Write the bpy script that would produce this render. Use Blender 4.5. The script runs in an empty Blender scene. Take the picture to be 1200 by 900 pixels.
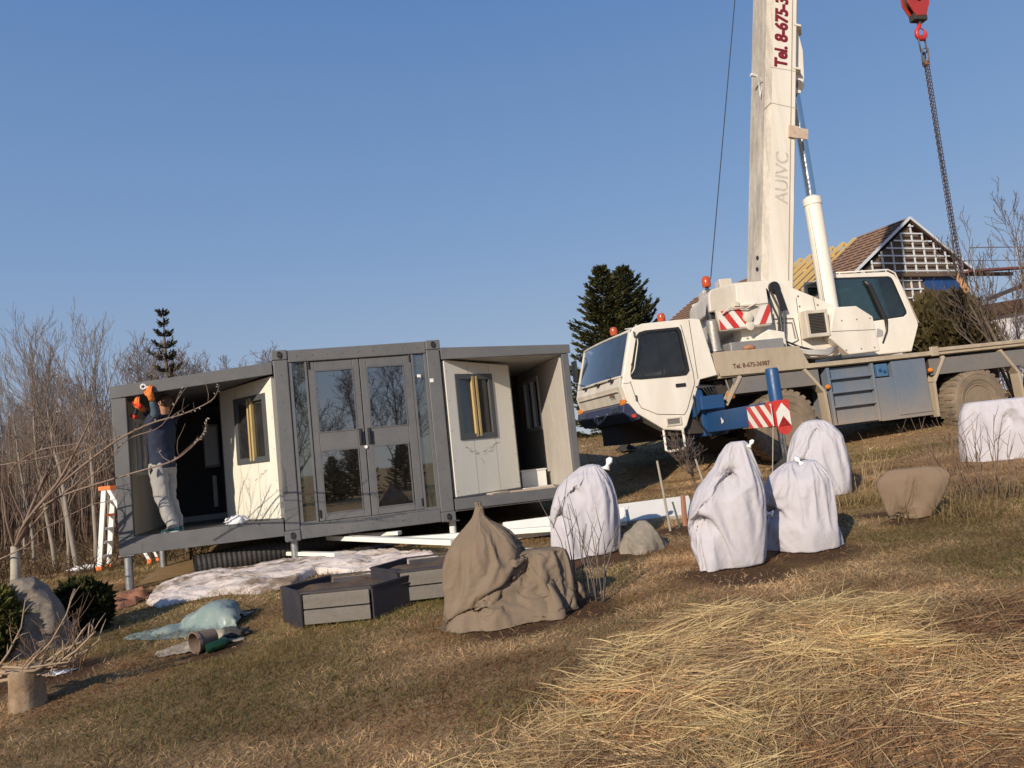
import bpy, math, random
import numpy as np
from mathutils import Vector, Matrix

random.seed(7)
rng = np.random.default_rng(7)
SC = bpy.context.scene
COL = SC.collection
R = math.radians

# ------------------------------------------------------------------ camera geometry
PITCH, ROLL, FPX = R(5.0), R(5.9), 880.0
CAM = Vector((0, 0, 1.48))
FW = Vector((0, math.cos(PITCH), math.sin(PITCH)))
_r0, _u0 = Vector((1, 0, 0)), Vector((0, -math.sin(PITCH), math.cos(PITCH)))
RT = _r0*math.cos(ROLL) - _u0*math.sin(ROLL)
UP = _u0*math.cos(ROLL) + _r0*math.sin(ROLL)


def ray(px, py):
    return FW + RT*((px-600)/FPX) - UP*((py-450)/FPX)


def at(px, py, y):                       # the point seen at (px, py) at depth y
    d = ray(px, py)
    return CAM + d*(y/d.y)


# ------------------------------------------------------------------ noise and terrain
def _hash(ix, iy, iz, s):
    h = (ix*374761393 + iy*668265263 + iz*1274126177 + s*974711) & 0xffffffff
    h = ((h ^ (h >> 13))*1103515245) & 0xffffffff
    return ((h ^ (h >> 16)) & 0xffff)/65535.0


def vnoise(x, y, z=0.0, s=0):
    x, y, z = np.broadcast_arrays(np.asarray(x, float), np.asarray(y, float), np.asarray(z, float))
    ix, iy, iz = (np.floor(a).astype(np.int64) for a in (x, y, z))
    fx, fy, fz = x-ix, y-iy, z-iz
    fx, fy, fz = (a*a*(3-2*a) for a in (fx, fy, fz))
    out = 0
    for dx in (0, 1):
        for dy in (0, 1):
            for dz in (0, 1):
                w = (fx if dx else 1-fx)*(fy if dy else 1-fy)*(fz if dz else 1-fz)
                out = out + w*_hash(ix+dx, iy+dy, iz+dz, s)
    return out


def fbm(x, y, z=0.0, s=0, o=3):
    t, a, f = 0, 0.5, 1.0
    for i in range(o):
        t = t + a*vnoise(np.asarray(x)*f, np.asarray(y)*f, np.asarray(z)*f, s+i*17)
        a *= .5
        f *= 2.03
    return t/(1-.5**o)


def sstep(a, b, x):
    t = np.clip((np.asarray(x, float)-a)/(b-a), 0, 1)
    return t*t*(3-2*t)


def terr(x, y):
    x, y = np.asarray(x, float), np.asarray(y, float)
    z = .042*np.clip(y, -8, 15) + .035*np.clip(x, -9, 12)
    z = z + 1.15*(1-np.exp(-np.clip(y-13.6, 0, None)/8))*sstep(-3, 1.8, x)
    z = z + .05*(fbm(x*.35, y*.35, 0, 3)-.5) + .028*(fbm(x*1.7, y*1.7, 0, 9)-.5)
    m = np.exp(-(((x-1.3)/1.3)**2 + ((y-4.3)/.85)**2)) + .8*np.exp(-(((x-3.0)/1.0)**2 + ((y-4.5)/.6)**2))
    return z + .09*m


def tz(x, y):
    return float(terr(x, y))


def gp(px, py):                          # where the line of sight meets the ground
    d = ray(px, py)
    lo, hi = 1.0, 60.0
    for i in range(60):
        m = (lo+hi)/2
        p = CAM + d*m
        if p.z > tz(p.x, p.y):
            lo = m
        else:
            hi = m
    return CAM + d*lo


# ------------------------------------------------------------------ materials
def new_mat(name):
    m = bpy.data.materials.new(name)
    m.use_nodes = True
    n = m.node_tree
    return m, n.nodes, n.links, n.nodes['Principled BSDF']


def ramp(nd, lk, src, stops):
    r = nd.new('ShaderNodeValToRGB')
    while len(r.color_ramp.elements) < len(stops):
        r.color_ramp.elements.new(.5)
    for e, (p, c) in zip(r.color_ramp.elements, stops):
        e.position = p
        e.color = (*c, 1) if len(c) == 3 else c
    lk.new(src, r.inputs[0])
    return r.outputs[0]


def noise(nd, lk, coord, scale, detail=5, rough=.6, stretch=None, dist=0):
    if stretch:
        mp = nd.new('ShaderNodeMapping')
        mp.inputs['Scale'].default_value = stretch
        lk.new(coord, mp.inputs[0])
        coord = mp.outputs[0]
    t = nd.new('ShaderNodeTexNoise')
    t.inputs['Scale'].default_value = scale
    t.inputs['Detail'].default_value = detail
    t.inputs['Roughness'].default_value = rough
    t.inputs['Distortion'].default_value = dist
    lk.new(coord, t.inputs[0])
    return t.outputs['Fac']


def mix(nd, lk, fac, a, b, mode='MIX'):
    x = nd.new('ShaderNodeMixRGB')
    x.blend_type = mode
    for i, v in ((0, fac), (1, a), (2, b)):
        if hasattr(v, 'links'):
            lk.new(v, x.inputs[i])
        elif i == 0:
            x.inputs[0].default_value = v
        else:
            x.inputs[i].default_value = (*v, 1)
    return x.outputs[0]


def mat(name, col, rough=.5, dirt=None, damt=.5, dscale=3.0, streak=None, var=.12, vscale=9, bump=0, bscale=60, metal=0, low=None, spec=.5, attr=None, sheen=0):
    """Painted / fabric / wood surface: base colour with tone variation, dirt patches, streaks, fine bump."""
    m, nd, lk, b = new_mat(name)
    tc = nd.new('ShaderNodeTexCoord')
    co = tc.outputs['Object']
    c = mix(nd, lk, noise(nd, lk, co, vscale, 4), [x*(1-var) for x in col], [min(1, x*(1+var)) for x in col])
    if attr:
        a = nd.new('ShaderNodeVertexColor')
        a.layer_name = attr
        c = mix(nd, lk, 1.0, c, a.outputs['Color'], 'MULTIPLY')
    if dirt:
        f = noise(nd, lk, co, dscale, 8, .68, streak, .3)
        f = ramp(nd, lk, f, [(.5-.22*damt, (0, 0, 0)), (.5+.35, (1, 1, 1))])
        mm = nd.new('ShaderNodeMath')
        mm.operation = 'MULTIPLY'
        mm.inputs[1].default_value = min(1, damt*1.3)
        lk.new(f, mm.inputs[0])
        c = mix(nd, lk, mm.outputs[0], c, dirt)
    lk.new(c, b.inputs['Base Color'])
    rr = ramp(nd, lk, noise(nd, lk, co, vscale*1.7, 4), [(.3, (max(.02, rough-.1),)*3), (.7, (min(1, rough+.1),)*3)])
    lk.new(rr, b.inputs['Roughness'])
    b.inputs['Metallic'].default_value = metal
    b.inputs['Specular IOR Level'].default_value = spec
    if sheen:
        b.inputs['Sheen Weight'].default_value = sheen
    if bump:
        bp = nd.new('ShaderNodeBump')
        bp.inputs['Strength'].default_value = bump
        bp.inputs['Distance'].default_value = .01
        lk.new(noise(nd, lk, co, bscale, 6, .65), bp.inputs['Height'])
        lk.new(bp.outputs[0], b.inputs['Normal'])
    return m


def mat_attr(name, rough=.8, spec=.2, trans=0):
    m, nd, lk, b = new_mat(name)
    a = nd.new('ShaderNodeVertexColor')
    a.layer_name = 'Col'
    lk.new(a.outputs['Color'], b.inputs['Base Color'])
    b.inputs['Roughness'].default_value = rough
    b.inputs['Specular IOR Level'].default_value = spec
    if trans:
        t = nd.new('ShaderNodeBsdfTranslucent')
        lk.new(a.outputs['Color'], t.inputs[0])
        x = nd.new('ShaderNodeMixShader')
        x.inputs[0].default_value = trans
        lk.new(b.outputs[0], x.inputs[1])
        lk.new(t.outputs[0], x.inputs[2])
        lk.new(x.outputs[0], nd['Material Output'].inputs[0])
    return m


def mat_glass(name, tint=(.3, .33, .33), ior=1.55, dust_sheen=.06, gain=1.0, smear_sheen=(.5, .45, .4)):
    m, nd, lk, b = new_mat(name)
    nd.remove(b)
    out = nd['Material Output']
    tr = nd.new('ShaderNodeBsdfTransparent')
    tr.inputs[0].default_value = (*tint, 1)
    gl = nd.new('ShaderNodeBsdfGlossy')
    gl.inputs['Roughness'].default_value = .015
    gl.inputs[0].default_value = (.95, .95, .95, 1)
    fr = nd.new('ShaderNodeFresnel')
    fr.inputs[0].default_value = ior
    ml = nd.new('ShaderNodeMath')
    ml.operation = 'MULTIPLY'
    ml.use_clamp = True
    ml.inputs[1].default_value = gain
    lk.new(fr.outputs[0], ml.inputs[0])
    x = nd.new('ShaderNodeMixShader')
    lk.new(ml.outputs[0], x.inputs[0])
    lk.new(tr.outputs[0], x.inputs[1])
    lk.new(gl.outputs[0], x.inputs[2])
    df = nd.new('ShaderNodeBsdfDiffuse')
    df.inputs[0].default_value = (*smear_sheen, 1)
    tc = nd.new('ShaderNodeTexCoord')
    nf = noise(nd, lk, tc.outputs['Object'], 2.5, 8, .7)
    fac = ramp(nd, lk, nf, [(.4, (dust_sheen*.3,)*3), (.75, (dust_sheen,)*3)])
    y = nd.new('ShaderNodeMixShader')
    lk.new(fac, y.inputs[0])
    lk.new(x.outputs[0], y.inputs[1])
    lk.new(df.outputs[0], y.inputs[2])
    lk.new(y.outputs[0], out.inputs[0])
    return m


def lowdirt(m, z0, z1, col, amt=.8):
    """mud that climbs the lower part of a vehicle: by height in the object's own space"""
    nd, lk = m.node_tree.nodes, m.node_tree.links
    b = nd['Principled BSDF']
    src = b.inputs['Base Color'].links[0].from_socket
    tc = nd.new('ShaderNodeTexCoord')
    sp = nd.new('ShaderNodeSeparateXYZ')
    lk.new(tc.outputs['Object'], sp.inputs[0])
    mr = nd.new('ShaderNodeMapRange')
    mr.inputs[1].default_value = z0
    mr.inputs[2].default_value = z1
    mr.inputs[3].default_value = amt
    mr.inputs[4].default_value = 0
    lk.new(sp.outputs[2], mr.inputs[0])
    n = noise(nd, lk, tc.outputs['Object'], 4, 8, .7)
    mm = nd.new('ShaderNodeMath')
    mm.operation = 'MULTIPLY_ADD'
    mm.use_clamp = True
    mm.inputs[1].default_value = 1.2
    mm.inputs[2].default_value = -.6
    lk.new(n, mm.inputs[0])
    ad = nd.new('ShaderNodeMath')
    ad.use_clamp = True
    lk.new(mr.outputs[0], ad.inputs[0])
    lk.new(mm.outputs[0], ad.inputs[1])
    ml = nd.new('ShaderNodeMath')
    ml.operation = 'MULTIPLY'
    lk.new(ad.outputs[0], ml.inputs[0])
    lk.new(mr.outputs[0], ml.inputs[1])
    ml.use_clamp = True
    c = mix(nd, lk, ml.outputs[0], src, col)
    lk.new(c, b.inputs['Base Color'])
    return m


# ------------------------------------------------------------------ mesh builder
class MB:
    def __init__(s, off=(0, 0, 0)):
        s.v, s.f, s.mi = [], [], []
        s.m = 0
        s.off = Vector(off)
        s.cols = None

    def add(s, vs, fs):
        b = len(s.v)
        s.v += [tuple(v) for v in vs]
        s.f += [tuple(i+b for i in f) for f in fs]
        s.mi += [s.m]*len(fs)
        return s

    def box(s, lo, hi, M=None):
        x0, y0, z0 = lo
        x1, y1, z1 = hi
        vs = [Vector(p) for p in ((x0, y0, z0), (x1, y0, z0), (x1, y1, z0), (x0, y1, z0), (x0, y0, z1), (x1, y0, z1), (x1, y1, z1), (x0, y1, z1))]
        if M:
            vs = [M @ v for v in vs]
        return s.add(vs, [(0, 3, 2, 1), (4, 5, 6, 7), (0, 1, 5, 4), (1, 2, 6, 5), (2, 3, 7, 6), (3, 0, 4, 7)])

    def bar(s, a, b, w, h, upv=(0, 0, 1)):
        """a rectangular bar from a to b, w wide across, h along upv"""
        a, b = Vector(a), Vector(b)
        d = (b-a).normalized()
        u = Vector(upv)
        u = (u - d*u.dot(d))
        if u.length < 1e-4:
            u = Vector((1, 0, 0)) - d*d.x
        u.normalize()
        c = d.cross(u)
        vs = []
        for p in (a, b):
            for i, j in ((-1, -1), (1, -1), (1, 1), (-1, 1)):
                vs.append(p + c*(i*w/2) + u*(j*h/2))
        return s.add(vs, [(0, 3, 2, 1), (4, 5, 6, 7), (0, 1, 5, 4), (1, 2, 6, 5), (2, 3, 7, 6), (3, 0, 4, 7)])

    def tube(s, pts, rad, n=8, cap=True, closed=False):
        pts = [Vector(p) for p in pts]
        k = len(pts)
        if not hasattr(rad, '__len__'):
            rad = [rad]*k
        ref = None
        rings = []
        for i, p in enumerate(pts):
            if closed:
                d = pts[(i+1) % k]-pts[i-1]
            else:
                d = pts[min(i+1, k-1)]-pts[max(i-1, 0)]
            if d.length < 1e-9:
                d = Vector((0, 0, 1))
            d.normalize()
            if ref is None:
                ref = Vector((0, 0, 1)) if abs(d.z) < .9 else Vector((1, 0, 0))
            u = ref-d*ref.dot(d)
            if u.length < 1e-4:
                u = d.orthogonal()
            u.normalize()
            ref = u
            w = d.cross(u)
            rings.append([p+(u*math.cos(t)+w*math.sin(t))*rad[i] for t in (2*math.pi*j/n for j in range(n))])
        vs = [q for r in rings for q in r]
        fs = []
        for i in range(k if closed else k-1):
            i2 = (i+1) % k
            for j in range(n):
                j2 = (j+1) % n
                fs.append((i*n+j, i*n+j2, i2*n+j2, i2*n+j))
        if cap and not closed:
            fs.append(tuple(range(n-1, -1, -1)))
            fs.append(tuple(range((k-1)*n, k*n)))
        return s.add(vs, fs)

    def cyl(s, a, b, r, n=16, r2=None):
        return s.tube([a, b], [r, r if r2 is None else r2], n)

    def lathe(s, prof, axis=(0, 0, 1), org=(0, 0, 0), n=24, close=False):
        """profile [(r, t)] turned about the axis through org; t along the axis"""
        ax = Vector(axis).normalized()
        u = ax.orthogonal().normalized()
        w = ax.cross(u)
        o = Vector(org)
        vs, fs = [], []
        k = len(prof)
        for r, t in prof:
            for j in range(n):
                a = 2*math.pi*j/n
                vs.append(o+ax*t+(u*math.cos(a)+w*math.sin(a))*r)
        for i in range(k if close else k-1):
            i2 = (i+1) % k
            for j in range(n):
                j2 = (j+1) % n
                fs.append((i*n+j, i*n+j2, i2*n+j2, i2*n+j))
        if not close:
            if prof[0][0] > 1e-6:
                fs.append(tuple(range(n-1, -1, -1)))
            if prof[-1][0] > 1e-6:
                fs.append(tuple(range((k-1)*n, k*n)))
        return s.add(vs, fs)

    def prism(s, poly, y0, y1, ax='xz'):
        """polygon in the xz plane (or yz / xy) pushed from y0 to y1"""
        k = len(poly)

        def P(a, b, c):
            return {'xz': (a, c, b), 'yz': (c, a, b), 'xy': (a, b, c)}[ax]
        vs = [P(a, b, y0) for a, b in poly]+[P(a, b, y1) for a, b in poly]
        fs = [tuple(range(k-1, -1, -1)), tuple(range(k, 2*k))]+[(i, (i+1) % k, k+(i+1) % k, k+i) for i in range(k)]
        return s.add(vs, fs)

    def ring(s, outer, inner, y0, y1, ax='xz'):
        k = len(outer)

        def P(a, b, c):
            return {'xz': (a, c, b), 'yz': (c, a, b), 'xy': (a, b, c)}[ax]
        vs = [P(*p, y0) for p in outer]+[P(*p, y0) for p in inner]+[P(*p, y1) for p in outer]+[P(*p, y1) for p in inner]
        fs = []
        for i in range(k):
            j = (i+1) % k
            fs += [(i, j, k+j, k+i), (2*k+i, 3*k+i, 3*k+j, 2*k+j), (i, 2*k+i, 2*k+j, j), (k+i, k+j, 3*k+j, 3*k+i)]
        return s.add(vs, fs)

    def torus(s, c, R_, r, nrm, n=20, m=8, sx=1.0):
        nrm = Vector(nrm).normalized()
        u = nrm.orthogonal().normalized()
        if abs(nrm.z) < .7:
            u = Vector((0, 0, 1))
            u = (u-nrm*u.dot(nrm)).normalized()
        w = nrm.cross(u)
        c = Vector(c)
        pts = [c+u*(math.cos(t)*R_*sx)+w*(math.sin(t)*R_) for t in (2*math.pi*i/n for i in range(n))]
        return s.tube(pts, r, m, closed=True)

    def xf(s, M, i0=0):
        s.v[i0:] = [tuple(M @ Vector(v)) for v in s.v[i0:]]
        return s

    def build(s, name, m, parent=None, smooth=False, bevel=0, autos=None, label=None):
        me = bpy.data.meshes.new(name)
        o = s.off
        me.from_pydata([(v[0]+o.x, v[1]+o.y, v[2]+o.z) for v in s.v], [], s.f)
        for mm in (m if isinstance(m, (list, tuple)) else [m]):
            me.materials.append(mm)
        if isinstance(m, (list, tuple)):
            me.polygons.foreach_set('material_index', s.mi)
        fix_normals(me)
        if smooth:
            me.polygons.foreach_set('use_smooth', [True]*len(me.polygons))
            if autos:
                me.set_sharp_from_angle(angle=R(autos))
        me.update()
        ob = bpy.data.objects.new(name, me)
        COL.objects.link(ob)
        if parent:
            ob.parent = parent
        if bevel:
            b = ob.modifiers.new('bevel', 'BEVEL')
            b.width = bevel
            b.segments = 2
            b.limit_method = 'ANGLE'
            b.angle_limit = R(40)
        if label:
            ob['label'] = label
        return ob


def fix_normals(me):
    import bmesh
    if len(me.polygons) > 60000:
        return
    bm = bmesh.new()
    bm.from_mesh(me)
    bmesh.ops.recalc_face_normals(bm, faces=bm.faces)
    bm.to_mesh(me)
    bm.free()


def np_mesh(name, V, faces, m, parent=None, cols=None, smooth=False):
    """mesh from numpy arrays: V (n,3); faces: list of (k,3) / (k,4) arrays; cols per vertex"""
    me = bpy.data.meshes.new(name)
    faces = [f for f in faces if len(f)]
    nl = sum(f.size for f in faces)
    npoly = sum(len(f) for f in faces)
    me.vertices.add(len(V))
    me.vertices.foreach_set('co', np.asarray(V, np.float32).ravel())
    me.loops.add(nl)
    me.loops.foreach_set('vertex_index', np.concatenate([f.ravel() for f in faces]).astype(np.int32))
    me.polygons.add(npoly)
    tot = np.concatenate([np.full(len(f), f.shape[1]) for f in faces]).astype(np.int32)
    me.polygons.foreach_set('loop_start', (np.cumsum(tot)-tot).astype(np.int32))
    if smooth:
        me.polygons.foreach_set('use_smooth', np.ones(npoly, bool))
    me.update(calc_edges=True)
    me.validate()
    if cols is not None:
        ca = me.color_attributes.new('Col', 'FLOAT_COLOR', 'POINT')
        c4 = np.ones((len(V), 4), np.float32)
        c4[:, :3] = cols
        ca.data.foreach_set('color', c4.ravel())
    me.materials.append(m)
    ob = bpy.data.objects.new(name, me)
    COL.objects.link(ob)
    if parent:
        ob.parent = parent
    return ob


def tag(o, label=None, cat=None, group=None, kind=None):
    if label:
        o['label'] = label
    if cat:
        o['category'] = cat
    if group:
        o['group'] = group
    if kind:
        o['kind'] = kind
    return o


def thing(name, loc, label, cat, rz=0, group=None):
    o = bpy.data.objects.new(name, None)
    o.empty_display_size = .2
    COL.objects.link(o)
    o.location = loc
    o.rotation_euler = (0, 0, rz)
    return tag(o, label, cat, group)


def copy_tree(o, parent=None):
    c = o.copy()
    COL.objects.link(c)
    if parent:
        c.parent = parent
    for ch in [x for x in bpy.data.objects if x.parent == o]:
        copy_tree(ch, c)
    return c


def lettering(txt, size, M, name, m, parent, extrude=.002, bold=0.0, xs=1.0, fat=(0,)):
    cu = bpy.data.curves.new(name, 'FONT')
    cu.body = txt
    cu.size = size
    cu.extrude = extrude
    cu.offset = bold
    tmp = bpy.data.objects.new(name, cu)
    COL.objects.link(tmp)
    bpy.context.view_layer.update()
    dg = bpy.context.evaluated_depsgraph_get()
    me = bpy.data.meshes.new_from_object(tmp.evaluated_get(dg))
    bpy.data.objects.remove(tmp)
    if len(fat) > 1:                       # heavier strokes: the same outline laid down several times a little apart
        V, F = [], []
        for i, dx in enumerate(fat):
            for j, dy in enumerate(fat):
                b_ = len(V)
                V += [(v.co.x+dx, v.co.y+dy, v.co.z+.0007*(i*len(fat)+j)) for v in me.vertices]
                F += [tuple(k+b_ for k in p_.vertices) for p_ in me.polygons]
        me = bpy.data.meshes.new(name)
        me.from_pydata(V, [], F)
    me.transform(M @ Matrix.Diagonal((xs, 1, 1, 1)))
    me.materials.clear()
    me.materials.append(m)
    ob = bpy.data.objects.new(name, me)
    COL.objects.link(ob)
    ob.parent = parent
    return ob
# ------------------------------------------------------------------ camera, sky, sun
cd = bpy.data.cameras.new('camera')
cam = bpy.data.objects.new('camera', cd)
COL.objects.link(cam)
cd.sensor_width = 36
cd.lens = FPX/1200*36
cd.clip_end = 2000
cam.matrix_world = Matrix(((RT.x, UP.x, -FW.x, CAM.x), (RT.y, UP.y, -FW.y, CAM.y), (RT.z, UP.z, -FW.z, CAM.z), (0, 0, 0, 1)))
SC.camera = cam

SUN_DIR = Vector((-.50, -.866, 0)).normalized()
SUN_EL = R(24)
w = bpy.data.worlds.new('World')
SC.world = w
w.use_nodes = True
nd, lk = w.node_tree.nodes, w.node_tree.links
bg = nd['Background']
sky = nd.new('ShaderNodeTexSky')
sky.sky_type = 'NISHITA'
sky.sun_disc = False
sky.sun_elevation = SUN_EL
sky.sun_rotation = math.atan2(SUN_DIR.x, SUN_DIR.y)
sky.altitude = 100
sky.air_density = 1.0
sky.dust_density = 0.7
sky.ozone_density = 2.2
# the clear afternoon sky of the photograph is more even than the model's: blend in an elevation ramp of the same strength
tcw = nd.new('ShaderNodeTexCoord')
spw = nd.new('ShaderNodeSeparateXYZ')
lk.new(tcw.outputs['Generated'], spw.inputs[0])
rw = ramp(nd, lk, spw.outputs[2], [(0.0, (.43, .47, .53)), (.10, (.32, .405, .55)), (.28, (.205, .335, .565)), (.55, (.112, .232, .49)), (1.0, (.055, .155, .43))])
sc_ = mix(nd, lk, 1.0, rw, (7.7, 7.7, 7.7), 'MULTIPLY')
lk.new(mix(nd, lk, .88, sky.outputs[0], sc_), bg.inputs[0])
bg.inputs[1].default_value = .13
sl = bpy.data.lights.new('sun', 'SUN')
sun = bpy.data.objects.new('sun', sl)
COL.objects.link(sun)
sl.energy = 5.0
sl.angle = R(.55)
sl.color = (1, .88, .72)
sd = Vector((SUN_DIR.x*math.cos(SUN_EL), SUN_DIR.y*math.cos(SUN_EL), math.sin(SUN_EL)))
sun.rotation_euler = sd.to_track_quat('Z', 'Y').to_euler()
SC.view_settings.view_transform = 'Standard'
SC.view_settings.look = 'None'
SC.view_settings.exposure = 0
SC.cycles.max_bounces = 8
SC.cycles.transparent_max_bounces = 12
SC.cycles.use_denoising = True

# ------------------------------------------------------------------ ground sheet
gm, nd, lk, b = new_mat('dry_lawn')
tc = nd.new('ShaderNodeTexCoord')
co = tc.outputs['Object']
n1 = noise(nd, lk, co, .55, 6, .6)
n2 = noise(nd, lk, co, 3.5, 8, .7)
n3 = noise(nd, lk, co, 45, 6, .8)
c1 = ramp(nd, lk, n2, [(.25, (.17, .095, .047)), (.5, (.42, .26, .13)), (.75, (.62, .42, .23))])
c2 = ramp(nd, lk, n3, [(.3, (.13, .078, .04)), (.65, (.46, .31, .165))])
c = mix(nd, lk, .5, c1, c2)
g = ramp(nd, lk, n1, [(.45, (0, 0, 0)), (.7, (.6, .6, .6))])
c = mix(nd, lk, g, c, (.15, .14, .05))
gca = nd.new('ShaderNodeVertexColor')
gca.layer_name = 'Col'
sps = nd.new('ShaderNodeSeparateColor')
lk.new(gca.outputs[0], sps.inputs[0])
soilc = ramp(nd, lk, n3, [(.3, (.05, .028, .016)), (.7, (.17, .095, .052))])
c = mix(nd, lk, sps.outputs[0], c, soilc)
lk.new(c, b.inputs['Base Color'])
b.inputs['Roughness'].default_value = .95
b.inputs['Specular IOR Level'].default_value = .1
bp = nd.new('ShaderNodeBump')
bp.inputs['Strength'].default_value = .9
bp.inputs['Distance'].default_value = .03
lk.new(n3, bp.inputs['Height'])
lk.new(bp.outputs[0], b.inputs['Normal'])


def axis_pts(lo, hi, fine_lo, fine_hi, step, growth=1.25):
    a = list(np.arange(fine_lo, fine_hi+1e-6, step))
    s, x = step, fine_lo
    left = []
    while x > lo:
        s *= growth
        x -= s
        left.append(max(x, lo))
    s, x = step, a[-1]
    while x < hi:
        s *= growth
        x += s
        a.append(min(x, hi))
    return np.array(left[::-1]+a)


gx = axis_pts(-600, 600, -12, 13, .09)
gy = axis_pts(-200, 900, 1.5, 22, .09)
GX, GY = np.meshgrid(gx, gy)
GZ = terr(GX, GY)
nx, ny = len(gx), len(gy)
SOILS = [(700, 655, .50), (862, 672, .55), (955, 648, .45), (690, 706, .28), (690, 715, .3), (960, 592, .4), (1025, 604, .22), (800, 622, .35), (255, 762, .3), (60, 790, .5), (150, 700, .5), (1062, 612, .25), (600, 735, .4)]
SOILS = [(*gp(a, b_)[:2], r_) for a, b_, r_ in SOILS]


def soil(x, y):
    s = 0*np.asarray(x, float)
    e = .45*(fbm(x*3.5, y*3.5, 0, 23)-.5)
    for a, b_, r_ in SOILS:
        s = np.maximum(s, sstep(1.15, .65, np.hypot(x-a, (y-b_)*1.1)/r_+e))
    return s


idx = np.arange(nx*ny).reshape(ny, nx)
q = np.stack([idx[:-1, :-1], idx[:-1, 1:], idx[1:, 1:], idx[1:, :-1]], -1).reshape(-1, 4)
ground = np_mesh('ground', np.stack([GX.ravel(), GY.ravel(), GZ.ravel()], 1), [q], gm, cols=np.repeat(soil(GX.ravel(), GY.ravel())[:, None], 3, 1), smooth=True)
tag(ground, 'brown dry spring lawn with patches of green sloping up to the right', 'ground', kind='structure')


# ------------------------------------------------------------------ grass blades
def blade_mesh(name, P, L, W, az, lean, curl, colr, m, seg=2, label=None, cat='grass', droop=0.0):
    """flat blades rooted at P (n,3); az = heading, lean = angle from vertical at the root, curl = extra lean to the tip"""
    n = len(P)
    k = seg+1
    V = np.zeros((n, 2*k-1, 3), np.float32)
    hx, hy = np.cos(az), np.sin(az)
    tw = rng.normal(0, .75, n)
    sx, sy, sz = -hy*np.cos(tw), hx*np.cos(tw), np.sin(tw)
    pos = P.copy()
    for i in range(k):
        wdt = W*(1-i/seg)**.6/2
        if i < seg:
            V[:, 2*i] = pos+np.stack([sx*wdt, sy*wdt, sz*wdt], 1)
            V[:, 2*i+1] = pos-np.stack([sx*wdt, sy*wdt, sz*wdt], 1)
        else:
            V[:, 2*i] = pos
        th = lean+curl*(i+.5)/seg
        st = L/seg
        pos = pos+np.stack([hx*np.sin(th)*st, hy*np.sin(th)*st, np.cos(th)*st], 1)
    base = (np.arange(n)*(2*k-1))[:, None]
    qs = [base+np.array([[2*i, 2*i+1, 2*i+3, 2*i+2]]) for i in range(seg-1)]
    tr = base+np.array([[2*seg-2, 2*seg-1, 2*seg]])
    cols = np.repeat(colr, 2*k-1, 0)
    shade = np.tile(np.array([.80+.20*(j//2)/seg for j in range(2*k-1)]), n)[:, None]
    ob = np_mesh(name, V.reshape(-1, 3), [np.concatenate(qs)] + [tr] if qs else [tr], m, cols=cols*shade)
    if label:
        tag(ob, label, cat, kind='stuff')
    return ob


grass_mat = mat_attr('grass_blades', .8, .2, .32)


def lerp3(a, b, t):
    return np.asarray(a)*(1-t[:, None])+np.asarray(b)*t[:, None]


def straw_mask(x, y):
    """1 where the long straw lies: lower right of the garden"""
    n = .35*(fbm(x*1.3, y*1.3, 0, 21)-.5)
    edge = -.30+(y-3.6)*.74          # left border runs up and to the right
    far = 5.2-.50*np.clip(x-1.3, 0, None)+n
    return sstep(0, .22, x-edge+n)*sstep(0, .3, far-y)


def covered(x, y):
    """footprints where no blades grow (house floor, beds, snow)"""
    u = (x+3.085)*.971+(y-9.736)*.239
    v = -(x+3.085)*.239+(y-9.736)*.971
    return (u > -1.95) & (u < 4.05) & (v > .5) & (v < 6)


def lawn(name, n, y0, y1, Lr, Wr, label):
    t = rng.random(n)
    y = np.sqrt(y0*y0+t*(y1*y1-y0*y0))
    x = (rng.random(n)*2-1)*.90*y + .04*y
    ok = ~covered(x, y)
    sm = straw_mask(x, y)
    ok &= rng.random(n) > np.maximum(sm*.6, soil(x, y)*.9)
    x, y = x[ok], y[ok]
    n = len(x)
    clump = fbm(x*2.2, y*2.2, 0, 31)
    P = np.stack([x, y, terr(x, y)-.004], 1)
    L = Lr[0]+(Lr[1]-Lr[0])*rng.random(n)*(.5+clump)
    W = Wr[0]+(Wr[1]-Wr[0])*rng.random(n)
    az = rng.random(n)*6.283
    lean = .5+.9*rng.random(n)
    curl = .2+.7*rng.random(n)
    g1 = sstep(.44, .62, fbm(x*.55+3, y*.55, 0, 41)+.16*(fbm(x*4, y*4, 0, 44)-.5)+.05*sstep(0, -3, x))
    bedg = np.exp(-(((x+1.2)/1.1)**2+((y-6.45)/.35)**2))
    g = np.clip(g1*.75+bedg*.8, 0, .9)
    isg = rng.random(n) < g*.62+.015
    tone = np.clip((fbm(x*1.6, y*2.6, 0, 51)-.5)*2.1+.42+.4*(rng.random(n)-.5), 0, 1)
    br = lerp3((.27, .14, .062), (1.0, .68, .37), tone)
    gr = lerp3((.12, .11, .035), (.33, .285, .09), rng.random(n))
    colr = np.where(isg[:, None], gr, br)*(.65+.6*rng.random(n))[:, None]
    dark = .64+.36*sstep(.36, .58, fbm(x*.8+9, y*1.4, 0, 61))
    lean = np.where(isg, lean*.6, lean)
    L = np.where(isg, L*(1+.5*bedg), L)
    return blade_mesh(name, P, L, W, az, lean, curl, colr*dark[:, None], grass_mat, 2, label)


lawn('grass', 275000, 2.3, 7.2, (.018, .07), (.003, .006), 'short matted brown lawn grass nearest the viewer, flecked with green')
lawn('grass', 210000, 7.2, 13.5, (.03, .085), (.005, .009), 'brown and olive lawn grass around the white bags and in front of the grey house')
lawn('grass', 110000, 13.5, 34, (.05, .14), (.012, .022), 'rough brown field grass beyond the crane and house')

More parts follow.
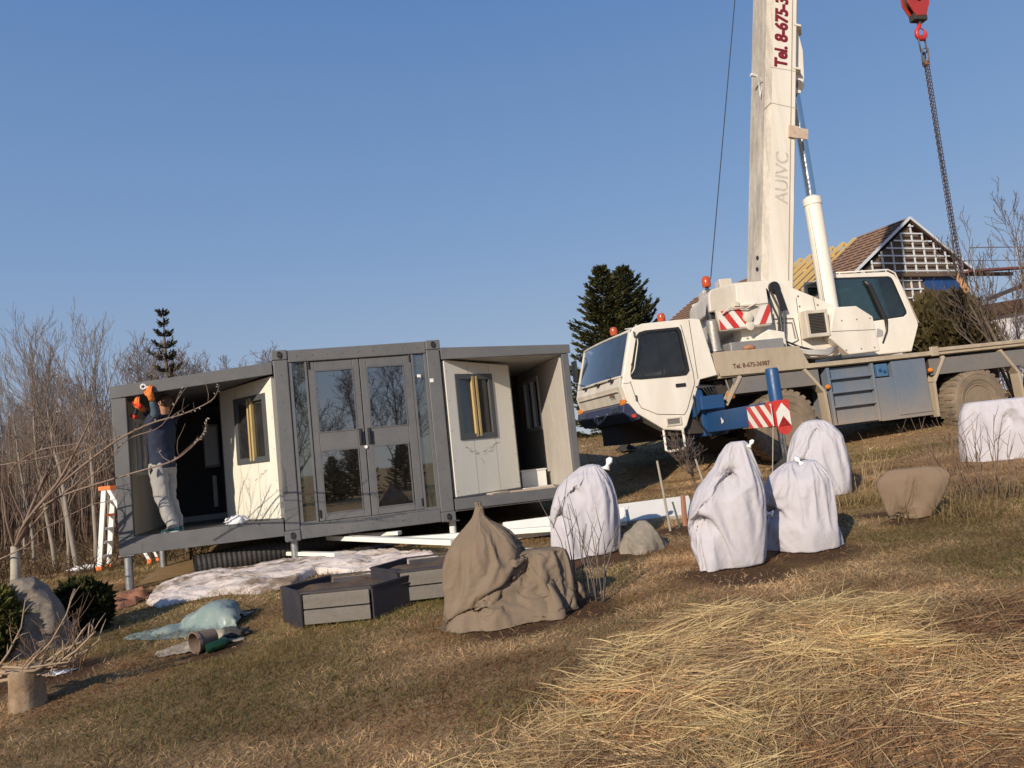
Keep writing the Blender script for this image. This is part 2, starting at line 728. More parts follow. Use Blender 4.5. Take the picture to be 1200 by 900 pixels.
# long flattened straw
def straw(name, n, xs, ys, Lr, Wr, bright, flow, label, lift=.09, seg=5, lean0=(1.25, 1.62)):
    x = xs[0]+(xs[1]-xs[0])*rng.random(n)
    y = ys[0]+(ys[1]-ys[0])*rng.random(n)
    k = rng.random(n) < straw_mask(x, y)
    x, y = x[k], y[k]
    n = len(x)
    cl = fbm(x*1.6, y*2.4, 0, 71)
    ang = flow+3.5*(fbm(x*.9, y*1.1, 0, 81)-.5)*2+(rng.random(n)-.5)*1.6+np.where(rng.random(n) < .3, 3.14, 0)
    P = np.stack([x, y, terr(x, y)+rng.random(n)*lift*cl], 1)
    L = Lr[0]+(Lr[1]-Lr[0])*rng.random(n)**1.4
    W = Wr[0]+(Wr[1]-Wr[0])*rng.random(n)
    lean = lean0[0]+(lean0[1]-lean0[0])*rng.random(n)
    curl = -.25+.55*rng.random(n)
    wv = np.clip((fbm(x*1.15, y*1.9, 0, 91)-.5)*2.6+.5+bright(x, y), 0, 1)
    colr = lerp3((.30, .175, .09), (.92, .66, .36), wv)*(.6+.7*rng.random(n))[:, None]
    redd = sstep(.55, .7, fbm(x*1.9+5, y*2.3, 0, 95))[:, None]*.5
    colr = colr*(1-redd)+colr*np.array([1.05, .72, .55])*redd
    return blade_mesh(name, P, L, W, ang, lean, curl, colr, grass_mat, seg, label, 'dry grass')


def br1(x, y):
    return .28*sstep(2.4, .3, x)-.48*sstep(1.8, 2.8, x)-.40*sstep(4.5, 5.3, y)


straw('straw', 42000, (-1.2, 4.8), (2.2, 5.9), (.10, .34), (.0025, .005), br1, .15, 'brown and tan dead grass lying flattened in a mat across the bottom right', .05, 4, (1.45, 1.68))


def tufts(name, nt, per, label):
    """long dead grass combed into tufts: each rises a little at its root and lies over to one side"""
    cxs = -1.0+5.6*rng.random(nt)
    cys = 2.3+3.4*rng.random(nt)
    k = straw_mask(cxs, cys) > .55
    cxs, cys = cxs[k], cys[k]
    nt = len(cxs)
    ang = .30+1.9*(fbm(cxs*.55, cys*.7, 0, 181)-.5)*2+rng.normal(0, .55, nt)+np.where(rng.random(nt) < .4, 3.14, 0)
    wv = np.clip((fbm(cxs*1.3, cys*2.0, 0, 191)-.5)*3.2+.5+br1(cxs, cys)+.22*rng.normal(size=nt), 0, 1)
    n = nt*per
    t = np.repeat(np.arange(nt), per)
    rad = .03+.13*rng.random(nt)
    x = cxs[t]+rng.normal(size=n)*rad[t]
    y = cys[t]+rng.normal(size=n)*rad[t]*.8
    P = np.stack([x, y, terr(x, y)+.05*rng.random(n)], 1)
    az = ang[t]+rng.normal(0, .42, n)
    size = .7+.6*rng.random(nt)
    L = (.09+.23*rng.random(n)**1.3)*size[t]
    W = .0022+.0028*rng.random(n)
    lean = 1.22+.34*rng.random(n)
    curl = .02+.34*rng.random(n)
    colr = lerp3((.34, .19, .105), (1.0, .77, .38), np.clip(wv[t]+.12*rng.normal(size=n), 0, 1))*(.6+.7*rng.random(n))[:, None]
    return blade_mesh(name, P, L, W, az, lean, curl, colr, grass_mat, 5, label, 'dry grass')


tufts('straw', 620, 62, 'long straw-coloured dead grass combed over in golden tufts across the bottom right')
# ------------------------------------------------------------------ shared paints
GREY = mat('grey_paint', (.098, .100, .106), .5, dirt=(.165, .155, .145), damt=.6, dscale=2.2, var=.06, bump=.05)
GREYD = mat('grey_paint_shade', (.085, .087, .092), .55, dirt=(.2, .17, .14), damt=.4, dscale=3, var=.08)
CREAM = mat('cream_panel', (.74, .70, .60), .45, dirt=(.52, .45, .35), damt=.32, dscale=1.6, streak=(1, 1, .35), var=.04)
INWALL = mat('inner_wall', (.50, .455, .40), .6, dirt=(.30, .25, .20), damt=.45, dscale=1.4, streak=(1, 1.6, .3), var=.06)
def bands(m, axis, scale, strength):
    nd, lk = m.node_tree.nodes, m.node_tree.links
    b = nd['Principled BSDF']
    tc = nd.new('ShaderNodeTexCoord')
    wv_ = nd.new('ShaderNodeTexWave')
    wv_.bands_direction = axis
    wv_.wave_profile = 'SAW'
    wv_.inputs['Scale'].default_value = scale
    wv_.inputs['Distortion'].default_value = 0
    lk.new(tc.outputs['Object'], wv_.inputs[0])
    bp_ = nd.new('ShaderNodeBump')
    bp_.inputs['Strength'].default_value = strength
    bp_.inputs['Distance'].default_value = .006
    lk.new(wv_.outputs['Fac'], bp_.inputs['Height'])
    lk.new(bp_.outputs[0], b.inputs['Normal'])


bands(INWALL, 'Y', 2.2, .6)
DARKIN = mat('interior_shade', (.05, .048, .047), .8, var=.2)  # near-black so the interior's shade sits in the wall colour
FLOORM = mat('floor_sheet', (.13, .125, .12), .6, dirt=(.34, .29, .23), damt=.55, dscale=2.5, var=.2)
FRAMEM = mat('window_frame_grey', (.075, .08, .085), .4, var=.06)
WOODY = mat('yellow_tape', (.46, .335, .15), .6, var=.2)
GLASSD = mat_glass('door_glass', (.10, .12, .135), 1.5, .03, 8)
GLASSS = mat_glass('sidelight_glass', (.34, .38, .34), 1.5, .16, 6.0, (.34, .36, .28))
GLASSW = mat_glass('window_glass', (.35, .38, .4), 1.5, .06, 1.6)
RUBBER = mat('black_rubber', (.022, .021, .02), .7, dirt=(.10, .08, .06), damt=.3, var=.2)
BLACK = mat('black_plastic', (.018, .018, .02), .5, var=.2)
STEEL = mat('galvanised_steel', (.36, .37, .38), .42, dirt=(.25, .22, .19), damt=.3, var=.12, metal=.7)
WHITEP = mat('white_plastic', (.74, .73, .70), .45, dirt=(.5, .44, .36), damt=.25, var=.04)
ORANGE = mat('orange_plastic', (.75, .17, .03), .5, var=.08)
BAGM = mat('white_film', (.70, .69, .70), .35, var=.05, bump=.35, bscale=30)

HO = Vector((-3.085, 9.736, .612))
HYAW = R(13.84)
HM = Matrix.Translation(HO) @ Matrix.Rotation(HYAW, 4, 'Z')
house = thing('container_house', HO, 'dark grey fold-out container house with glazed double doors and two open side wings', 'house', HYAW)
HW, HH, HD = 2.2, 2.48, 5.85

# --- centre module frame
for u in (0, HW-.185):
    for v in (0, HD-.185):
        p = MB().box((u, v, .13), (u+.185, v+.185, HH-.13))
        po = p.build('corner_post', GREY, house, bevel=.012)
for u in (-.012, HW-.185):
    for z in (0, HH-.13):
        p = MB().box((u, -.012, z), (u+.197, .19, z+.13))
        c_ = p.build('corner_casting', GREY, house, bevel=.01)
        # oval hole of the casting: a dark socket with a rim
        h = MB()
        cx, cz = u+.1, z+.066
        h.lathe([(.036, 0), (.036, .03), (.028, .03), (.026, -.02)], (0, -1, 0), (cx, -.0, cz), 16)
        h.xf(Matrix.Translation((cx, 0, cz)) @ Matrix.Diagonal((.8, 1, 1.25, 1)) @ Matrix.Translation((-cx, 0, -cz)))
        h.lathe([(.024, .0315), (0, .0316)], (0, -1, 0), (cx, 0, cz), 16)
        h.build('socket', BLACK, c_)
MB().box((.187, .004, HH-.17), (HW-.187, .15, HH-.008)).build('roof_beam', GREY, house, bevel=.01)
MB().box((.187, .004, .006), (HW-.187, .15, .175)).build('floor_beam', GREY, house, bevel=.01)
for u in (.004, HW-.154):
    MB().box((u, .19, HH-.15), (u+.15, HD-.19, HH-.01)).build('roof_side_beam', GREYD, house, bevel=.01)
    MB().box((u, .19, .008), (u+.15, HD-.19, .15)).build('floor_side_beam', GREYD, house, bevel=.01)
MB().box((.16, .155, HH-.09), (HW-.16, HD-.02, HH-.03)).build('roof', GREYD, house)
MB().box((.16, .155, .1), (HW-.16, HD-.02, .165)).build('floor', FLOORM, house)
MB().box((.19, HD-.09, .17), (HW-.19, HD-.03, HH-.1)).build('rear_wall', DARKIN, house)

# --- glazed front: fixed sidelights and two door leaves
d0, d1 = .035, .095


def leaf(x0, x1, panes, name, hx):
    o = MB()
    ys = (d0, d1)
    xs0, xs1 = panes[0][0], panes[0][2]
    o.box((x0, d0, .2), (xs0, d1, 2.30))
    o.box((xs1, d0, .2), (x1, d1, 2.30))
    zt = [p_[3] for p_ in panes]
    zb = [p_[1] for p_ in panes]
    o.box((xs0+.001, d0+.002, zt[0]), (xs1-.001, d1-.002, 2.298))
    o.box((xs0+.001, d0+.002, zt[1]), (xs1-.001, d1-.002, zb[0]))
    o.box((xs0+.001, d0+.002, .202), (xs1-.001, d1-.002, zb[1]))
    lf = o.build(name, GREY, house, bevel=.006)
    for a in panes:
        MB().box((a[0]+.002, .062, a[1]+.002), (a[2]-.002, .07, a[3]-.002)).build('pane', GLASSD, lf)
        e = MB()
        oo = [(a[0]-.003, a[1]-.003), (a[2]+.003, a[1]-.003), (a[2]+.003, a[3]+.003), (a[0]-.003, a[3]+.003)]
        ii = [(a[0]+.012, a[1]+.012), (a[2]-.012, a[1]+.012), (a[2]-.012, a[3]-.012), (a[0]+.012, a[3]-.012)]
        e.ring(oo, ii, d0-.004, .06).build('glazing_bead', GREYD, lf)
    h = MB()
    h.box((hx-.022, d0-.012, 1.14), (hx+.022, d0-.001, 1.36))
    h.box((hx-.011, d0-.055, 1.16), (hx+.011, d0-.035, 1.34))
    h.box((hx-.009, d0-.04, 1.29), (hx+.009, d0-.012, 1.31))
    h.box((hx-.009, d0-.04, 1.19), (hx+.009, d0-.012, 1.21))
    h.build('handle', BLACK, lf, bevel=.003)
    for z in (2.26, .3):
        xx = x0+.02 if hx > (x0+x1)/2 else x1-.02
        MB().cyl((xx, d0-.012, z-.05), (xx, d0-.012, z+.05), .012, 10).build('hinge', BLACK, lf)
    return lf


leaf(.425, 1.098, [(.515, 1.35, 1.015, 2.18), (.515, .29, 1.005, 1.11)], 'door', 1.045)
leaf(1.108, 1.80, [(1.195, 1.35, 1.69, 2.18), (1.195, .29, 1.675, 1.11)], 'door', 1.16)
MB().cyl((1.103, d0-.018, 1.11), (1.103, d0, 1.11), .022, 14).build('lock', WHITEP, house)
fm = MB()
fm.box((.187, .02, .176), (.235, .11, 2.309)).box((.395, .02, .176), (.423, .11, 2.309)).box((1.803, .02, .176), (1.832, .11, 2.309)).box((1.975, .02, .176), (2.014, .11, 2.309))
fm.box((.236, .022, 2.302), (.394, .108, 2.308)).box((.424, .022, 2.302), (1.802, .108, 2.308)).box((.424, .022, .177), (1.802, .108, .197)).box((.236, .022, .177), (.394, .108, .22)).box((1.833, .022, .177), (1.974, .108, .22))
fm.build('door_frame', GREY, house, bevel=.005)
for a, b_ in ((.236, .394), (1.833, 1.974)):
    sl_ = MB().box((a, .06, .221), (b_, .068, 2.301)).build('sidelight', GLASSS, house)
# drips of plaster along the bottom of the right sidelight and small items standing inside
MB().box((1.2, 1.2, .166), (1.55, 1.55, .75)).box((1.28, 1.1, .751), (1.4, 1.22, 1.3)).build('stored_boxes', mat('brown_boxes', (.20, .09, .045), .7, var=.4, vscale=3), house, bevel=.01)

# rivets and bolt heads on the frame, a sagging cable in the left wing
rv = MB()
for k_ in range(9):
    rv.lathe([(.010, 0), (.009, .005), (0, .006)], (0, -1, 0), (.30+k_*.2, .004, HH-.09), 8)
    rv.lathe([(.010, 0), (.009, .005), (0, .006)], (0, -1, 0), (.30+k_*.2, .004, .09), 8)
for u in (.09, HW-.09):
    for k_ in range(6):
        rv.lathe([(.009, 0), (.008, .004), (0, .005)], (0, -1, 0), (u, .0, .35+k_*.36), 8)
rv.build('bolt', GREYD, house)['kind'] = 'stuff'
MB().box((1.86, -.013, 1.98), (1.91, -.0005, 2.02)).box((2.03, -.006, 1.9), (2.08, -.0005, 1.95)).build('sticker', WHITEP, house)
# --- left wing
WL = -1.95
MB().box((WL+.02, .03, .085), (-.014, HD-.05, .275)).build('wing_floor', FLOORM, house)
MB().box((WL, 0, .075), (-.014, .028, .288)).build('wing_floor_edge', GREY, house, bevel=.005)
rf = MB()
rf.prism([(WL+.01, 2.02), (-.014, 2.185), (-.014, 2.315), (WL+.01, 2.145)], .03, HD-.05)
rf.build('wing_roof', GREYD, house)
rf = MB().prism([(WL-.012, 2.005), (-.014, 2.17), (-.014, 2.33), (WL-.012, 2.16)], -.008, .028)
rf.build('wing_roof_edge', GREY, house, bevel=.006)
MB().box((WL, .002, .29), (WL+.17, .075, 2.01)).build('wing_post', GREY, house, bevel=.008)


def wall_hole(u0, u1, v0, v1, z0, z1, hv0, hv1, hz0, hz1):
    return MB().ring([(v0, z0), (v1, z0), (v1, z1), (v0, z1)], [(hv0, hz0), (hv1, hz0), (hv1, hz1), (hv0, hz1)], u0, u1, 'yz')


wl = wall_hole(WL+.005, WL+.085, .077, HD-.06, .277, 2.005, .62, 1.35, 1.05, 1.80).build('wing_wall', INWALL, house)
wf = MB().ring([(.615, 1.045), (1.355, 1.045), (1.355, 1.805), (.615, 1.805)], [(.665, 1.095), (1.305, 1.095), (1.305, 1.755), (.665, 1.755)], WL-.005, WL+.10, 'yz')
wf.box((WL+.01, .97, 1.096), (WL+.08, 1.0, 1.754))
wf = wf.build('window_frame', WHITEP, wl)
MB().box((WL+.04, .666, 1.096), (WL+.046, 1.304, 1.754)).build('pane', GLASSW, wf)
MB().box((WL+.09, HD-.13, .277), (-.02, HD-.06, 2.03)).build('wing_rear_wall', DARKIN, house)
# inner partition of the centre module, shade put into its dark colour
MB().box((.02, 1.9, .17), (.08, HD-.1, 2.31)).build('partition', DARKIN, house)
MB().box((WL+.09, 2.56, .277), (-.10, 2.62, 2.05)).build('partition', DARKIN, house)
eb = MB().box((-1.29, 2.42, 1.08), (-1.06, 2.555, 1.76)).build('switch_box', mat('switch_box_grey', (.30, .31, .32), .5, var=.1), house, bevel=.01)
MB().box((-1.27, 2.405, 1.12), (-1.08, 2.419, 1.72)).build('cover', mat('switch_cover', (.62, .64, .66), .4, var=.1), eb, bevel=.004)
MB().box((-1.20, 2.50, .46), (-1.14, 2.555, .95)).build('pale_strip', mat('pale_strip_grey', (.62, .60, .52), .5), house)  # pale upright strip on the partition below the switch box
MB().box((-1.82, 2.36, .276), (-.12, 2.50, .36)).build('floor_threshold', mat('threshold_grey', (.42, .41, .39), .5), house)


def swung_panel(ox, ang, L, z0, z1a, z1b, wx0, wx1, wz0, wz1, left):
    """a front wall panel swung inwards about the centre module's post, with its window"""
    c, s = math.cos(ang), math.sin(ang)
    M = Matrix(((-c if left else c, s if left else -s, 0, ox), (s, c if not left else c, 0, .06), (0, 0, 1, 0), (0, 0, 0, 1)))
    o = MB().ring([(0, z0), (L, z0), (L, z1b), (0, z1a)], [(wx0, wz0), (wx1, wz0), (wx1, wz1), (wx0, wz1)], -.03, .03)
    o.xf(M)
    pn = o.build('wall_panel', CREAM, house, bevel=.004)
    e = MB()
    e.box((-.01, -.034, z0-.03), (L+.012, .034, z0-.001)).box((L+.001, -.033, z0), (L+.014, .033, z1b-.01))
    e.xf(M).build('edge_trim', GREYD, pn)
    f = MB().ring([(wx0-.004, wz0-.004), (wx1+.004, wz0-.004), (wx1+.004, wz1+.004), (wx0-.004, wz1+.004)], [(wx0+.075, wz0+.075), (wx1-.075, wz0+.075), (wx1-.075, wz1-.075), (wx0+.075, wz1-.075)], -.045, .035)
    mx = (wx0+wx1)/2
    f.xf(M)
    wfr = f.build('window_frame', FRAMEM, pn, bevel=.004)
    f = MB()
    f.box((mx-.055, -.05, wz0+.03), (mx-.016, -.012, wz1-.03)).box((mx+.016, -.052, wz0+.03), (mx+.05, -.012, wz1-.03))
    f.xf(M).build('mullion', WOODY, wfr)
    MB().box((wx0+.076, -.012, wz0+.076), (wx1-.076, -.006, wz1-.076)).xf(M).build('pane', GLASSW, wfr)
    jn = MB()
    for x_ in (.335*L, .67*L):
        for za, zb in ((z0+.004, wz0-.006), (wz1+.006, z1b-.01)):
            jn.box((x_-.004, -.0312, za), (x_+.004, -.0302, zb))
    for x_ in (.03, L-.03):
        for k_ in range(5):
            zz_ = z0+.08+k_*(z1b-z0-.16)/4
            jn.lathe([(.009, -.030), (.009, .033), (0, .035)], (0, -1, 0), (x_, 0, zz_), 8)
    jn.xf(M).build('panel_joint', mat('joint_tan', (.42, .39, .32), .6), pn)  # joints and screw heads in a slightly darker tan
    # grey smears of old adhesive below the window, a thin raised film
    sm = MB()
    rr = random.Random(3 if left else 5)
    for i in range(13 if left else 26):
        t = rr.random()
        x = wx0+.05+t*(wx1-wx0-.1)
        z = wz0-.07-.22*(1-abs(2*t-1))*rr.uniform(.5, 1)-.03
        a_ = rr.uniform(-.5, .5)+(.5 if t > .5 else -.5)*(.9)
        l_ = rr.uniform(.03, .10)
        w_ = rr.uniform(.004, .012)
        p0, p1 = (x, z), (x+l_*math.cos(a_), z+l_*math.sin(a_))
        sm.add([(p0[0], -.0315, p0[1]), (p1[0], -.0315, p1[1]), (p1[0]+.01, -.0315, p1[1]+w_*1.2), (p0[0]+.004, -.0315, p0[1]+w_)], [(0, 1, 2, 3)])
    sm.xf(M).build('adhesive_smear', mat('old_adhesive', (.42, .38, .32), .7), pn)
    return pn


swung_panel(-.02, R(53), 1.30, .30, 2.15, 2.11, .16, .93, 1.05, 1.95, True)
swung_panel(2.235, R(31), 1.24, .31, 2.20, 2.13, .17, .87, 1.08, 2.0, False)

# --- right wing
WR = 4.05
MB().box((HW+.014, .03, .12), (WR-.02, HD-.05, .275)).build('wing_floor', FLOORM, house)
MB().box((HW+.014, 0, .14), (WR, .028, .287)).build('wing_floor_edge', GREY, house, bevel=.005)
MB().prism([(HW+.014, 2.225), (WR-.01, 2.15), (WR-.01, 2.265), (HW+.014, 2.35)], .03, HD-.05).build('wing_roof', mat('wing_ceiling', (.42, .40, .37), .5, dirt=(.25, .22, .18), damt=.3), house)
MB().prism([(HW+.014, 2.205), (WR+.03, 2.165), (WR+.03, 2.29), (HW+.014, 2.37)], -.008, .028).build('wing_roof_edge', GREY, house, bevel=.006)
MB().box((WR-.10, .002, .29), (WR, .08, 2.16)).build('wing_post', GREY, house, bevel=.008)
wr = wall_hole(WR-.12, WR-.04, .082, HD-.06, .277, 2.148, 1.32, 2.26, 1.15, 2.0).build('wing_wall', INWALL, house)
wf = MB().ring([(1.315, 1.145), (2.265, 1.145), (2.265, 2.005), (1.315, 2.005)], [(1.37, 1.2), (2.21, 1.2), (2.21, 1.95), (1.37, 1.95)], WR-.135, WR-.03, 'yz')
wf.box((WR-.13, 1.76, 1.201), (WR-.05, 1.82, 1.949))
wf = wf.build('window_frame', WHITEP, wr, bevel=.004)
MB().box((WR-.09, 1.371, 1.201), (WR-.083, 2.209, 1.949)).build('pane', GLASSW, wf)
sm = MB()
for (v0, v1, z0, z1, w_) in ((.75, .62, 1.62, .98, .03), (.62, .50, 1.35, .60, .02), (.88, .82, 1.2, .9, .02)):
    sm.add([(WR-.1215, v0, z0), (WR-.1215, v0+w_, z0-.1), (WR-.1215, v1+w_*.8, z1), (WR-.1215, v1, z1)], [(0, 1, 2, 3)])
sm.build('paint_smear', mat('pale_smear', (.62, .58, .53), .4), wr)
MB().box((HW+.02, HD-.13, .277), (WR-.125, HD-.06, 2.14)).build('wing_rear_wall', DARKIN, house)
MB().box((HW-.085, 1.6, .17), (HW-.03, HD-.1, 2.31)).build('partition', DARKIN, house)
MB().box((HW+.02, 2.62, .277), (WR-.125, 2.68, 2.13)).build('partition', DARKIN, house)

# --- screw piles under the house
for i, (u, v) in enumerate([(WL+.07, .10), (WL+.07, 2.0), (WL+.07, 3.9), (WL+.07, 5.6), (.09, .14), (.09, 3.0), (HW-.02, .17), (HW-.1, 3.0), (WR-.1, .3), (WR-.1, 3.0), (-.9, 4.0), (-1.2, 5.4)]):
    p = HM @ Vector((u, v, 0))
    top = HO.z+(.075 if u < 0 else .0 if u < HW else .118)
    z0 = tz(p.x, p.y)
    t = thing('screw_pile', (p.x, p.y, z0), None, 'pile', HYAW, 'screw piles carrying the container house')
    t['label'] = ['shiny galvanised screw pile under the front corner of the left wing, tallest and nearest', 'second galvanised pile under the outer edge of the left wing', 'third galvanised pile back under the outer edge of the left wing',
                  'farthest galvanised pile under the outer edge of the left wing', 'pile in the shade under the front left corner of the glazed module', 'pile deep in shade under the left side of the glazed module',
                  'short pale pile under the front right corner of the glazed module', 'pile deep in shade under the right side of the glazed module', 'pile under the front outer corner of the right wing',
                  'pile under the middle of the right wing outer wall', 'rear pile under the middle of the left wing floor', 'rearmost pile under the left wing beside the ladder foot'][i]
    r_ = .048
    m_ = WHITEP if i == 6 else STEEL
    MB().lathe([(r_, -.25), (r_, top-z0-.02), (r_*1.0, top-z0-.014)], n=18).build('shaft', m_, t, smooth=True, autos=40)
    MB().box((-.09, -.09, top-z0-.013), (.09, .09, top-z0-.002)).build('head_plate', m_, t, bevel=.003)

# ------------------------------------------------------------------ things on and under the wings
def film_blob(name, loc, size, label, cat, m, seed=0, rz=0, amp=.35, n=36):
    """crumpled bag: dented flattened lump"""
    V, F = [], []
    k = n//2
    for i in range(k+1):
        for j in range(n):
            th, ph = math.pi*i/k, 2*math.pi*j/n
            V.append((math.sin(th)*math.cos(ph), math.sin(th)*math.sin(ph), math.cos(th)))
    V = np.array(V)
    d = 1+amp*(np.abs(2*fbm(V[:, 0]*2.2, V[:, 1]*2.2, V[:, 2]*2.2+seed, seed, 4)-1)*2.4-.6)
    V = V*d[:, None]*np.array(size)
    V[:, 2] = np.maximum(V[:, 2]+size[2]*.6, .002)
    for i in range(k):
        for j in range(n):
            F.append((i*n+j, (i+1)*n+j, (i+1)*n+(j+1) % n, i*n+(j+1) % n))
    o = MB().add([tuple(v) for v in V], F).build(name, m, None, smooth=True)
    o.location = loc
    o.rotation_euler = (0, 0, rz)
    return tag(o, label, cat)


p = HM @ Vector((-.60, .30, .277))
film_blob('plastic_bag', p, (.15, .10, .075), 'crumpled white plastic bag lying on the edge of the left wing floor', 'bag', BAGM, 4)
p = HM @ Vector((3.62, 1.2, .277))
bk = thing('storage_box', p, 'small white box standing on the right wing floor against the wall', 'box', HYAW+.1)
bk_ = MB().ring([(-.2, -.15), (.2, -.15), (.2, .15), (-.2, .15)], [(-.185, -.135), (.185, -.135), (.185, .135), (-.185, .135)], .0, .24, 'xy').box((-.184, -.134, .0), (.184, .134, .012))
bk_.build('tub', WHITEP, bk)
MB().box((-.215, -.165, .241), (.215, .165, .262)).build('lid', WHITEP, bk, bevel=.006)
for i, (u, v, L_, rz) in enumerate([(2.75, .35, .6, .05), (3.3, .22, .8, -.12), (3.55, .55, .5, .3), (2.9, .18, .35, .5)]):
    p = HM @ Vector((u, v, .277))
    o = MB().box((-L_/2, -.035, .0), (L_/2, .035, .022)).build('offcut', mat('offcut_%s' % 'abcd'[i], [(.5, .43, .33), (.35, .27, .2), (.6, .56, .5), (.3, .25, .2)][i], .7, var=.2), None, bevel=.003)
    o.location = p
    o.rotation_euler = (0, 0, HYAW+rz)
    tag(o, ['narrow pale offcut strip on the right wing floor near the swung panel', 'long brown offcut strip on the front edge of the right wing floor', 'whitish offcut strip beside the white box in the right wing', 'short dark offcut lying under the right swung panel'][i], 'offcut', 'offcut strips on the right wing floor')

# black corrugated pipes and film under the house
def ground_tube(name, pts, r, m, label, cat, n=16, rib=.0, lift=None, group=None):
    P = []
    for i in range(len(pts)-1):
        a, b_ = Vector(pts[i]), Vector(pts[i+1])
        st = max(2, int((b_-a).length/.03)) if rib else 8
        for j in range(st):
            P.append(a.lerp(b_, j/st))
    P.append(Vector(pts[-1]))
    for q_ in P:
        q_.z = tz(q_.x, q_.y)+(r if lift is None else lift)+(q_.z if lift is not None else 0)
    rad = [r*(1+rib*(-1)**i) for i in range(len(P))]
    o = MB().tube(P, rad, n).build(name, m, None, smooth=not rib)
    return tag(o, label, cat, group)


a = HM @ Vector((-1.15, .22, 0))
b_ = HM @ Vector((.9, .75, 0))
pp = thing('drain_pipe', (a.x, a.y, tz(a.x, a.y)), 'wide black corrugated drain pipe lying under the left wing with its open end showing', 'pipe')
dx = (b_-a)
dx.z = tz(b_.x, b_.y)-tz(a.x, a.y)
o = MB()
k = 70
P = [Vector((0, 0, .15))+dx*(i/k) for i in range(k+1)]
o.tube(P, [.15*(1+.035*(-1)**i) for i in range(k+1)], 22, cap=False)
o.tube(P[:12], [.128]*12, 22, cap=False)
o.build('shell', RUBBER, pp)
MB().tube(P[10:12], [.127, .127], 22).build('inner_shade', BLACK, pp)
ground_tube('black_hose', [HM @ Vector((u, v, 0)) for u, v in ((-.6, .05), (-.1, -.22), (.5, -.18), (1.2, .1), (1.9, .5))], .035, RUBBER, 'thin black hose curving over the ground in front of the wide drain pipe', 'hose', 10)

# ------------------------------------------------------------------ white boards in front of the house
BOARDM = mat('white_board', (.80, .78, .70), .5, dirt=(.5, .42, .3), damt=.22, dscale=2, var=.03)


def board(pa, pb, wdt, th, label, lift=0, roll=0, m=None):
    a, b_ = Vector(pa), Vector(pb)
    for q_ in (a, b_):
        q_.z = tz(q_.x, q_.y)+lift+.02
    mid = (a+b_)/2
    o = MB()
    d = (b_-a).normalized()
    n_ = Vector((0, 0, 1))-d*d.z
    upv = Matrix.Rotation(roll, 3, d) @ n_
    o.bar(a-mid+Vector((0, 0, th/2)), b_-mid+Vector((0, 0, th/2)), wdt, th, upv)
    ob = o.build('white_board', m or BOARDM, None, bevel=.006)
    ob.location = mid
    return tag(ob, label, 'board', 'white boards stacked in front of the house')


board(gp(322, 657), gp(396, 660), .09, .05, 'short white board at the left end, lowest of the boards by the house', .06)
board(gp(338, 646), gp(470, 641), .09, .05, 'white board lying directly below the glass doors, partly covered by a longer one', .14)
board(gp(388, 648), gp(535, 658), .12, .06, 'long white board slanting towards the planters, topmost at its left end', .16)
board(gp(460, 645), gp(660, 632), .10, .06, 'longest white board running from the glass doors to behind the brown sack', .08)
board(gp(590, 634), gp(735, 616), .30, .07, 'wide white board behind the brown burlap sack and the first white bag', .06, .5)
board(gp(600, 652), gp(690, 652), .12, .06, 'white board lying low between the burlap sack and the first white bag')
board(gp(700, 618), gp(812, 604), .34, .08, 'wide pale slab leaning behind the grey rock', .05, .6, mat('grey_slab', (.62, .60, .56), .6, dirt=(.4, .36, .3), damt=.35, var=.06))
board(gp(640, 660), gp(735, 640), .2, .03, 'dark grey sheet under the boards beside the first white bag', .0, 0, mat('dark_sheet', (.16, .17, .18), .6))
# ------------------------------------------------------------------ the worker
SKIN = mat('skin', (.42, .22, .14), .5, var=.08)
HAIR = mat('brown_hair', (.09, .045, .025), .7, var=.3, vscale=60)
HOOD = mat('navy_fleece', (.020, .028, .054), .9, var=.25, vscale=14, bump=.3, bscale=80)
SLEEVE = mat('denim_sleeve', (.06, .09, .12), .9, var=.2, vscale=20)
PANTS = mat('grey_sweatpants', (.32, .31, .295), .9, var=.1, vscale=10, bump=.4, bscale=25)
SHOE = mat('teal_shoe', (.03, .12, .13), .6, var=.25, vscale=12)
GLOVE = mat('orange_glove', (.75, .20, .03), .7, var=.12)


def skin_mesh(name, nodes, edges, m, parent, sub=2, root=0):
    me = bpy.data.meshes.new(name)
    me.from_pydata([n_[0] for n_ in nodes], edges, [])
    ob = bpy.data.objects.new(name, me)
    COL.objects.link(ob)
    md = ob.modifiers.new('skin', 'SKIN')
    md.use_smooth_shade = True
    md.branch_smoothing = .4
    for i, n_ in enumerate(nodes):
        sv = me.skin_vertices[0].data[i]
        r_ = n_[1]
        sv.radius = (r_, r_) if not hasattr(r_, '__len__') else r_
        sv.use_root = i == root
    s_ = ob.modifiers.new('sub', 'SUBSURF')
    s_.levels = s_.render_levels = sub
    bpy.context.view_layer.update()
    me2 = bpy.data.meshes.new_from_object(ob.evaluated_get(bpy.context.evaluated_depsgraph_get()))
    bpy.data.objects.remove(ob)
    me2.materials.clear()
    me2.materials.append(m)
    me2.polygons.foreach_set('use_smooth', [True]*len(me2.polygons))
    o = bpy.data.objects.new(name, me2)
    COL.objects.link(o)
    o.parent = parent
    return o


# joints measured in the wing: x along the house front, y into the wing, z up from the wing floor
pw = HM @ Vector((-1.39, .24, .277))
man = thing('person', pw, 'person in navy fleece and grey sweatpants reaching up to the ceiling of the left wing', 'person', HYAW)
# facing (-x, +y): left-away.  f = forward, s = to the right hand
f_ = Vector((-.80, .60, 0)).normalized()
s_ = Vector((.60, .80, 0)).normalized()      # right-hand side lies away from the viewer


def J(f, s, z):
    return f_*f+s_*s+Vector((0, 0, z))


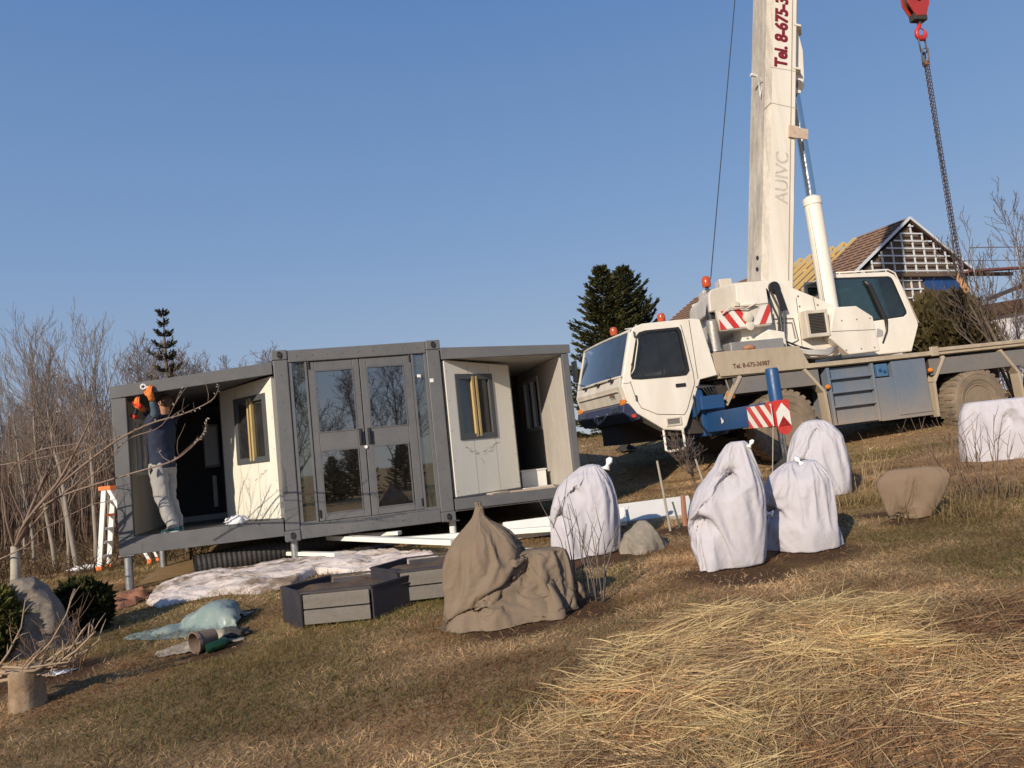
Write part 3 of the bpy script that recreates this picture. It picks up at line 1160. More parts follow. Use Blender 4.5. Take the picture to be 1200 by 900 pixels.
# feet under the hips, pelvis a little forward, chest leaning back under the raised arms
hipL, hipR = J(.10, -.08, .86), J(.10, .08, .86)
kneL, kneR = J(.05, -.085, .46), J(.10, .07, .46)
ankL, ankR = J(-.12, -.09, .09), J(-.02, .07, .09)
pel, wai, che, nek = J(.10, 0, .92), J(.10, 0, 1.06), J(.07, 0, 1.30), J(.02, 0, 1.47)
shL, shR = J(.03, -.19, 1.41), J(.03, .19, 1.41)
PL = Vector((-1.39, .24, .277))


def at_v(px, py, v):
    """house-space point seen at (px, py) in the upright plane v behind the house front, measured from the person's feet"""
    inv = HM.inverted()
    o_, d_ = inv @ CAM, inv.to_3x3() @ ray(px, py)
    return o_+d_*((v-o_.y)/d_.y)-PL


hdL, hdR = at_v(176, 458, -.05), at_v(163, 472, .10)      # left hand on the front roof edge, right hand under it
wrL, wrR = hdL-Vector((0, -.03, .09)), hdR-Vector((-.03, 0, .08))
elL, elR = (shL+wrL)/2+Vector((.05, .02, -.03)), (shR+wrR)/2+Vector((-.06, .05, -.06))
hd0, hd1 = J(.0, 0, 1.56), J(-.02, 0, 1.66)
body = skin_mesh('body', [
    (pel, .11), (wai, .10), (che, .12), (nek, .052), (hd0, (.078, .07)), (hd1, (.088, .078)), (J(-.01, 0, 1.71), (.06, .055)),
    (shL, .05), (elL, .038), (wrL, .027), (shR, .05), (elR, .038), (wrR, .027),
    (hipL, .08), (kneL, .052), (ankL, .038), (hipR, .08), (kneR, .052), (ankR, .038), (J(-.02, -.095, .04), .036), (J(.08, .075, .04), .036),
    (wrL+(wrL-elL).normalized()*.07, (.036, .02)), (wrR+(wrR-elR).normalized()*.07, (.036, .02)), (J(.075, 0, 1.585), .024)],
    [(0, 1), (1, 2), (2, 3), (3, 4), (4, 5), (5, 6), (2, 7), (7, 8), (8, 9), (2, 10), (10, 11), (11, 12), (0, 13), (13, 14), (14, 15), (0, 16), (16, 17), (17, 18), (15, 19), (18, 20), (9, 21), (12, 22), (4, 23)],
    SKIN, man)


def loft(rings, name, m, parent, n=28, wr=.006, freq=(6, 16), seed=1, mb=None):
    """soft garment: ellipses (centre, half width across, half depth along the facing) joined by a smooth skin with cloth wrinkles"""
    o = mb or MB()
    out = []
    k = len(rings)
    for i in range(k-1):
        p = [rings[max(i-1, 0)], rings[i], rings[i+1], rings[min(i+2, k-1)]]
        for q_ in range(6):
            u = q_/6
            w_ = (.5*(-u+2*u*u-u**3), .5*(2-5*u*u+3*u**3), .5*(u+4*u*u-3*u**3), .5*(-u*u+u**3))
            c_ = sum((Vector(p[a][0])*w_[a] for a in range(4)), Vector())
            out.append((c_, sum(p[a][1]*w_[a] for a in range(4)), sum(p[a][2]*w_[a] for a in range(4))))
    out.append((Vector(rings[-1][0]), rings[-1][1], rings[-1][2]))
    vs = []
    for (c_, a, b_) in out:
        for t in range(n):
            an = 2*math.pi*t/n
            ca, sa = math.cos(an), math.sin(an)
            w_ = wr*(2.2*abs(2*float(fbm(ca*freq[0]*.35+seed, sa*freq[0]*.35+c_.z*3, c_.z*freq[1]*.7, seed, 2))-1)-.6)
            vs.append(c_+s_*(ca*(a+w_))+f_*(sa*(b_+w_)))
    fs = [tuple(range(n-1, -1, -1)), tuple(range((len(out)-1)*n, len(out)*n))]
    for i in range(len(out)-1):
        for t in range(n):
            fs.append((i*n+t, i*n+(t+1) % n, (i+1)*n+(t+1) % n, (i+1)*n+t))
    o.add(vs, fs)
    return o if mb else o.build(name, m, parent, smooth=True, autos=60)


fl_ = MB()
loft([(J(.10, 0, .82), .165, .150), (J(.10, 0, .845), .172, .156), (J(.10, 0, .93), .170, .150), (J(.10, 0, 1.06), .175, .140), (J(.08, 0, 1.22), .188, .140), (J(.06, 0, 1.34), .185, .130), (J(.04, 0, 1.42), .140, .105), (J(.025, 0, 1.465), .080, .075), (J(.015, 0, 1.50), .066, .066)], '', None, None, mb=fl_, wr=.010, seed=3)
for sh_, el_ in ((shL, elL), (shR, elR)):
    fl_.tube([sh_.lerp(Vector(che), .25), sh_, sh_.lerp(el_, .35), sh_.lerp(el_, .62)], [.085, .088, .076, .066], 16)
fl_.build('fleece', HOOD, man, smooth=True, autos=60)
skin_mesh('sleeve', [(shL.lerp(elL, .35), .066), (elL, .056), (wrL.lerp(elL, .12), .042)], [(0, 1), (1, 2)], SLEEVE, man)
skin_mesh('sleeve', [(shR.lerp(elR, .35), .066), (elR, .056), (wrR.lerp(elR, .12), .042)], [(0, 1), (1, 2)], HOOD, man)
tro = MB()
loft([(J(.10, 0, .74), .10, .12), (J(.10, 0, .80), .150, .145), (J(.10, 0, .88), .158, .145), (J(.10, 0, .95), .150, .135)], '', None, None, mb=tro, wr=.006, seed=5)
for hp_, kn_, an_, sd in ((hipL, kneL, ankL, 7), (hipR, kneR, ankR, 9)):
    loft([(an_+Vector((0, 0, -.035)), .062, .070), (an_+Vector((0, 0, -.005)), .072, .080), (an_.lerp(kn_, .3), .080, .088), (kn_.lerp(an_, .3), .086, .092), (kn_, .088, .098), (kn_.lerp(hp_, .5), .098, .110), (hp_+Vector((0, 0, -.02)), .102, .125), (hp_+Vector((0, 0, .03)), .09, .11)], '', None, None, mb=tro, wr=.014, freq=(5, 15), seed=sd)
tr = tro.build('trousers', PANTS, man, smooth=True, autos=60)
pk = MB()
pk.tube([J(.02, -.245, .86), J(.01, -.252, .80), J(.03, -.25, .75)], [.004, .022, .004], 8)
pk.build('pocket', BLACK, tr)
for a, nm in ((J(-.12, -.09, 0), 'shoe'), (J(-.02, .07, 0), 'shoe')):
    so = MB()
    prof = [(-.085, .024, .05, .03), (-.07, .036, .075, .035), (-.03, .042, .095, .04), (.01, .043, .092, .04), (.06, .046, .070, .035), (.11, .048, .055, .03), (.155, .042, .046, .026), (.185, .026, .036, .022), (.195, .010, .028, .02)]
    n8 = 16
    vs_ = []
    for (t, w_, top_, mid_) in prof:
        for q8 in range(n8):
            an8 = 2*math.pi*q8/n8
            z8 = mid_+(math.sin(an8)*(top_-mid_) if math.sin(an8) > 0 else math.sin(an8)*(mid_-.012))
            vs_.append(a+f_*t+s_*(w_*math.cos(an8))+Vector((0, 0, z8)))
    so.add(vs_, [tuple(range(n8-1, -1, -1)), tuple(range((len(prof)-1)*n8, len(prof)*n8))]+[(i8*n8+q8, i8*n8+(q8+1) % n8, (i8+1)*n8+(q8+1) % n8, (i8+1)*n8+q8) for i8 in range(len(prof)-1) for q8 in range(n8)])
    sh = so.build('shoe', SHOE, man, smooth=True)
    sl_ = MB()
    ol = []
    for i in range(20):
        t = 2*math.pi*i/20
        ol.append(a+f_*(.05+.15*math.cos(t))+s_*(.052*math.sin(t)))
    sl_.add([(q_.x, q_.y, .001) for q_ in ol]+[(q_.x, q_.y, .022) for q_ in ol], [tuple(range(20)), tuple(range(20, 40))]+[(i, (i+1) % 20, 20+(i+1) % 20, 20+i) for i in range(20)])
    sl_.build('sole', mat('pale_sole', (.35, .36, .35), .7), sh)


def glove(wr, el, curl, seed):
    d = (wr-el).normalized()
    side = d.cross(Vector((0, 0, 1)))
    side = side.normalized() if side.length > .05 else f_
    nrm = side.cross(d).normalized()
    g = MB()
    c0 = wr+d*.005
    g.tube([c0-d*.03, c0, c0+d*.04, c0+d*.085], [.038, .036, .042, .036], 12)
    for i, L_ in enumerate((.062, .074, .07, .055)):
        b0 = c0+d*.08+side*((i-1.5)*.019)
        p1 = b0+d*(L_*.45)+nrm*(curl*.012)
        p2 = p1+d*(L_*.3)+nrm*(curl*.03)
        p3 = p2+d*(L_*.12)+nrm*(curl*.03)
        g.tube([b0-d*.02, b0, p1, p2, p3], [.011, .0115, .011, .010, .006], 8)
    t0 = c0+d*.03+side*.036
    g.tube([t0-side*.02, t0+side*.018+d*.02, t0+side*.026+d*.045+nrm*.015, t0+side*.02+d*.065+nrm*.03], [.014, .014, .012, .007], 8)
    return g.build('glove', GLOVE, man, smooth=True)


glove(wrL, elL, 1.0, 1)
glove(wrR, elR, 1.2, 2)
# hair cap, ears, nose, eyes, mouth on a head tilted up and turned away
hc = Vector(hd1)+Vector((0, 0, .0))
up_ = (Vector((0, 0, 1))-f_*.35).normalized()
fw_ = (f_+Vector((0, 0, .35))).normalized()
h = MB()
V, F = [], []
for i in range(9):
    th = math.pi*.62*i/8
    for j in range(20):
        ph = 2*math.pi*j/20
        back = math.cos(ph)
        rr_ = 1.0+.02*math.sin(7*ph+3*i)
        tt = th*(1.0 if back < .2 else .62)
        q_ = hc+up_*(math.cos(tt)*.108*rr_)+fw_*(math.sin(tt)*math.cos(ph)*.104*rr_)+s_*(math.sin(tt)*math.sin(ph)*.09*rr_)
        V.append(q_)
for i in range(8):
    for j in range(20):
        F.append((i*20+j, i*20+(j+1) % 20, (i+1)*20+(j+1) % 20, (i+1)*20+j))
h.add(V, F).build('hair', HAIR, man, smooth=True)
fa = MB()
fa.tube([hc+fw_*.085+up_*.01, hc+fw_*.108-up_*.022, hc+fw_*.09-up_*.032], [.009, .013, .009], 8)
for sgn in (-1, 1):
    fa.torus(hc+s_*(sgn*.088)-up_*.01-fw_*.01, .022, .008, s_, 12, 6)
fa.build('face_features', SKIN, man, smooth=True)
ey = MB()
for sgn in (-1, 1):
    ey.lathe([(0, -.009), (.008, -.004), (.009, .003), (0, .009)], fw_, hc+fw_*.083+s_*(sgn*.032)+up_*.006, 10)
ey.tube([hc+fw_*.086-up_*.055-s_*.025, hc+fw_*.092-up_*.057, hc+fw_*.086-up_*.055+s_*.025], [.003, .005, .003], 6)
ey.build('eyes_and_mouth', mat('dark_feature', (.05, .025, .02), .4), man, smooth=True)

# cordless drill held up in the right hand
hp_ = wrR+(wrR-elR).normalized()*.08
dm = Matrix.Translation(pw) @ Matrix.Rotation(HYAW, 4, 'Z') @ Matrix.Translation(hp_)
REDP = mat('red_plastic', (.50, .03, .02), .45, var=.1)
dr = thing('cordless_drill', dm.to_translation(), 'red and black cordless drill held up by the person against the wing ceiling', 'drill', HYAW)
g = MB()
ad = (f_*.75+Vector((0, 0, .45))).normalized()
gd = ad.cross(s_).normalized()
g.tube([-ad*.06, -ad*.05, ad*.06, ad*.09], [.02, .03, .03, .02], 12)
g.build('motor_housing', REDP, dr, smooth=True, autos=40)
MB().tube([gd*.02, gd*.13], [.019, .022], 10).build('grip', BLACK, dr, smooth=True, autos=40)
MB().bar(gd*.13, gd*.175, .055, .08, ad).build('battery', REDP, dr, bevel=.005)
MB().tube([ad*.09, ad*.125, ad*.13, ad*.19], [.018, .013, .004, .003], 10).build('chuck', STEEL, dr, smooth=True, autos=40)
cl = MB()
cp = HM.inverted() @ at(167.5, 453, (HM @ Vector((-1.66, -.03, 2))).y)
cl.torus((cp.x, -.03, cp.z), .028, .012, (0, 1, .2), 16, 8)
cl.bar((cp.x+.03, -.03, cp.z-.002), (cp.x+.10, -.028, cp.z-.02), .015, .02)
cl.build('ceiling_clip', WHITEP, house, smooth=False)
# ------------------------------------------------------------------ mobile crane
WP = mat('crane_white', (.82, .765, .665), .42, dirt=(.50, .41, .31), damt=.48, dscale=1.3, streak=(1.2, 1.2, .3), var=.04, vscale=5)
WPD = mat('crane_white_dirty', (.66, .60, .50), .5, dirt=(.30, .22, .15), damt=.55, dscale=1.6, streak=(1.4, 1.4, .25), var=.07, vscale=6)
BOOMP = mat('boom_white', (.79, .735, .63), .45, dirt=(.50, .40, .29), damt=.42, dscale=1.1, streak=(3, 3, .16), var=.05, vscale=4)
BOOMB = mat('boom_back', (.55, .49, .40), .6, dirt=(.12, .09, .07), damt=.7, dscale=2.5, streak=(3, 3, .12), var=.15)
DECK = mat('deck_beige', (.44, .36, .26), .6, dirt=(.22, .16, .105), damt=.5, dscale=2.4, streak=(1.5, 1.5, .4), var=.12)
CHAS = mat('chassis_grey', (.16, .155, .15), .6, dirt=(.26, .19, .13), damt=.5, dscale=2, var=.15)
UNDER = mat('underbody', (.03, .028, .026), .85, dirt=(.10, .07, .045), damt=.4, var=.3)
BLUEG = lowdirt(mat('box_bluegrey', (.12, .165, .225), .5, dirt=(.27, .21, .155), damt=.45, dscale=1.8, streak=(1.2, 1.2, .5), var=.1), .5, 1.5, (.40, .29, .18), .75)
BLUE = mat('outrigger_blue', (.012, .065, .185), .42, dirt=(.05, .06, .08), damt=.4, dscale=3, var=.15)
BUMPB = mat('bumper_blue', (.022, .03, .075), .5, dirt=(.10, .09, .08), damt=.4, var=.2)
TYRE = mat('tyre', (.13, .105, .08), .9, dirt=(.33, .24, .155), damt=.95, dscale=2.2, var=.3, bump=.6, bscale=40)
RIM = mat('rim', (.20, .155, .11), .8, dirt=(.28, .20, .125), damt=.7, dscale=4, var=.25)
REDM = mat('warning_red', (.55, .035, .028), .45, dirt=(.5, .25, .18), damt=.25, var=.1)
WHITEM = mat('warning_white', (.78, .74, .68), .45, dirt=(.5, .4, .3), damt=.3)
LETTER = mat('dark_red_letter', (.20, .012, .018), .5, var=.1)
GHOST = mat('worn_letter', (.44, .38, .32), .6, dirt=(.72, .68, .60), damt=.75, dscale=9, var=.2)
SMALLT = mat('small_letter', (.13, .05, .03), .6)
GRILL = mat('dark_grille', (.07, .06, .05), .6, var=.2)
CHROME = mat('chrome_rod', (.62, .66, .68), .12, metal=1, var=.05)
GALV = mat('perforated_steel', (.40, .38, .35), .4, dirt=(.2, .16, .12), damt=.4, metal=.5, bump=.6, bscale=45)
BEACON = mat('amber_beacon', (.45, .07, .02), .2, var=.1)
AMBER = mat('orange_lens', (.62, .20, .02), .3)
CABGL = mat_glass('cab_glass', (.26, .31, .33), 1.5, .12, 1.9, (.30, .36, .42))  # bluish diffuse film stands in for sky mirrored in the windscreen
SIDEGL = mat_glass('side_glass', (.50, .54, .54), 1.5, .05, 1.2)
OPGL = mat_glass('operator_glass', (.42, .58, .56), 1.5, .10, 1.7, (.2, .3, .3))
SEATM = mat('seat_cloth', (.06, .055, .055), .9, var=.2)
CABIN = mat('cab_lining', (.16, .15, .14), .8, var=.1)
ROPE = mat('steel_rope', (.045, .05, .06), .55, metal=.4, bump=.5, bscale=200)

CYAW = R(14)
CB = Vector((4.891, 13.6, .742))
crane = thing('mobile_crane', CB, 'white two-axle mobile crane with raised boom, blue outriggers and dark red phone number', 'crane', CYAW)
crane.rotation_euler = (0, -R(1.03), CYAW)
OFF = (0, 0, -.742)


def CMB():
    return MB(OFF)


CW = 2.5
# --- driver's cab: shell with window openings
side_out = [(-3.02, 2.17), (-2.86, 1.93), (-2.40, 1.60), (-2.06, 1.55), (-1.98, 1.62), (-1.60, 2.40), (-1.25, 2.45), (-1.44, 3.47), (-1.60, 3.50), (-2.55, 3.48), (-2.72, 3.43), (-2.80, 3.32), (-3.03, 2.60), (-3.08, 2.42)]
side_in = [(-2.88, 2.60), (-2.86, 2.55), (-2.70, 2.53), (-2.0, 2.52), (-1.88, 2.525), (-1.81, 2.60), (-1.815, 2.70), (-1.865, 3.28), (-1.90, 3.345), (-2.50, 3.335), (-2.62, 3.31), (-2.68, 3.25), (-2.85, 2.75), (-2.87, 2.68)]
cab = CMB().ring(side_out, side_in, 0, .05)
cab.ring(side_out, side_in, CW-.05, CW)
prof = side_out
# roof, rear, belly; the front panel below the windscreen
cab.prism([(-1.44, 3.469), (-1.60, 3.499), (-2.55, 3.479), (-2.72, 3.429), (-2.70, 3.39), (-2.53, 3.43), (-1.6, 3.45), (-1.46, 3.43)], .051, CW-.051)
cab.prism([(-1.252, 2.452), (-1.442, 3.44), (-1.48, 3.43), (-1.30, 2.45)], .051, CW-.051)
cab.prism([(-1.3, 2.45), (-1.6, 2.402), (-1.6, 2.45)], .051, CW-.051)
cab.prism([(-3.018, 2.15), (-2.858, 1.935), (-2.4, 1.605), (-2.06, 1.555), (-2.06, 1.60), (-2.4, 1.66), (-2.83, 1.97), (-2.96, 2.17)], .051, CW-.051)
cab.prism([(-1.603, 2.397), (-1.98, 1.625), (-2.06, 1.60), (-1.68, 2.42)], .051, CW-.051)
cb = cab.build('cab', WP, crane, bevel=.022)
# front panel in dirty grey beige, slightly proud, with ribs
fp = CMB()
fp.prism([(-3.10, 2.43), (-3.035, 2.15), (-2.98, 2.15), (-3.0, 2.60), (-3.045, 2.60)], .12, CW-.10)
fp.prism([(-3.115, 2.36), (-3.105, 2.34), (-3.09, 2.34), (-3.09, 2.36)], .2, CW-.2)
fpo = fp.build('front_panel', WPD, cb, bevel=.012)
lettering('STAI', .11, Matrix.Translation((-3.108, .60, 2.27-.742)) @ Matrix.Rotation(R(-90), 4, 'Z') @ Matrix.Rotation(R(80), 4, 'X'), 'maker_lettering', SMALLT, fpo, .004)
ws = CMB()
wsp = [(-3.02, .10, 2.62), (-2.80, .10, 3.33), (-2.80, CW-.10, 3.33), (-3.02, CW-.10, 2.62)]
kk = 14
for j in range(kk+1):           # gently bowed pane
    t = j/kk
    bow = -.07*(1-(2*t-1)**2)
    for (x, z) in ((-3.02, 2.615), (-2.795, 3.355)):
        ws.v.append((x+bow, .07+t*(CW-.14), z))
for j in range(kk):
    ws.f.append((2*j, 2*j+1, 2*j+3, 2*j+2))
ws.mi = [0]*len(ws.f)
wso = ws.build('windscreen', CABGL, cb, smooth=True)
tr_ = CMB()
for (x, z) in ((-3.022, 2.60), (-2.79, 3.37)):
    tr_.tube([(x-.07*(1-(2*t-1)**2), .06+t*(CW-.12), z) for t in [i/12 for i in range(13)]], .022, 8)
tr_.bar((-3.03, .06, 2.60), (-2.79, .06, 3.37), .04, .03)
tr_.bar((-3.03, CW-.06, 2.60), (-2.79, CW-.06, 3.37), .04, .03)
tr_.build('screen_surround', WPD, wso)
for y0 in (.45, 1.15, 1.85):
    wi = CMB()
    wi.tube([(-3.09, y0, 2.58), (-3.08, y0+.05, 2.63), (-3.03, y0+.5, 2.70)], .010, 6)
    wi.box((-3.13, y0-.05, 2.545), (-3.06, y0+.05, 2.59))
    wi.build('wiper', BLACK, wso)
# near door: shallow panel line, handle, step recess, side window
dl = CMB()
path = [(-2.92, 2.50), (-2.86, 2.2), (-2.78, 2.02), (-2.5, 1.88), (-2.0, 1.82), (-1.93, 1.9), (-1.72, 2.35), (-1.72, 2.52), (-1.77, 3.0), (-1.83, 3.40)]
dl.tube([(x, -.001, z) for x, z in path], .006, 5)
dl.build('door_seam', GRILL, cb)
CMB().box((-2.09, -.022, 2.31), (-1.90, -.002, 2.37)).build('door_handle', BLACK, cb, bevel=.005)
st = CMB()
st.ring([(-2.36, 1.65), (-2.07, 1.65), (-2.07, 1.80), (-2.36, 1.80)], [(-2.33, 1.68), (-2.10, 1.68), (-2.10, 1.77), (-2.33, 1.77)], -.018, -.001)
sto = st.build('step_recess', WPD, cb, bevel=.004)
CMB().box((-2.33, -.004, 1.681), (-2.10, -.0015, 1.769)).build('recess_back', CHAS, sto)
for y in (.0, CW):
    sgn = -1 if y == 0 else 1
    k = [(x*.985-.035, 2.94+(z-2.94)*.985) for x, z in side_in]
    wo = CMB().prism([(x, z) for x, z in side_in], y-sgn*.022, y-sgn*.028).build('side_window', SIDEGL, cb)
    gk = CMB().ring([(x+(.02 if x > -2.3 else -.02), z+(.02 if z > 2.95 else -.02)) for x, z in side_in], [(x-(.025 if x > -2.3 else -.025), z-(.025 if z > 2.95 else -.025)) for x, z in side_in], y+sgn*.012, y-sgn*.02)
    gk.build('window_seal', BLACK, wo)
    CMB().box((-2.30, y-sgn*.035, 2.54), (-2.27, y-sgn*.02, 3.33)).build('window_divider', BLACK, wo)
sg = CMB()
sg.bar((-1.645, -.001, 2.42), (-1.66, -.001, 3.47), .004, .010).bar((-2.92, -.001, 2.47), (-3.05, -.001, 2.47), .004, .008)
for z in (3.3, 2.75, 2.2):
    sg.cyl((-2.86 if z < 3 else -2.74, -.022, z-.05), (-2.86 if z < 3 else -2.74, -.022, z+.05), .014, 8)
sg.build('door_hinge', GRILL, cb)
sp_ = CMB()
sp_.tube([(-2.42, .02, 1.60), (-2.44, -.02, 1.25), (-2.40, -.04, 1.22), (-2.10, -.04, 1.24), (-2.07, -.02, 1.28), (-2.06, .02, 1.57)], .022, 8)
sp_.build('step_rail', WP, cb, smooth=True)
gr_ = CMB().tube([(-2.89, -.04, 2.62), (-2.84, -.06, 2.7), (-2.71, -.06, 3.14), (-2.69, -.02, 3.22)], .011, 6)
gr_.build('grab_rail', WPD, cb, smooth=True)
# inside of the cab
for y in (.45, 1.55):
    se = CMB().box((-2.25, y, 2.0), (-1.75, y+.5, 2.45)).prism([(-1.78, 2.45), (-1.62, 2.45), (-1.52, 3.1), (-1.66, 3.15)], y, y+.5)
    se.build('seat', SEATM, cb, bevel=.04)
CMB().prism([(-2.98, 2.3), (-2.55, 2.3), (-2.6, 2.50), (-2.98, 2.59)], .07, CW-.07).build('dashboard', BLACK, cb)
CMB().torus((-2.45, .7, 2.62), .21, .018, (.85, 0, .5), 20, 6).build('steering_wheel', BLACK, cb, smooth=True)
CMB().box((-1.70, .06, 2.45), (-1.62, CW-.06, 3.40)).build('rear_lining', CABIN, cb)
CMB().box((-2.95, .06, 1.95), (-1.7, CW-.06, 1.99)).build('cab_floor', BLACK, cb)
# mirrors
for y, s in ((-.0, -1), (CW, 1)):
    mi = CMB()
    mi.tube([(-2.78, y, 3.3), (-2.95, y+s*.16, 3.28), (-2.95, y+s*.16, 2.85), (-2.9, y, 2.7)], .012, 6)
    if s > 0:
        mi.box((-3.0, y+s*.08, 2.80), (-2.94, y+s*.27, 3.22))
        mi.build('mirror', BLACK, cb)
# bumper
bu = CMB()
bu.prism([(-3.09, 2.12), (-3.12, 1.98), (-2.98, 1.80), (-2.80, 1.84), (-2.84, 1.93), (-3.0, 2.13)], .02, CW-.02)
buo = bu.build('bumper', BUMPB, crane, bevel=.015)
for y in (.22, 1.92):
    CMB().box((-3.13, y, 1.99), (-3.09, y+.34, 2.09)).build('headlight', mat('dark_lens', (.03, .04, .06), .15), buo, bevel=.01)
for y in (.06, CW-.16):
    CMB().box((-3.10, y, 2.10), (-3.02, y+.10, 2.20)).build('indicator', AMBER, buo, bevel=.008)
CMB().box((-2.97, -.012, 1.87), (-2.90, .02, 1.93)).build('side_marker', REDM, buo)
hk = CMB()
hk.torus((-3.14, 1.25, 1.93), .06, .018, (0, 1, 0), 14, 8)
hk.tube([(-3.12, .75, 2.0), (-3.2, .85, 1.88), (-3.18, 1.15, 1.84), (-3.12, 1.3, 1.95)], .014, 6)
hk.build('tow_hook', STEEL, buo, smooth=True)
# beacons
for (x, y, z) in ((-1.72, .95, 3.49), (-2.2, 2.2, 3.49)):
    be = CMB()
    be.lathe([(.05, 0), (.05, .05), (.03, .06), (.03, .13)], org=(x, y, z), n=14)
    bo = be.build('beacon', BLACK, cb, smooth=True, autos=40)
    CMB().lathe([(.055, .13), (.075, .15), (.078, .24), (.06, .29), (0, .31)], org=(x, y, z), n=16).build('lens', BEACON, bo, smooth=True, autos=50)
rl = CMB()
for x in (-2.45, -2.2, -1.95):
    rl.lathe([(.02, 0), (.02, .05), (.035, .06), (0, .075)], org=(x, .5, 3.475), n=10)
rl.tube([(-2.5, .6, 3.50), (-2.5, .9, 3.54), (-1.6, .9, 3.55)], .012, 6)
rl.build('roof_fittings', WPD, cb, smooth=True, autos=40)

# --- chassis
ch = CMB()
ch.box((-2.9, .75, 1.42), (5.6, 1.75, 2.05))
ch.prism([(-2.88, 1.86), (-2.3, 1.50), (-1.4, 1.45), (-1.4, 1.95), (-2.9, 1.95)], .12, CW-.12)
ch.box((-1.2, .25, 2.1), (5.7, 2.25, 2.37))
ch.box((-1.0, .1, 2.06), (.75, .3, 2.37)).box((3.3, .1, 2.06), (5.7, .3, 2.37))
ch.build('chassis', UNDER, crane)
sk = CMB().box((-.95, .02, 2.08), (.80, .05, 2.365)).box((3.25, .02, 2.02), (5.7, .05, 2.33))
sk.build('skirt', CHAS, crane, bevel=.006)
for x in (0, 4.28):
    ax = CMB()
    ax.cyl((x, .3, 1.40), (x, 2.2, 1.40), .13, 14)
    ax.lathe([(.1, -.3), (.3, -.1), (.3, .1), (.1, .3)], (0, 1, 0), (x, 1.25, 1.4), 16)
    ax.build('axle', UNDER, crane, smooth=True, autos=40)


def wheel(x, y, sgn):
    z = 1.40
    t = CMB()
    r, wd = .665, .40
    prof = [(.34, -wd*.40), (.40, -wd*.47), (.52, -wd*.50), (.60, -wd*.47), (.645, -wd*.40), (r, -wd*.28), (r, wd*.28), (.645, wd*.40), (.60, wd*.47), (.52, wd*.50), (.40, wd*.47), (.34, wd*.40)]
    t.lathe(prof, (0, 1, 0), (x, y, z), 56, close=True)
    n_ = 30
    for i in range(n_):          # chunky tread lugs reaching over the shoulder
        for sd_ in (-1, 1):
            a = 2*math.pi*(i+(.5 if sd_ > 0 else 0))/n_
            ca, sa = math.cos(a), math.sin(a)
            M = Matrix(((ca, 0, -sa, x), (0, 1, 0, y), (sa, 0, ca, z), (0, 0, 0, 1)))
            y0, y1 = (sd_*.012, sd_*wd*.44)
            t.box((r-.03, min(y0, y1), -.034), (r+.012, max(y0, y1), .034), M)
            t.box((.60, sd_*wd*.44-.010, -.03), (.640, sd_*wd*.44+.010, .03), M)
    # raised sidewall bands
    for rr in (.44, .55):
        t.torus((x, y+sgn*wd*.495, z), rr, .008, (0, 1, 0), 48, 5)
    wo = CMB().lathe([(.345, wd*.40), (.35, wd*.44), (.33, wd*.45), (.30, wd*.36), (.27, wd*.20), (.20, wd*.18), (.17, wd*.30), (.12, wd*.34), (.11, wd*.42), (0, wd*.43)], (0, sgn, 0), (x, y, z), 36)
    wo.lathe([(.345, -wd*.42), (.30, -wd*.3), (.2, -wd*.1), (0, -wd*.1)], (0, sgn, 0), (x, y, z), 30)
    for i in range(10):
        a = 2*math.pi*i/10
        c_ = (x+.235*math.cos(a), y+sgn*wd*.19, z+.235*math.sin(a))
        wo.cyl(c_, (c_[0], y+sgn*wd*.30, c_[2]), .018, 6)
    ho = bpy.data.objects.new('wheel', None)
    COL.objects.link(ho)
    ho.parent = crane
    t.build('tyre', TYRE, ho, smooth=True, autos=35)
    wo.build('rim', RIM, ho, smooth=True, autos=40)


for x in (0, 4.28):
    wheel(x, .215, -1)
    wheel(x, CW-.215, 1)

# --- deck, rail, fender struts, steps and tank box
dk = CMB()
dk.prism([(-1.27, 2.86), (-1.19, 2.415), (.55, 2.40), (5.9, 2.40), (5.9, 2.48), (.62, 2.485), (.47, 2.83)], 0, .04)
dk.box((-1.22, .041, 2.385), (5.9, CW-.041, 2.425))
dk.prism([(-1.27, 2.86), (-1.19, 2.415), (.55, 2.40), (5.9, 2.40), (5.9, 2.48), (.62, 2.485), (.47, 2.83)], CW-.04, CW)
dk.box((-1.26, .041, 2.43), (-1.20, CW-.041, 2.84))
dk.box((.60, -.02, 2.40), (3.35, .035, 2.415))
dko = dk.build('deck', DECK, crane, bevel=.008)
lettering('Tel. 8-675-36987', .115, Matrix.Translation((-.93, -.004, 2.535-.742)) @ Matrix.Rotation(R(90), 4, 'X'), 'phone_lettering', SMALLT, dko, .002, .002, .93)
rlv = CMB().box((3.38, -.03, 2.46), (5.9, .02, 2.53)).box((3.3, -.035, 2.38), (3.46, .03, 2.56))
rlv.build('deck_rail', DECK, dko, bevel=.008)
for pth in ([(-.80, 2.39), (-1.16, 1.90)], [(.51, 2.39), (.86, 1.94), (.89, 1.28)], [(3.60, 2.36), (3.28, 1.88), (3.26, 1.22)], [(4.95, 2.36), (5.30, 1.88), (5.33, 1.25)]):
    sx = CMB()
    for (a, b_) in zip(pth[:-1], pth[1:]):
        sx.bar((a[0], .10, a[1]), (b_[0], .10, b_[1]), .20, .055, (1, 0, .01))
    sx.build('fender_strut', DECK, crane, bevel=.006)
lad = CMB()
lad.box((.97, -.0, 1.30), (1.02, .55, 2.37)).box((1.93, 0, 1.28), (1.98, .55, 2.37))
lad.box((1.021, .10, 1.30), (1.929, .13, 2.36))
for i, z in enumerate((1.62, 1.88, 2.14)):
    lad.prism([(z, .012) for z in ()] or [(1.021, z), (1.929, z), (1.929, z+.035), (1.021, z+.035)], .012, .099)
lad.box((1.021, .012, 1.30), (1.929, .099, 1.33))
lad.build('step_box', BLUEG, crane, bevel=.008)
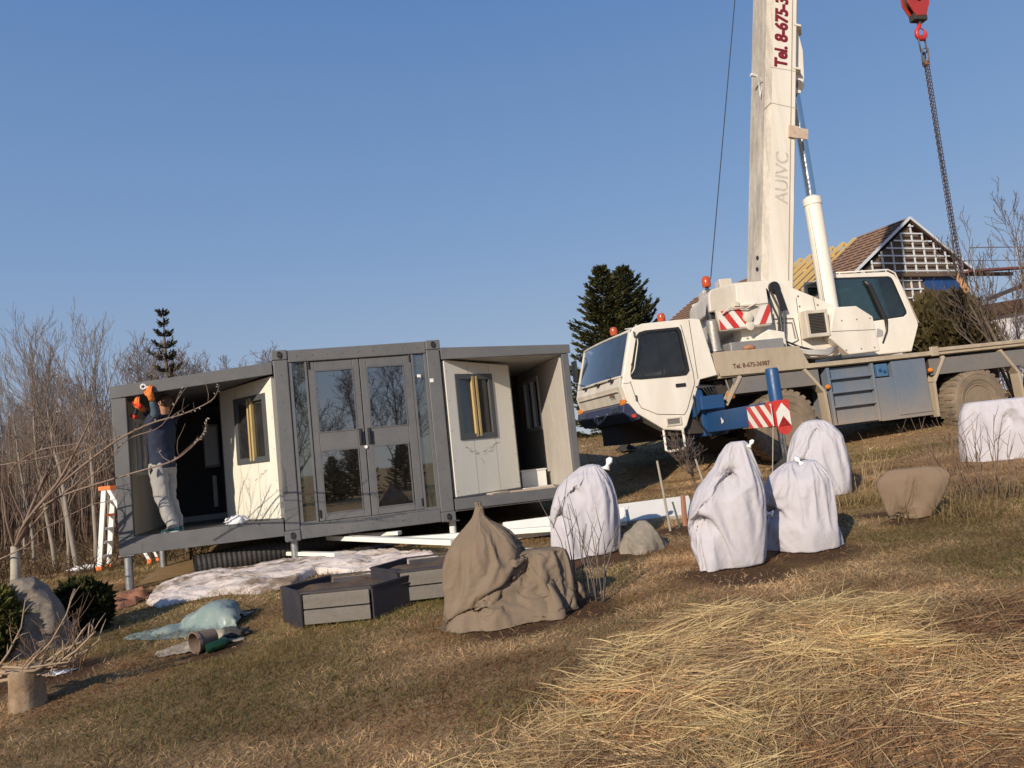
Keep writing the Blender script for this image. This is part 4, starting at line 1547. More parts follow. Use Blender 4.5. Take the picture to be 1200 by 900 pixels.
bx_ = CMB().box((2.01, .03, 1.27), (3.16, .65, 2.08)).box((2.40, .025, 2.081), (3.16, .65, 2.365))
bx_.box((2.40, .012, 1.34), (3.14, .024, 2.34))
bxo = bx_.build('tank_box', BLUEG, crane, bevel=.015)
CMB().box((2.06, .02, 2.10), (2.30, .3, 2.34)).build('battery_cover', mat('cover_blue', (.06, .14, .26), .5, dirt=(.2, .2, .2), damt=.4), bxo, bevel=.012)
CMB().cyl((2.12, .0, 2.22), (2.12, .02, 2.22), .03, 12).cyl((2.22, .0, 2.19), (2.22, .02, 2.19), .03, 12).build('cover_knob', BLUE, bxo)
for x, z in ((.93, 2.02), (3.22, 2.12), (-.02, 2.3)):
    if x > 0:
        CMB().lathe([(.045, 0), (.045, .03), (.03, .05), (0, .055)], (0, -1, 0), (x, 0.01, z), 14).build('side_light', AMBER, crane, smooth=True, autos=40)
sn = CMB().tube([(-1.05, .12, 2.40), (-1.0, .10, 2.10)], .018, 8)
sno = sn.build('lamp_stalk', CHAS, crane)
CMB().lathe([(.03, .0), (.075, .02), (.08, .09), (.05, .12), (0, .125)], (0, 0, -1), (-1.0, .10, 2.12), 16).build('side_lamp', AMBER, sno, smooth=True, autos=50)

# --- outriggers
def outrigger(x, y_in, y_out, sgn, ground_h):
    bm_ = CMB()
    bm_.bar((x, y_in, 1.62), (x, y_out-sgn*.14, 1.66), .34, .34)
    bo = bm_.build('outrigger_beam', BLUE, crane, bevel=.012)
    bm_ = CMB()
    bm_.box((x-.12, y_out-.12, 1.44), (x+.12, y_out+.12, 1.83))
    bm_.build('jack_housing', REDM, bo, bevel=.012)
    CMB().lathe([(.10, 1.70), (.10, 2.31), (.085, 2.34)], org=(x, y_out, 0), n=20).build('jack_cylinder', BLUE, bo, smooth=True, autos=40)
    CMB().lathe([(.055, ground_h+.1), (.055, 1.52)], org=(x, y_out, 0), n=16).build('jack_leg', CHROME, bo, smooth=True, autos=40)
    CMB().lathe([(.24, ground_h+.03), (.24, ground_h+.06), (.10, ground_h+.16), (.06, ground_h+.2)], org=(x, y_out, 0), n=24).build('foot_plate', UNDER, bo, smooth=True, autos=40)
    if sgn < 0:
        # slanting red and white warning stripes on the side face of the beam end
        sb = CMB()
        sb.m = 0
        y0, y1, z0, z1 = y_out-.115, y_out+.55, 1.46, 1.80
        xx = x-.186
        n_ = 5
        w_ = (y1-y0)/n_
        mats_ = [REDM, WHITEM]
        for i in range(-2, n_+2):
            sb.m = i % 2
            pts = [(y0+i*w_, z0), (y0+(i+1)*w_, z0), (y0+(i+1)*w_+.30, z1), (y0+i*w_+.30, z1)]
            pts = clip_poly(pts, y0, y1)
            if len(pts) > 2:
                sb.add([(xx, p_[0], p_[1]) for p_ in pts], [tuple(range(len(pts)))])
        sb.m = 1
        sb.box((xx+.002, y0, z0), (xx+.016, y1, z1))
        sb.build('warning_stripes', mats_, bo)
        # end plate: red with a white upward chevron
        yy = y_out-.126
        ep = CMB()
        ep.m = 0
        ep.box((x-.125, yy, 1.44), (x+.125, yy+.004, 1.84))
        ep.lathe([(.125, 0), (.125, .004)], (0, 1, 0), (x, yy, 1.44), 20)
        ep.m = 1
        ep.add([(x-.115, yy-.003, 1.66), (x, yy-.003, 1.80), (x+.115, yy-.003, 1.66), (x+.115, yy-.003, 1.44), (x, yy-.003, 1.60), (x-.115, yy-.003, 1.44)], [(0, 1, 4, 5), (1, 2, 3, 4)])
        ep.build('chevron_plate', mats_, bo)
        mk = CMB()
        for y in (y_in-.35, y_in-1.0):
            mk.add([(x-.183, y, 1.58), (x-.183, y-.09, 1.62), (x-.183, y, 1.70)], [(0, 1, 2)])
        mk.build('white_arrow', WHITEM, bo)


def clip_poly(p, lo, hi):
    for lim, keep in ((lo, lambda v: v >= lo-1e-9), (hi, lambda v: v <= hi+1e-9)):
        out = []
        for i in range(len(p)):
            a, b_ = p[i], p[(i+1) % len(p)]
            if keep(a[0]):
                out.append(a)
            if keep(a[0]) != keep(b_[0]):
                t = (lim-a[0])/(b_[0]-a[0])
                out.append((lim, a[1]+t*(b_[1]-a[1])))
        p = out
        if not p:
            break
    return p


def ghgt(x, y):            # ground height in the crane's H at local (x, y)
    q_ = Matrix.Translation(CB) @ Matrix.Rotation(CYAW, 4, 'Z') @ Vector((x, y, 0))
    return tz(q_.x, q_.y)-.018*x


outrigger(-1.38, .55, -1.85, -1, ghgt(-1.38, -1.85)+.10)
outrigger(-1.38, CW-.55, CW+1.9, 1, ghgt(-1.38, CW+1.9)+.02)
ob_ = CMB().box((-1.62, .1, 1.40), (-1.14, CW-.1, 1.90)).box((-1.70, -.10, 1.86), (-1.25, .4, 2.10))
ob_.build('outrigger_box', BLUE, crane, bevel=.015)
hs = CMB()
for i in range(5):
    hs.tube([(-1.75+.04*i, .05, 2.3), (-1.62+.05*i, -.06-.02*i, 2.25), (-1.5+.04*i, -.05, 2.08), (-1.35+.05*i, 0.0, 1.95)], .016, 7)
hs.tube([(-1.70, .1, 2.35), (-1.78, 0, 2.1), (-1.75, .05, 1.7), (-1.5, .08, 1.35), (-1.2, .1, 1.45)], .02, 7)
hs.build('hydraulic_hose', BLACK, crane, smooth=True)
fw2 = CMB().prism([(-1.86, 2.36), (-1.62, 2.36), (-1.55, 1.95), (-1.80, 1.75)], .02, .3)
fw2.build('step_well', BLUE, crane)

# --- exhaust stack behind the cab
exo = CMB().lathe([(.10, 2.88), (.125, 2.90), (.125, 2.95), (.105, 2.96), (.105, 3.46), (.07, 3.50)], org=(-1.02, .36, 0), n=20).build('exhaust', GALV, crane, smooth=True, autos=40)
CMB().tube([(-1.02, .36, 3.48), (-1.03, .36, 3.62), (-1.0, .34, 3.75), (-.92, .30, 3.84)], [.075, .075, .078, .08], 16, cap=False).build('exhaust_pipe', BLACK, exo, smooth=True)
eg = CMB().box((-1.15, .5, 2.43), (.3, 2.0, 2.86)).box((-.85, .12, 2.83), (.25, .5, 3.02))
eg.build('engine_cover', GALV, crane, bevel=.02)
cl2 = CMB().tube([(-.6, .1, 2.88), (-.5, .06, 2.9), (-.42, .05, 2.86)], .045, 8)
cl2.build('rag', mat('rust_rag', (.35, .16, .08), .8), crane, smooth=True)

# --- superstructure
ss = CMB()
side = [(-.45, 4.10), (.14, 4.16), (.47, 4.15), (1.23, 3.80), (2.03, 3.40), (2.0, 2.85), (1.6, 2.62), (.9, 2.62), (.15, 2.70), (-.40, 2.95)]
ss.prism(side, .42, .72)
ss.prism(side, 1.78, 2.08)
ss.box((-.3, .72, 2.62), (1.7, 1.78, 3.05))
sso = ss.build('superstructure', WP, crane, bevel=.012)
ns = CMB()
ns.prism([(1.33, 3.05), (1.50, 3.52), (2.0, 3.51), (2.33, 3.28), (2.37, 2.60), (1.68, 2.59), (1.30, 2.95)], .22, .425)
ns.build('nose_cover', WP, sso, bevel=.02)
vn = CMB().ring([(.84, 2.98), (1.33, 2.98), (1.33, 3.50), (.84, 3.50)], [(.91, 3.05), (1.27, 3.05), (1.27, 3.43), (.91, 3.43)], .20, .42)
vno = vn.build('cooler', WPD, sso, bevel=.012)
vg = CMB()
for i in range(13):
    vg.box((.911, .225, 3.052+i*.029), (1.269, .25, 3.052+i*.029+.017))
vg.box((.911, .28, 3.051), (1.269, .30, 3.429))
vg.build('cooler_grille', GRILL, vno)
dr_ = CMB()
for pth in ([(.30, 3.42), (.72, 3.40), (.76, 2.98), (.62, 2.93)], [(.36, 3.34), (.68, 3.32), (.70, 3.02)]):
    dr_.tube([(x, .41, z) for x, z in pth], .012, 6)
dr_.build('access_frame', CHAS, sso)
bo_ = CMB()
rr_ = random.Random(4)
for (x, z) in [(.0, 4.05), (.5, 4.02), (.9, 3.82), (1.3, 3.62), (.2, 3.75), (.9, 3.62), (.75, 2.7), (1.2, 2.7), (.3, 2.78), (1.45, 2.75), (-.2, 3.9), (-.3, 3.1)]:
    bo_.lathe([(.018, 0), (.018, .012), (0, .014)], (0, -1, 0), (x, .42, z), 6)
for x in (1.62, 1.95, 2.25):
    for z in (2.68, 3.25):
        bo_.lathe([(.014, 0), (.014, .01), (0, .012)], (0, -1, 0), (x, .22, z), 6)
bo_.build('bolt', CHAS, sso)
se_ = CMB()
for (a, b_) in (((.82, 2.66), (.86, 3.79)), ((-.40, 2.96), (.12, 2.72)), ((1.23, 3.78), (1.24, 3.52))):
    se_.bar((a[0], .419, a[1]), (b_[0], .419, b_[1]), .004, .010)
se_.bar((1.36, .219, 3.06), (2.34, .219, 3.02), .004, .010)
se_.build('panel_gap', GRILL, sso)
# counterweight, rear end of the slewing part, with striped band
cw_ = CMB()
cw_.prism([(-1.10, 3.92), (-1.04, 4.03), (-.50, 4.13), (.10, 4.13), (.12, 3.28), (-.95, 3.24), (-1.0, 3.62), (-1.12, 3.61)], .20, 1.95)
cw_.v = [(x+(.29*(y-.2) if x < -.2 else 0), y, z) for x, y, z in cw_.v]
cwo = cw_.build('counterweight', WPD, crane, bevel=.03)
CMB().prism([(-.52, 4.10), (.09, 4.11), (.09, 3.70), (-.55, 3.67)], .185, .199).build('counterweight_plate', WP, cwo, bevel=.004)
sb = CMB()
n_ = 8
x0, x1, z0, z1 = -.96, .115, 3.27, 3.61
for i in range(-3, n_+3):
    w_ = (x1-x0)/n_
    sb.m = i % 2
    left = i < 5
    sh = -.22 if left else .22
    pts = [(x0+i*w_, z0), (x0+(i+1)*w_, z0), (x0+(i+1)*w_+sh, z1), (x0+i*w_+sh, z1)]
    mid = x0+5*w_
    pts = clip_poly(pts, x0, mid) if left else clip_poly(pts, mid, x1)
    if len(pts) > 2:
        sb.add([(p_[0], .193, p_[1]+.05*(p_[0]-x0)) for p_ in pts], [tuple(range(len(pts)))])
sb.build('warning_stripes', [REDM, WHITEM], cwo)
lk_ = CMB()
lk_.lathe([(.10, 0), (.10, .035), (.07, .05), (0, .05)], (0, -1, 0), (-.38, .19, 3.46), 18)
lk_.lathe([(.085, 0), (.085, .03), (.05, .04), (0, .04)], (0, -1, 0), (-.36, .19, 3.30), 18)
lk_.box((-.62, .14, 3.68), (-.54, .19, 3.76)).box((-.5, .13, 3.66), (-.2, .17, 3.69))
lk_.tube([(-.9, .16, 3.55), (-.75, .13, 3.66), (-.4, .14, 3.62), (-.2, .12, 3.70)], .014, 6)
lk_.build('counterweight_fittings', WPD, cwo, smooth=True, autos=40)
wn = CMB().box((-1.0, .6, 4.0), (-.80, .95, 4.12)).box((-.9, 1.3, 4.0), (-.6, 1.75, 4.24)).box((-.72, .6, 4.06), (-.45, .95, 4.30))
wn.cyl((-.5, 1.0, 4.1), (-.5, 1.6, 4.1), .2, 20)
wn.v = [(x+.29*(y-.2), y, z) for x, y, z in wn.v]
wn.build('winch', WPD, crane, bevel=.015, smooth=False)
bt = CMB().lathe([(.035, 0), (.035, .04)], org=(-.96, .45, 4.09), n=12)
bto = bt.build('beacon', BLACK, cwo)
CMB().lathe([(.075, .04), (.085, .08), (.08, .19), (.05, .24), (0, .25)], org=(-.96, .45, 4.09), n=16).build('lens', BEACON, bto, smooth=True, autos=50)
# black hose bundle and sheave by the boom foot
hb_ = CMB()
hb_.cyl((.40, .36, 4.02), (.40, .42, 4.02), .11, 18)
hb_.tube([(.22, .38, 4.0), (.26, .34, 3.7), (.36, .33, 3.4), (.30, .34, 3.0)], .02, 7)
hb_.tube([(.30, .37, 3.95), (.40, .33, 3.6), (.38, .32, 3.2), (.34, .33, 3.05), (.6, .34, 2.75), (1.2, .3, 2.72), (1.6, .34, 2.80)], .022, 7)
hb_.tube([(.46, .36, 3.92), (.50, .33, 3.6), (.44, .32, 3.2), (.40, .32, 2.98), (.7, .32, 2.84), (1.1, .28, 2.70)], .02, 7)
hb_.bar((.42, .34, 3.98), (.50, .32, 3.55), .12, .03, (0, 1, 0))
hb_.build('hose_bundle', BLACK, sso, smooth=True, autos=40)
hb2 = CMB()
for i in range(4):
    hb2.tube([(.5, .36+.03*i, 2.85), (.8, .22, 2.74-.02*i), (1.2, .20, 2.72-.03*i), (1.5, .3, 2.78)], .02, 7)
hb2.build('hydraulic_hose', mat('grey_hose', (.45, .43, .40), .6), sso, smooth=True)
CMB().lathe([(.62, 2.425), (.62, 2.60), (.55, 2.62)], org=(.9, 1.25, 0), n=32).build('slewing_ring', UNDER, crane, smooth=True, autos=40)
sw = CMB().prism([(.10, 3.22), (.42, 3.15), (.44, 2.66), (.20, 2.60), (-.15, 2.66), (-.18, 3.1)], .30, .7)
sw.build('foot_block', WP, sso, bevel=.02)

# --- operator's cab on the far side of the boom
o_out = [(2.42, 2.62), (4.15, 2.62), (4.42, 3.15), (4.42, 3.24), (4.12, 4.14), (4.02, 4.30), (3.88, 4.37), (2.42, 4.40)]
o_in = [(2.50, 3.30), (4.10, 3.38), (4.19, 3.44), (4.19, 3.5), (3.99, 4.16), (3.95, 4.23), (3.88, 4.27), (2.50, 4.32)]
oc = CMB().ring(o_out, o_in, 1.40, 1.44)
oc.ring(o_out, o_in, 2.26, 2.30)
oc.prism([(2.42, 4.399), (3.88, 4.369), (3.86, 4.33), (2.44, 4.36)], 1.441, 2.259)
oc.box((2.425, 1.441, 2.625), (2.46, 2.259, 3.3))
oc.prism([(4.15, 2.622), (4.418, 3.15), (4.41, 3.24), (4.36, 3.4), (4.32, 3.4), (4.37, 3.2), (4.1, 2.66)], 1.441, 2.259)
oc.box((2.46, 1.441, 2.625), (4.13, 2.259, 2.66))
oco = oc.build('operator_cab', WP, crane, bevel=.02)
for y in (1.415, 2.275):
    og = CMB().prism(o_in, y, y+.006).build('side_window', OPGL, oco)
    CMB().ring(o_in, [(x+(.03 if x < 3.2 else -.03), z+(.03 if z < 3.8 else -.03)) for x, z in o_in], y-.008, y+.012).build('window_seal', BLACK, og)
fgl = CMB().prism([(4.36, 3.40), (4.12, 4.15), (4.00, 4.30), (3.99, 4.29), (4.11, 4.14), (4.35, 3.40)], 1.445, 2.255)
fgl.build('front_window', OPGL, oco)
rs = CMB()
rs.tube([(2.45, 1.42, 4.43), (3.90, 1.42, 4.42), (4.06, 1.42, 4.34), (4.46, 1.42, 3.22)], .017, 7)
rs.tube([(2.45, 2.28, 4.43), (3.90, 2.28, 4.42), (4.06, 2.28, 4.34), (4.46, 2.28, 3.22)], .017, 7)
for x in (2.7, 3.3, 3.85):
    rs.tube([(x, 1.42, 4.36), (x, 1.42, 4.43)], .012, 6)
rs.build('roof_rail', WP, oco, smooth=True)
os_ = CMB().box((2.75, 1.6, 2.7), (3.25, 2.1, 3.2)).prism([(2.7, 3.2), (2.85, 3.2), (2.75, 4.05), (2.62, 4.0)], 1.6, 2.1)
os_.build('seat', SEATM, oco, bevel=.05)
ps_ = CMB().tube([(3.25, 1.39, 4.2), (3.35, 1.385, 4.1), (3.55, 1.385, 3.5), (3.62, 1.385, 3.33), (3.60, 1.385, 3.1), (3.45, 1.385, 2.85)], [.045, .05, .05, .04, .02, .015], 8)
ps_.build('door_seal', BLACK, oco, smooth=True)
CMB().add([(3.33, 1.397, 2.98), (3.5, 1.397, 3.0), (3.52, 1.397, 3.12), (3.38, 1.397, 3.18)], [(0, 1, 2, 3)]).build('bare_patch', mat('bare_patch_grey', (.38, .36, .34), .6), oco)
CMB().prism([(1.95, 3.95), (2.40, 4.05), (2.40, 3.4), (1.95, 3.35)], 1.5, 2.2).build('cab_bracket', CHAS, oco)

# --- boom, telescoped
bd = Vector((1.10, 0, 5.85)).normalized()      # along the boom
bn = Vector((bd.z, 0, -bd.x))                    # towards the crane's tail in the picture's right
b0 = Vector((.72, 1.12, 3.85))


def boom_sec(t0, t1, hw, hd, name='boom_section', m_=None, par=None):
    o = CMB()
    c_ = .10
    vs = []
    for t in (t0, t1):
        for (y, n_) in ((-hw, hd-c_*.4), (-hw, -hd+c_), (-hw+c_, -hd), (hw-c_, -hd), (hw, -hd+c_), (hw, hd-c_*.4), (hw-c_*.4, hd), (-hw+c_*.4, hd)):
            p_ = b0+bd*t+bn*n_
            vs.append((p_.x, p_.y+y, p_.z))
    fs = [tuple(range(7, -1, -1)), tuple(range(8, 16))]
    mi = [0, 0]
    for i in range(8):
        fs.append((i, (i+1) % 8, 8+(i+1) % 8, 8+i))
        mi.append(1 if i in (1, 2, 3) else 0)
    o.add(vs, fs)
    o.mi = mi
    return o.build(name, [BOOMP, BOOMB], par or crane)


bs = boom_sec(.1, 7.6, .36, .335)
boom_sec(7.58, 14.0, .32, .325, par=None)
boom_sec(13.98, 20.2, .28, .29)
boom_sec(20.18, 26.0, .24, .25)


def bp(t, y, n_):
    p_ = b0+bd*t+bn*n_
    return Vector((p_.x, p_.y+y, p_.z))


# welded seams, wear lines, brackets on the near face
sm_ = CMB()
sm_.bar(bp(.4, -.363, .20), bp(7.5, -.363, .20), .006, .02, bn)
sm_.bar(bp(4.02, -.361, -.26), bp(4.0, -.361, .345), .004, .012, bd)
sm_.bar(bp(4.78, -.361, -.26), bp(4.80, -.361, .345), .004, .010, bd)
sm_.bar(bp(4.02, -.36, -.262), bp(3.9, -.26, -.362), .004, .012, bd)
sm_.build('boom_seam', mat('seam_brown', (.36, .30, .23), .7), bs)  # seams drawn in a plain darker brown
bk_ = CMB()
for (a, b_, y0_) in ((4.85, 4.89, -.37), (5.80, 5.84, -.37)):
    bk_.add([bp(a, y0_, .22), bp(a, y0_, .40), bp(a, -.12, .58), bp(a, .12, .58), bp(a, .37, .40), bp(a, .37, .362), bp(b_, y0_, .22), bp(b_, y0_, .40), bp(b_, -.12, .58), bp(b_, .12, .58), bp(b_, .37, .40), bp(b_, .37, .362)],
            [(0, 1, 2, 3, 4, 5), (6, 7, 8, 9, 10, 11), (0, 1, 7, 6), (1, 2, 8, 7), (2, 3, 9, 8), (3, 4, 10, 9), (4, 5, 11, 10)])
for y in (-.20, .16):
    bk_.add([bp(4.45, y, .36), bp(4.45, y, .52), bp(4.8, y, .60), bp(5.4, y, .56), bp(5.8, y, .44), bp(5.8, y, .36), bp(4.45, y+.04, .36), bp(4.45, y+.04, .52), bp(4.8, y+.04, .60), bp(5.4, y+.04, .56), bp(5.8, y+.04, .44), bp(5.8, y+.04, .36)],
            [(0, 1, 2, 3, 4, 5), (6, 7, 8, 9, 10, 11)]+[(i, (i+1) % 6, 6+(i+1) % 6, 6+i) for i in range(6)])
bk_.build('ram_bracket', BOOMP, bs)
pl_ = CMB()
pl_.bar(bp(3.35, -.39, .25), bp(3.60, -.39, .25), .04, .22, bn)
pl_.bar(bp(3.36, -.385, .47), bp(3.58, -.385, .47), .03, .21, bn)
pl_.build('mounting_plate', mat('plate_rusty', (.62, .50, .38), .6, dirt=(.30, .15, .08), damt=.6, dscale=6), bs)
lm = CMB()
lm.tube([bp(4.55, -.2, -.36), bp(4.62, -.22, -.46), bp(4.60, -.25, -.5)], .012, 6)
lm.tube([bp(4.63, -.2, -.5), bp(4.64, -.2, -.62)], [.03, .035], 8)
lm.tube([bp(4.4, -.2, -.38), bp(4.2, -.2, -.40), bp(4.5, -.2, -.44)], .008, 5)
lm.build('boom_lamp', WHITEP, bs)
ho_ = CMB()
for t in (.62, .85):
    ho_.lathe([(.04, 0), (.04, .006)], (-bn), bp(t, -.15, -.362), 12)
ho_.build('grease_hole', BLACK, bs)
# lettering climbs the boom
bx = Matrix((( bd.x, -bn.x*-1 if False else -bn.x, 0, 0), (bd.y, 0, -1, 0), (bd.z, -bn.z, 0, 0), (0, 0, 0, 1)))


def boom_text(txt, size, t, n_, name, m_, bold, xs=1.0, fat=(0,)):
    p_ = bp(t, -.3615, n_)
    M = Matrix(((bd.x, -bn.x, 0, p_.x), (0, 0, -1, p_.y), (bd.z, -bn.z, 0, p_.z-.742), (0, 0, 0, 1)))
    return lettering(txt, size, M, name, m_, bs, .002, bold, xs, fat)


boom_text('Tel. 8-675-36987', .39, 4.82, .085, 'phone_lettering', LETTER, .004, .80, (-.011, 0, .011))
boom_text('AUIVC', .40, 1.95, .15, 'worn_lettering', GHOST, .004, .92)
# luffing ram
ram0, ram1 = Vector((2.10, 1.12, 3.45)), bp(4.62, 0, .50)
rd = (ram1-ram0).normalized()
rl_ = (ram1-ram0).length
rc = CMB().lathe([(.17, 0), (.17, 2.35), (.185, 2.36), (.185, 2.50), (.15, 2.52), (.11, 2.55)], rd, ram0, 28).build('luffing_ram', WP, crane, smooth=True, autos=40)
CMB().lathe([(.105, 2.5), (.105, rl_-.05)], rd, ram0, 24).build('piston_rod', CHROME, rc, smooth=True, autos=40)
CMB().cyl(ram1-Vector((0, .2, 0)), ram1+Vector((0, .2, 0)), .11, 18).build('ram_pin', CHAS, rc, smooth=True, autos=40)
CMB().tube([ram0+rd*2.3+Vector((-.2, -.08, 0)), ram0+rd*1.6+Vector((-.19, -.1, 0)), ram0+rd*.2+Vector((-.19, -.1, 0))], .02, 7).build('ram_pipe', WP, rc, smooth=True)
CMB().cyl((ram0.x, .7, ram0.z), (ram0.x, 1.8, ram0.z), .1, 16).box((1.75, .75, 2.9), (2.3, .9, 3.55)).box((1.75, 1.4, 2.9), (2.3, 1.55, 3.55)).build('ram_lug', WP, sso)
# boom head with sheaves and hoist rope
hdp = bp(26.0, 0, 0)
he = CMB()
for y in (-.24, .2):
    he.add([bp(25.7, y, -.35), bp(25.7, y, .3), bp(26.6, y, 1.0), bp(27.1, y, .7), bp(27.0, y, -.4), bp(25.7, y+.04, -.35), bp(25.7, y+.04, .3), bp(26.6, y+.04, 1.0), bp(27.1, y+.04, .7), bp(27.0, y+.04, -.4)],
           [(0, 1, 2, 3, 4), (5, 6, 7, 8, 9)]+[(i, (i+1) % 5, 5+(i+1) % 5, 5+i) for i in range(5)])
he.cyl(bp(26.7, -.18, .75), bp(26.7, .18, .75), .22, 24)
he.cyl(bp(26.8, -.18, -.25), bp(26.8, .18, -.25), .22, 24)
he.build('boom_head', BOOMP, crane)
crane_M = Matrix.Translation(CB) @ crane.rotation_euler.to_matrix().to_4x4()
ro = CMB()
ro.tube([(-.62, 1.12, 4.20), (-.47, 1.12, 4.44), (1.0, 1.12, 10.25), bp(14, 0, -.42), bp(26.85, 0, -.46)], .011, 6)
ro.build('hoist_rope', ROPE, crane)

# --- hook block and chain sling hang from the boom head
hbp = CB+Matrix.Rotation(CYAW, 3, 'Z') @ Vector((5.32, 1.12, 9.98+.018*5.3-.742))
ht = crane_M @ (bp(26.7, 0, .97)+Vector(OFF))
block = thing('hook_block', hbp, 'red hook block with lifting hook hanging on ropes above the chains', 'hook block', CYAW)
REDB = mat('block_red', (.42, .03, .022), .45, dirt=(.10, .05, .04), damt=.55, dscale=6)
o = MB()
for y in (-.10, .06):
    o.prism([(-.30, .62), (.28, .62), (.29, .30), (.16, .0), (-.10, -.02), (-.28, .28)], y, y+.04)
o.build('cheek_plate', REDB, block, bevel=.012)
o = MB()
o.lathe([(.22, -.055), (.24, -.05), (.20, 0), (.24, .05), (.22, .055)], (0, 1, 0), (0, 0, .38), 24)
o.cyl((0, -.13, .38), (0, .13, .38), .05, 14)
o.build('sheave', UNDER, block, smooth=True, autos=40)
o = MB().box((-.15, -.09, -.10), (.19, .09, .06)).cyl((.03, 0, -.18), (.03, 0, -.05), .05, 12)
o.build('swivel', UNDER, block, bevel=.02)
o = MB()
hp = [(.03, -.16), (.0, -.24), (-.075, -.32), (-.085, -.42), (-.02, -.50), (.08, -.50), (.14, -.42), (.145, -.34), (.11, -.28)]
o.tube([(x, 0, z) for x, z in hp], [.045, .045, .045, .05, .055, .055, .045, .032, .012], 12)
o.tube([(-.02, 0, -.22), (.12, 0, -.30)], .012, 6)
o.build('hook', REDP, block, smooth=True)
o = MB()
loc_top = Matrix.Rotation(-CYAW, 3, 'Z') @ (ht-hbp)
for dx in (-.21, .21):
    for y in (-.03, .03):
        o.tube([(dx, y, .4), (loc_top.x+dx*.5, loc_top.y+y, loc_top.z)], .011, 5)
o.build('rope_fall', ROPE, block)

sl0 = hbp+Vector((0, 0, -.47))
CHAINM = mat('chain_steel', (.085, .08, .085), .5, dirt=(.22, .09, .05), damt=.45, dscale=12, metal=.6)
sling = thing('chain_sling', sl0, 'four-leg steel lifting chain hanging slack from the red hook, its hooks bunched at the bottom', 'chain sling', CYAW)


def link(o, c_, d, side, L_, W_, r_):
    d, side = d.normalized(), side.normalized()
    pts = []
    for i in range(10):
        a = 2*math.pi*i/10
        s_x = math.cos(a)*W_
        s_z = math.sin(a)*W_+(L_/2-W_)*(1 if math.sin(a) > 0 else -1)
        pts.append(c_+side*s_x+d*s_z)
    o.tube(pts, r_, 5, closed=True)


o = MB()
link(o, Vector((.03, 0, -.17)), Vector((0, 0, 1)), Vector((1, .1, 0)), .42, .10, .018)
o.build('master_link', CHAINM, sling, smooth=True)
for y, z in ((-.05, -.45), (.06, -.47)):
    o = MB()
    link(o, Vector((.04+y*.8, y, z)), Vector((.1, y, 1)), Vector((1, -.6 if y < 0 else .6, 0)), .34, .07, .014)
    o.build('ring', CHAINM, sling, smooth=True)
tops = [(.0, -.05), (.015, .04), (.06, -.04), (.07, .05)]
bots = [(.055, -.04), (.065, .04), (.11, -.03), (.12, .05)]
clen = [5.12, 4.98, 5.20, 5.05]
for k_ in range(4):
    o = MB()
    tp, bt_ = Vector((tops[k_][0], tops[k_][1], -.62)), Vector((bots[k_][0], bots[k_][1], -.62-clen[k_]+.25))
    d = bt_-tp
    n_ = int(d.length/.073)
    for i in range(n_):
        c_ = tp+d*(i+.5)/n_
        c_.x += .02*math.sin(i*.05+k_*1.5)-.05*math.sin(math.pi*i/n_)*(k_ == 0)
        sd_ = Vector((1, .3, 0)) if i % 2 else Vector((-.3, 1, 0))
        link(o, c_, d, sd_, .088, .018, .0068)
    lg = o.build('chain_leg', CHAINM, sling)
    h_ = MB()
    h_.box((tp.x-.03, tp.y-.02, -.66), (tp.x+.03, tp.y+.02, -.56))
    h_.build('shortener', mat('chain_rusty', (.22, .10, .06), .6, var=.3), lg, bevel=.01)
    h_ = MB()
    b2 = bt_
    h_.tube([b2+Vector((0, 0, .02)), b2+Vector((-.03, 0, -.05)), b2+Vector((-.06, 0, -.13)), b2+Vector((-.02, 0, -.20)), b2+Vector((.05, 0, -.19)), b2+Vector((.075, 0, -.12)), b2+Vector((.05, 0, -.08))], [.016, .02, .022, .026, .024, .018, .008], 8)
    h_.build('hook', mat('hook_brass', (.38, .20, .09), .5, var=.2), lg, smooth=True)
# ------------------------------------------------------------------ draped covers
COVERS = []


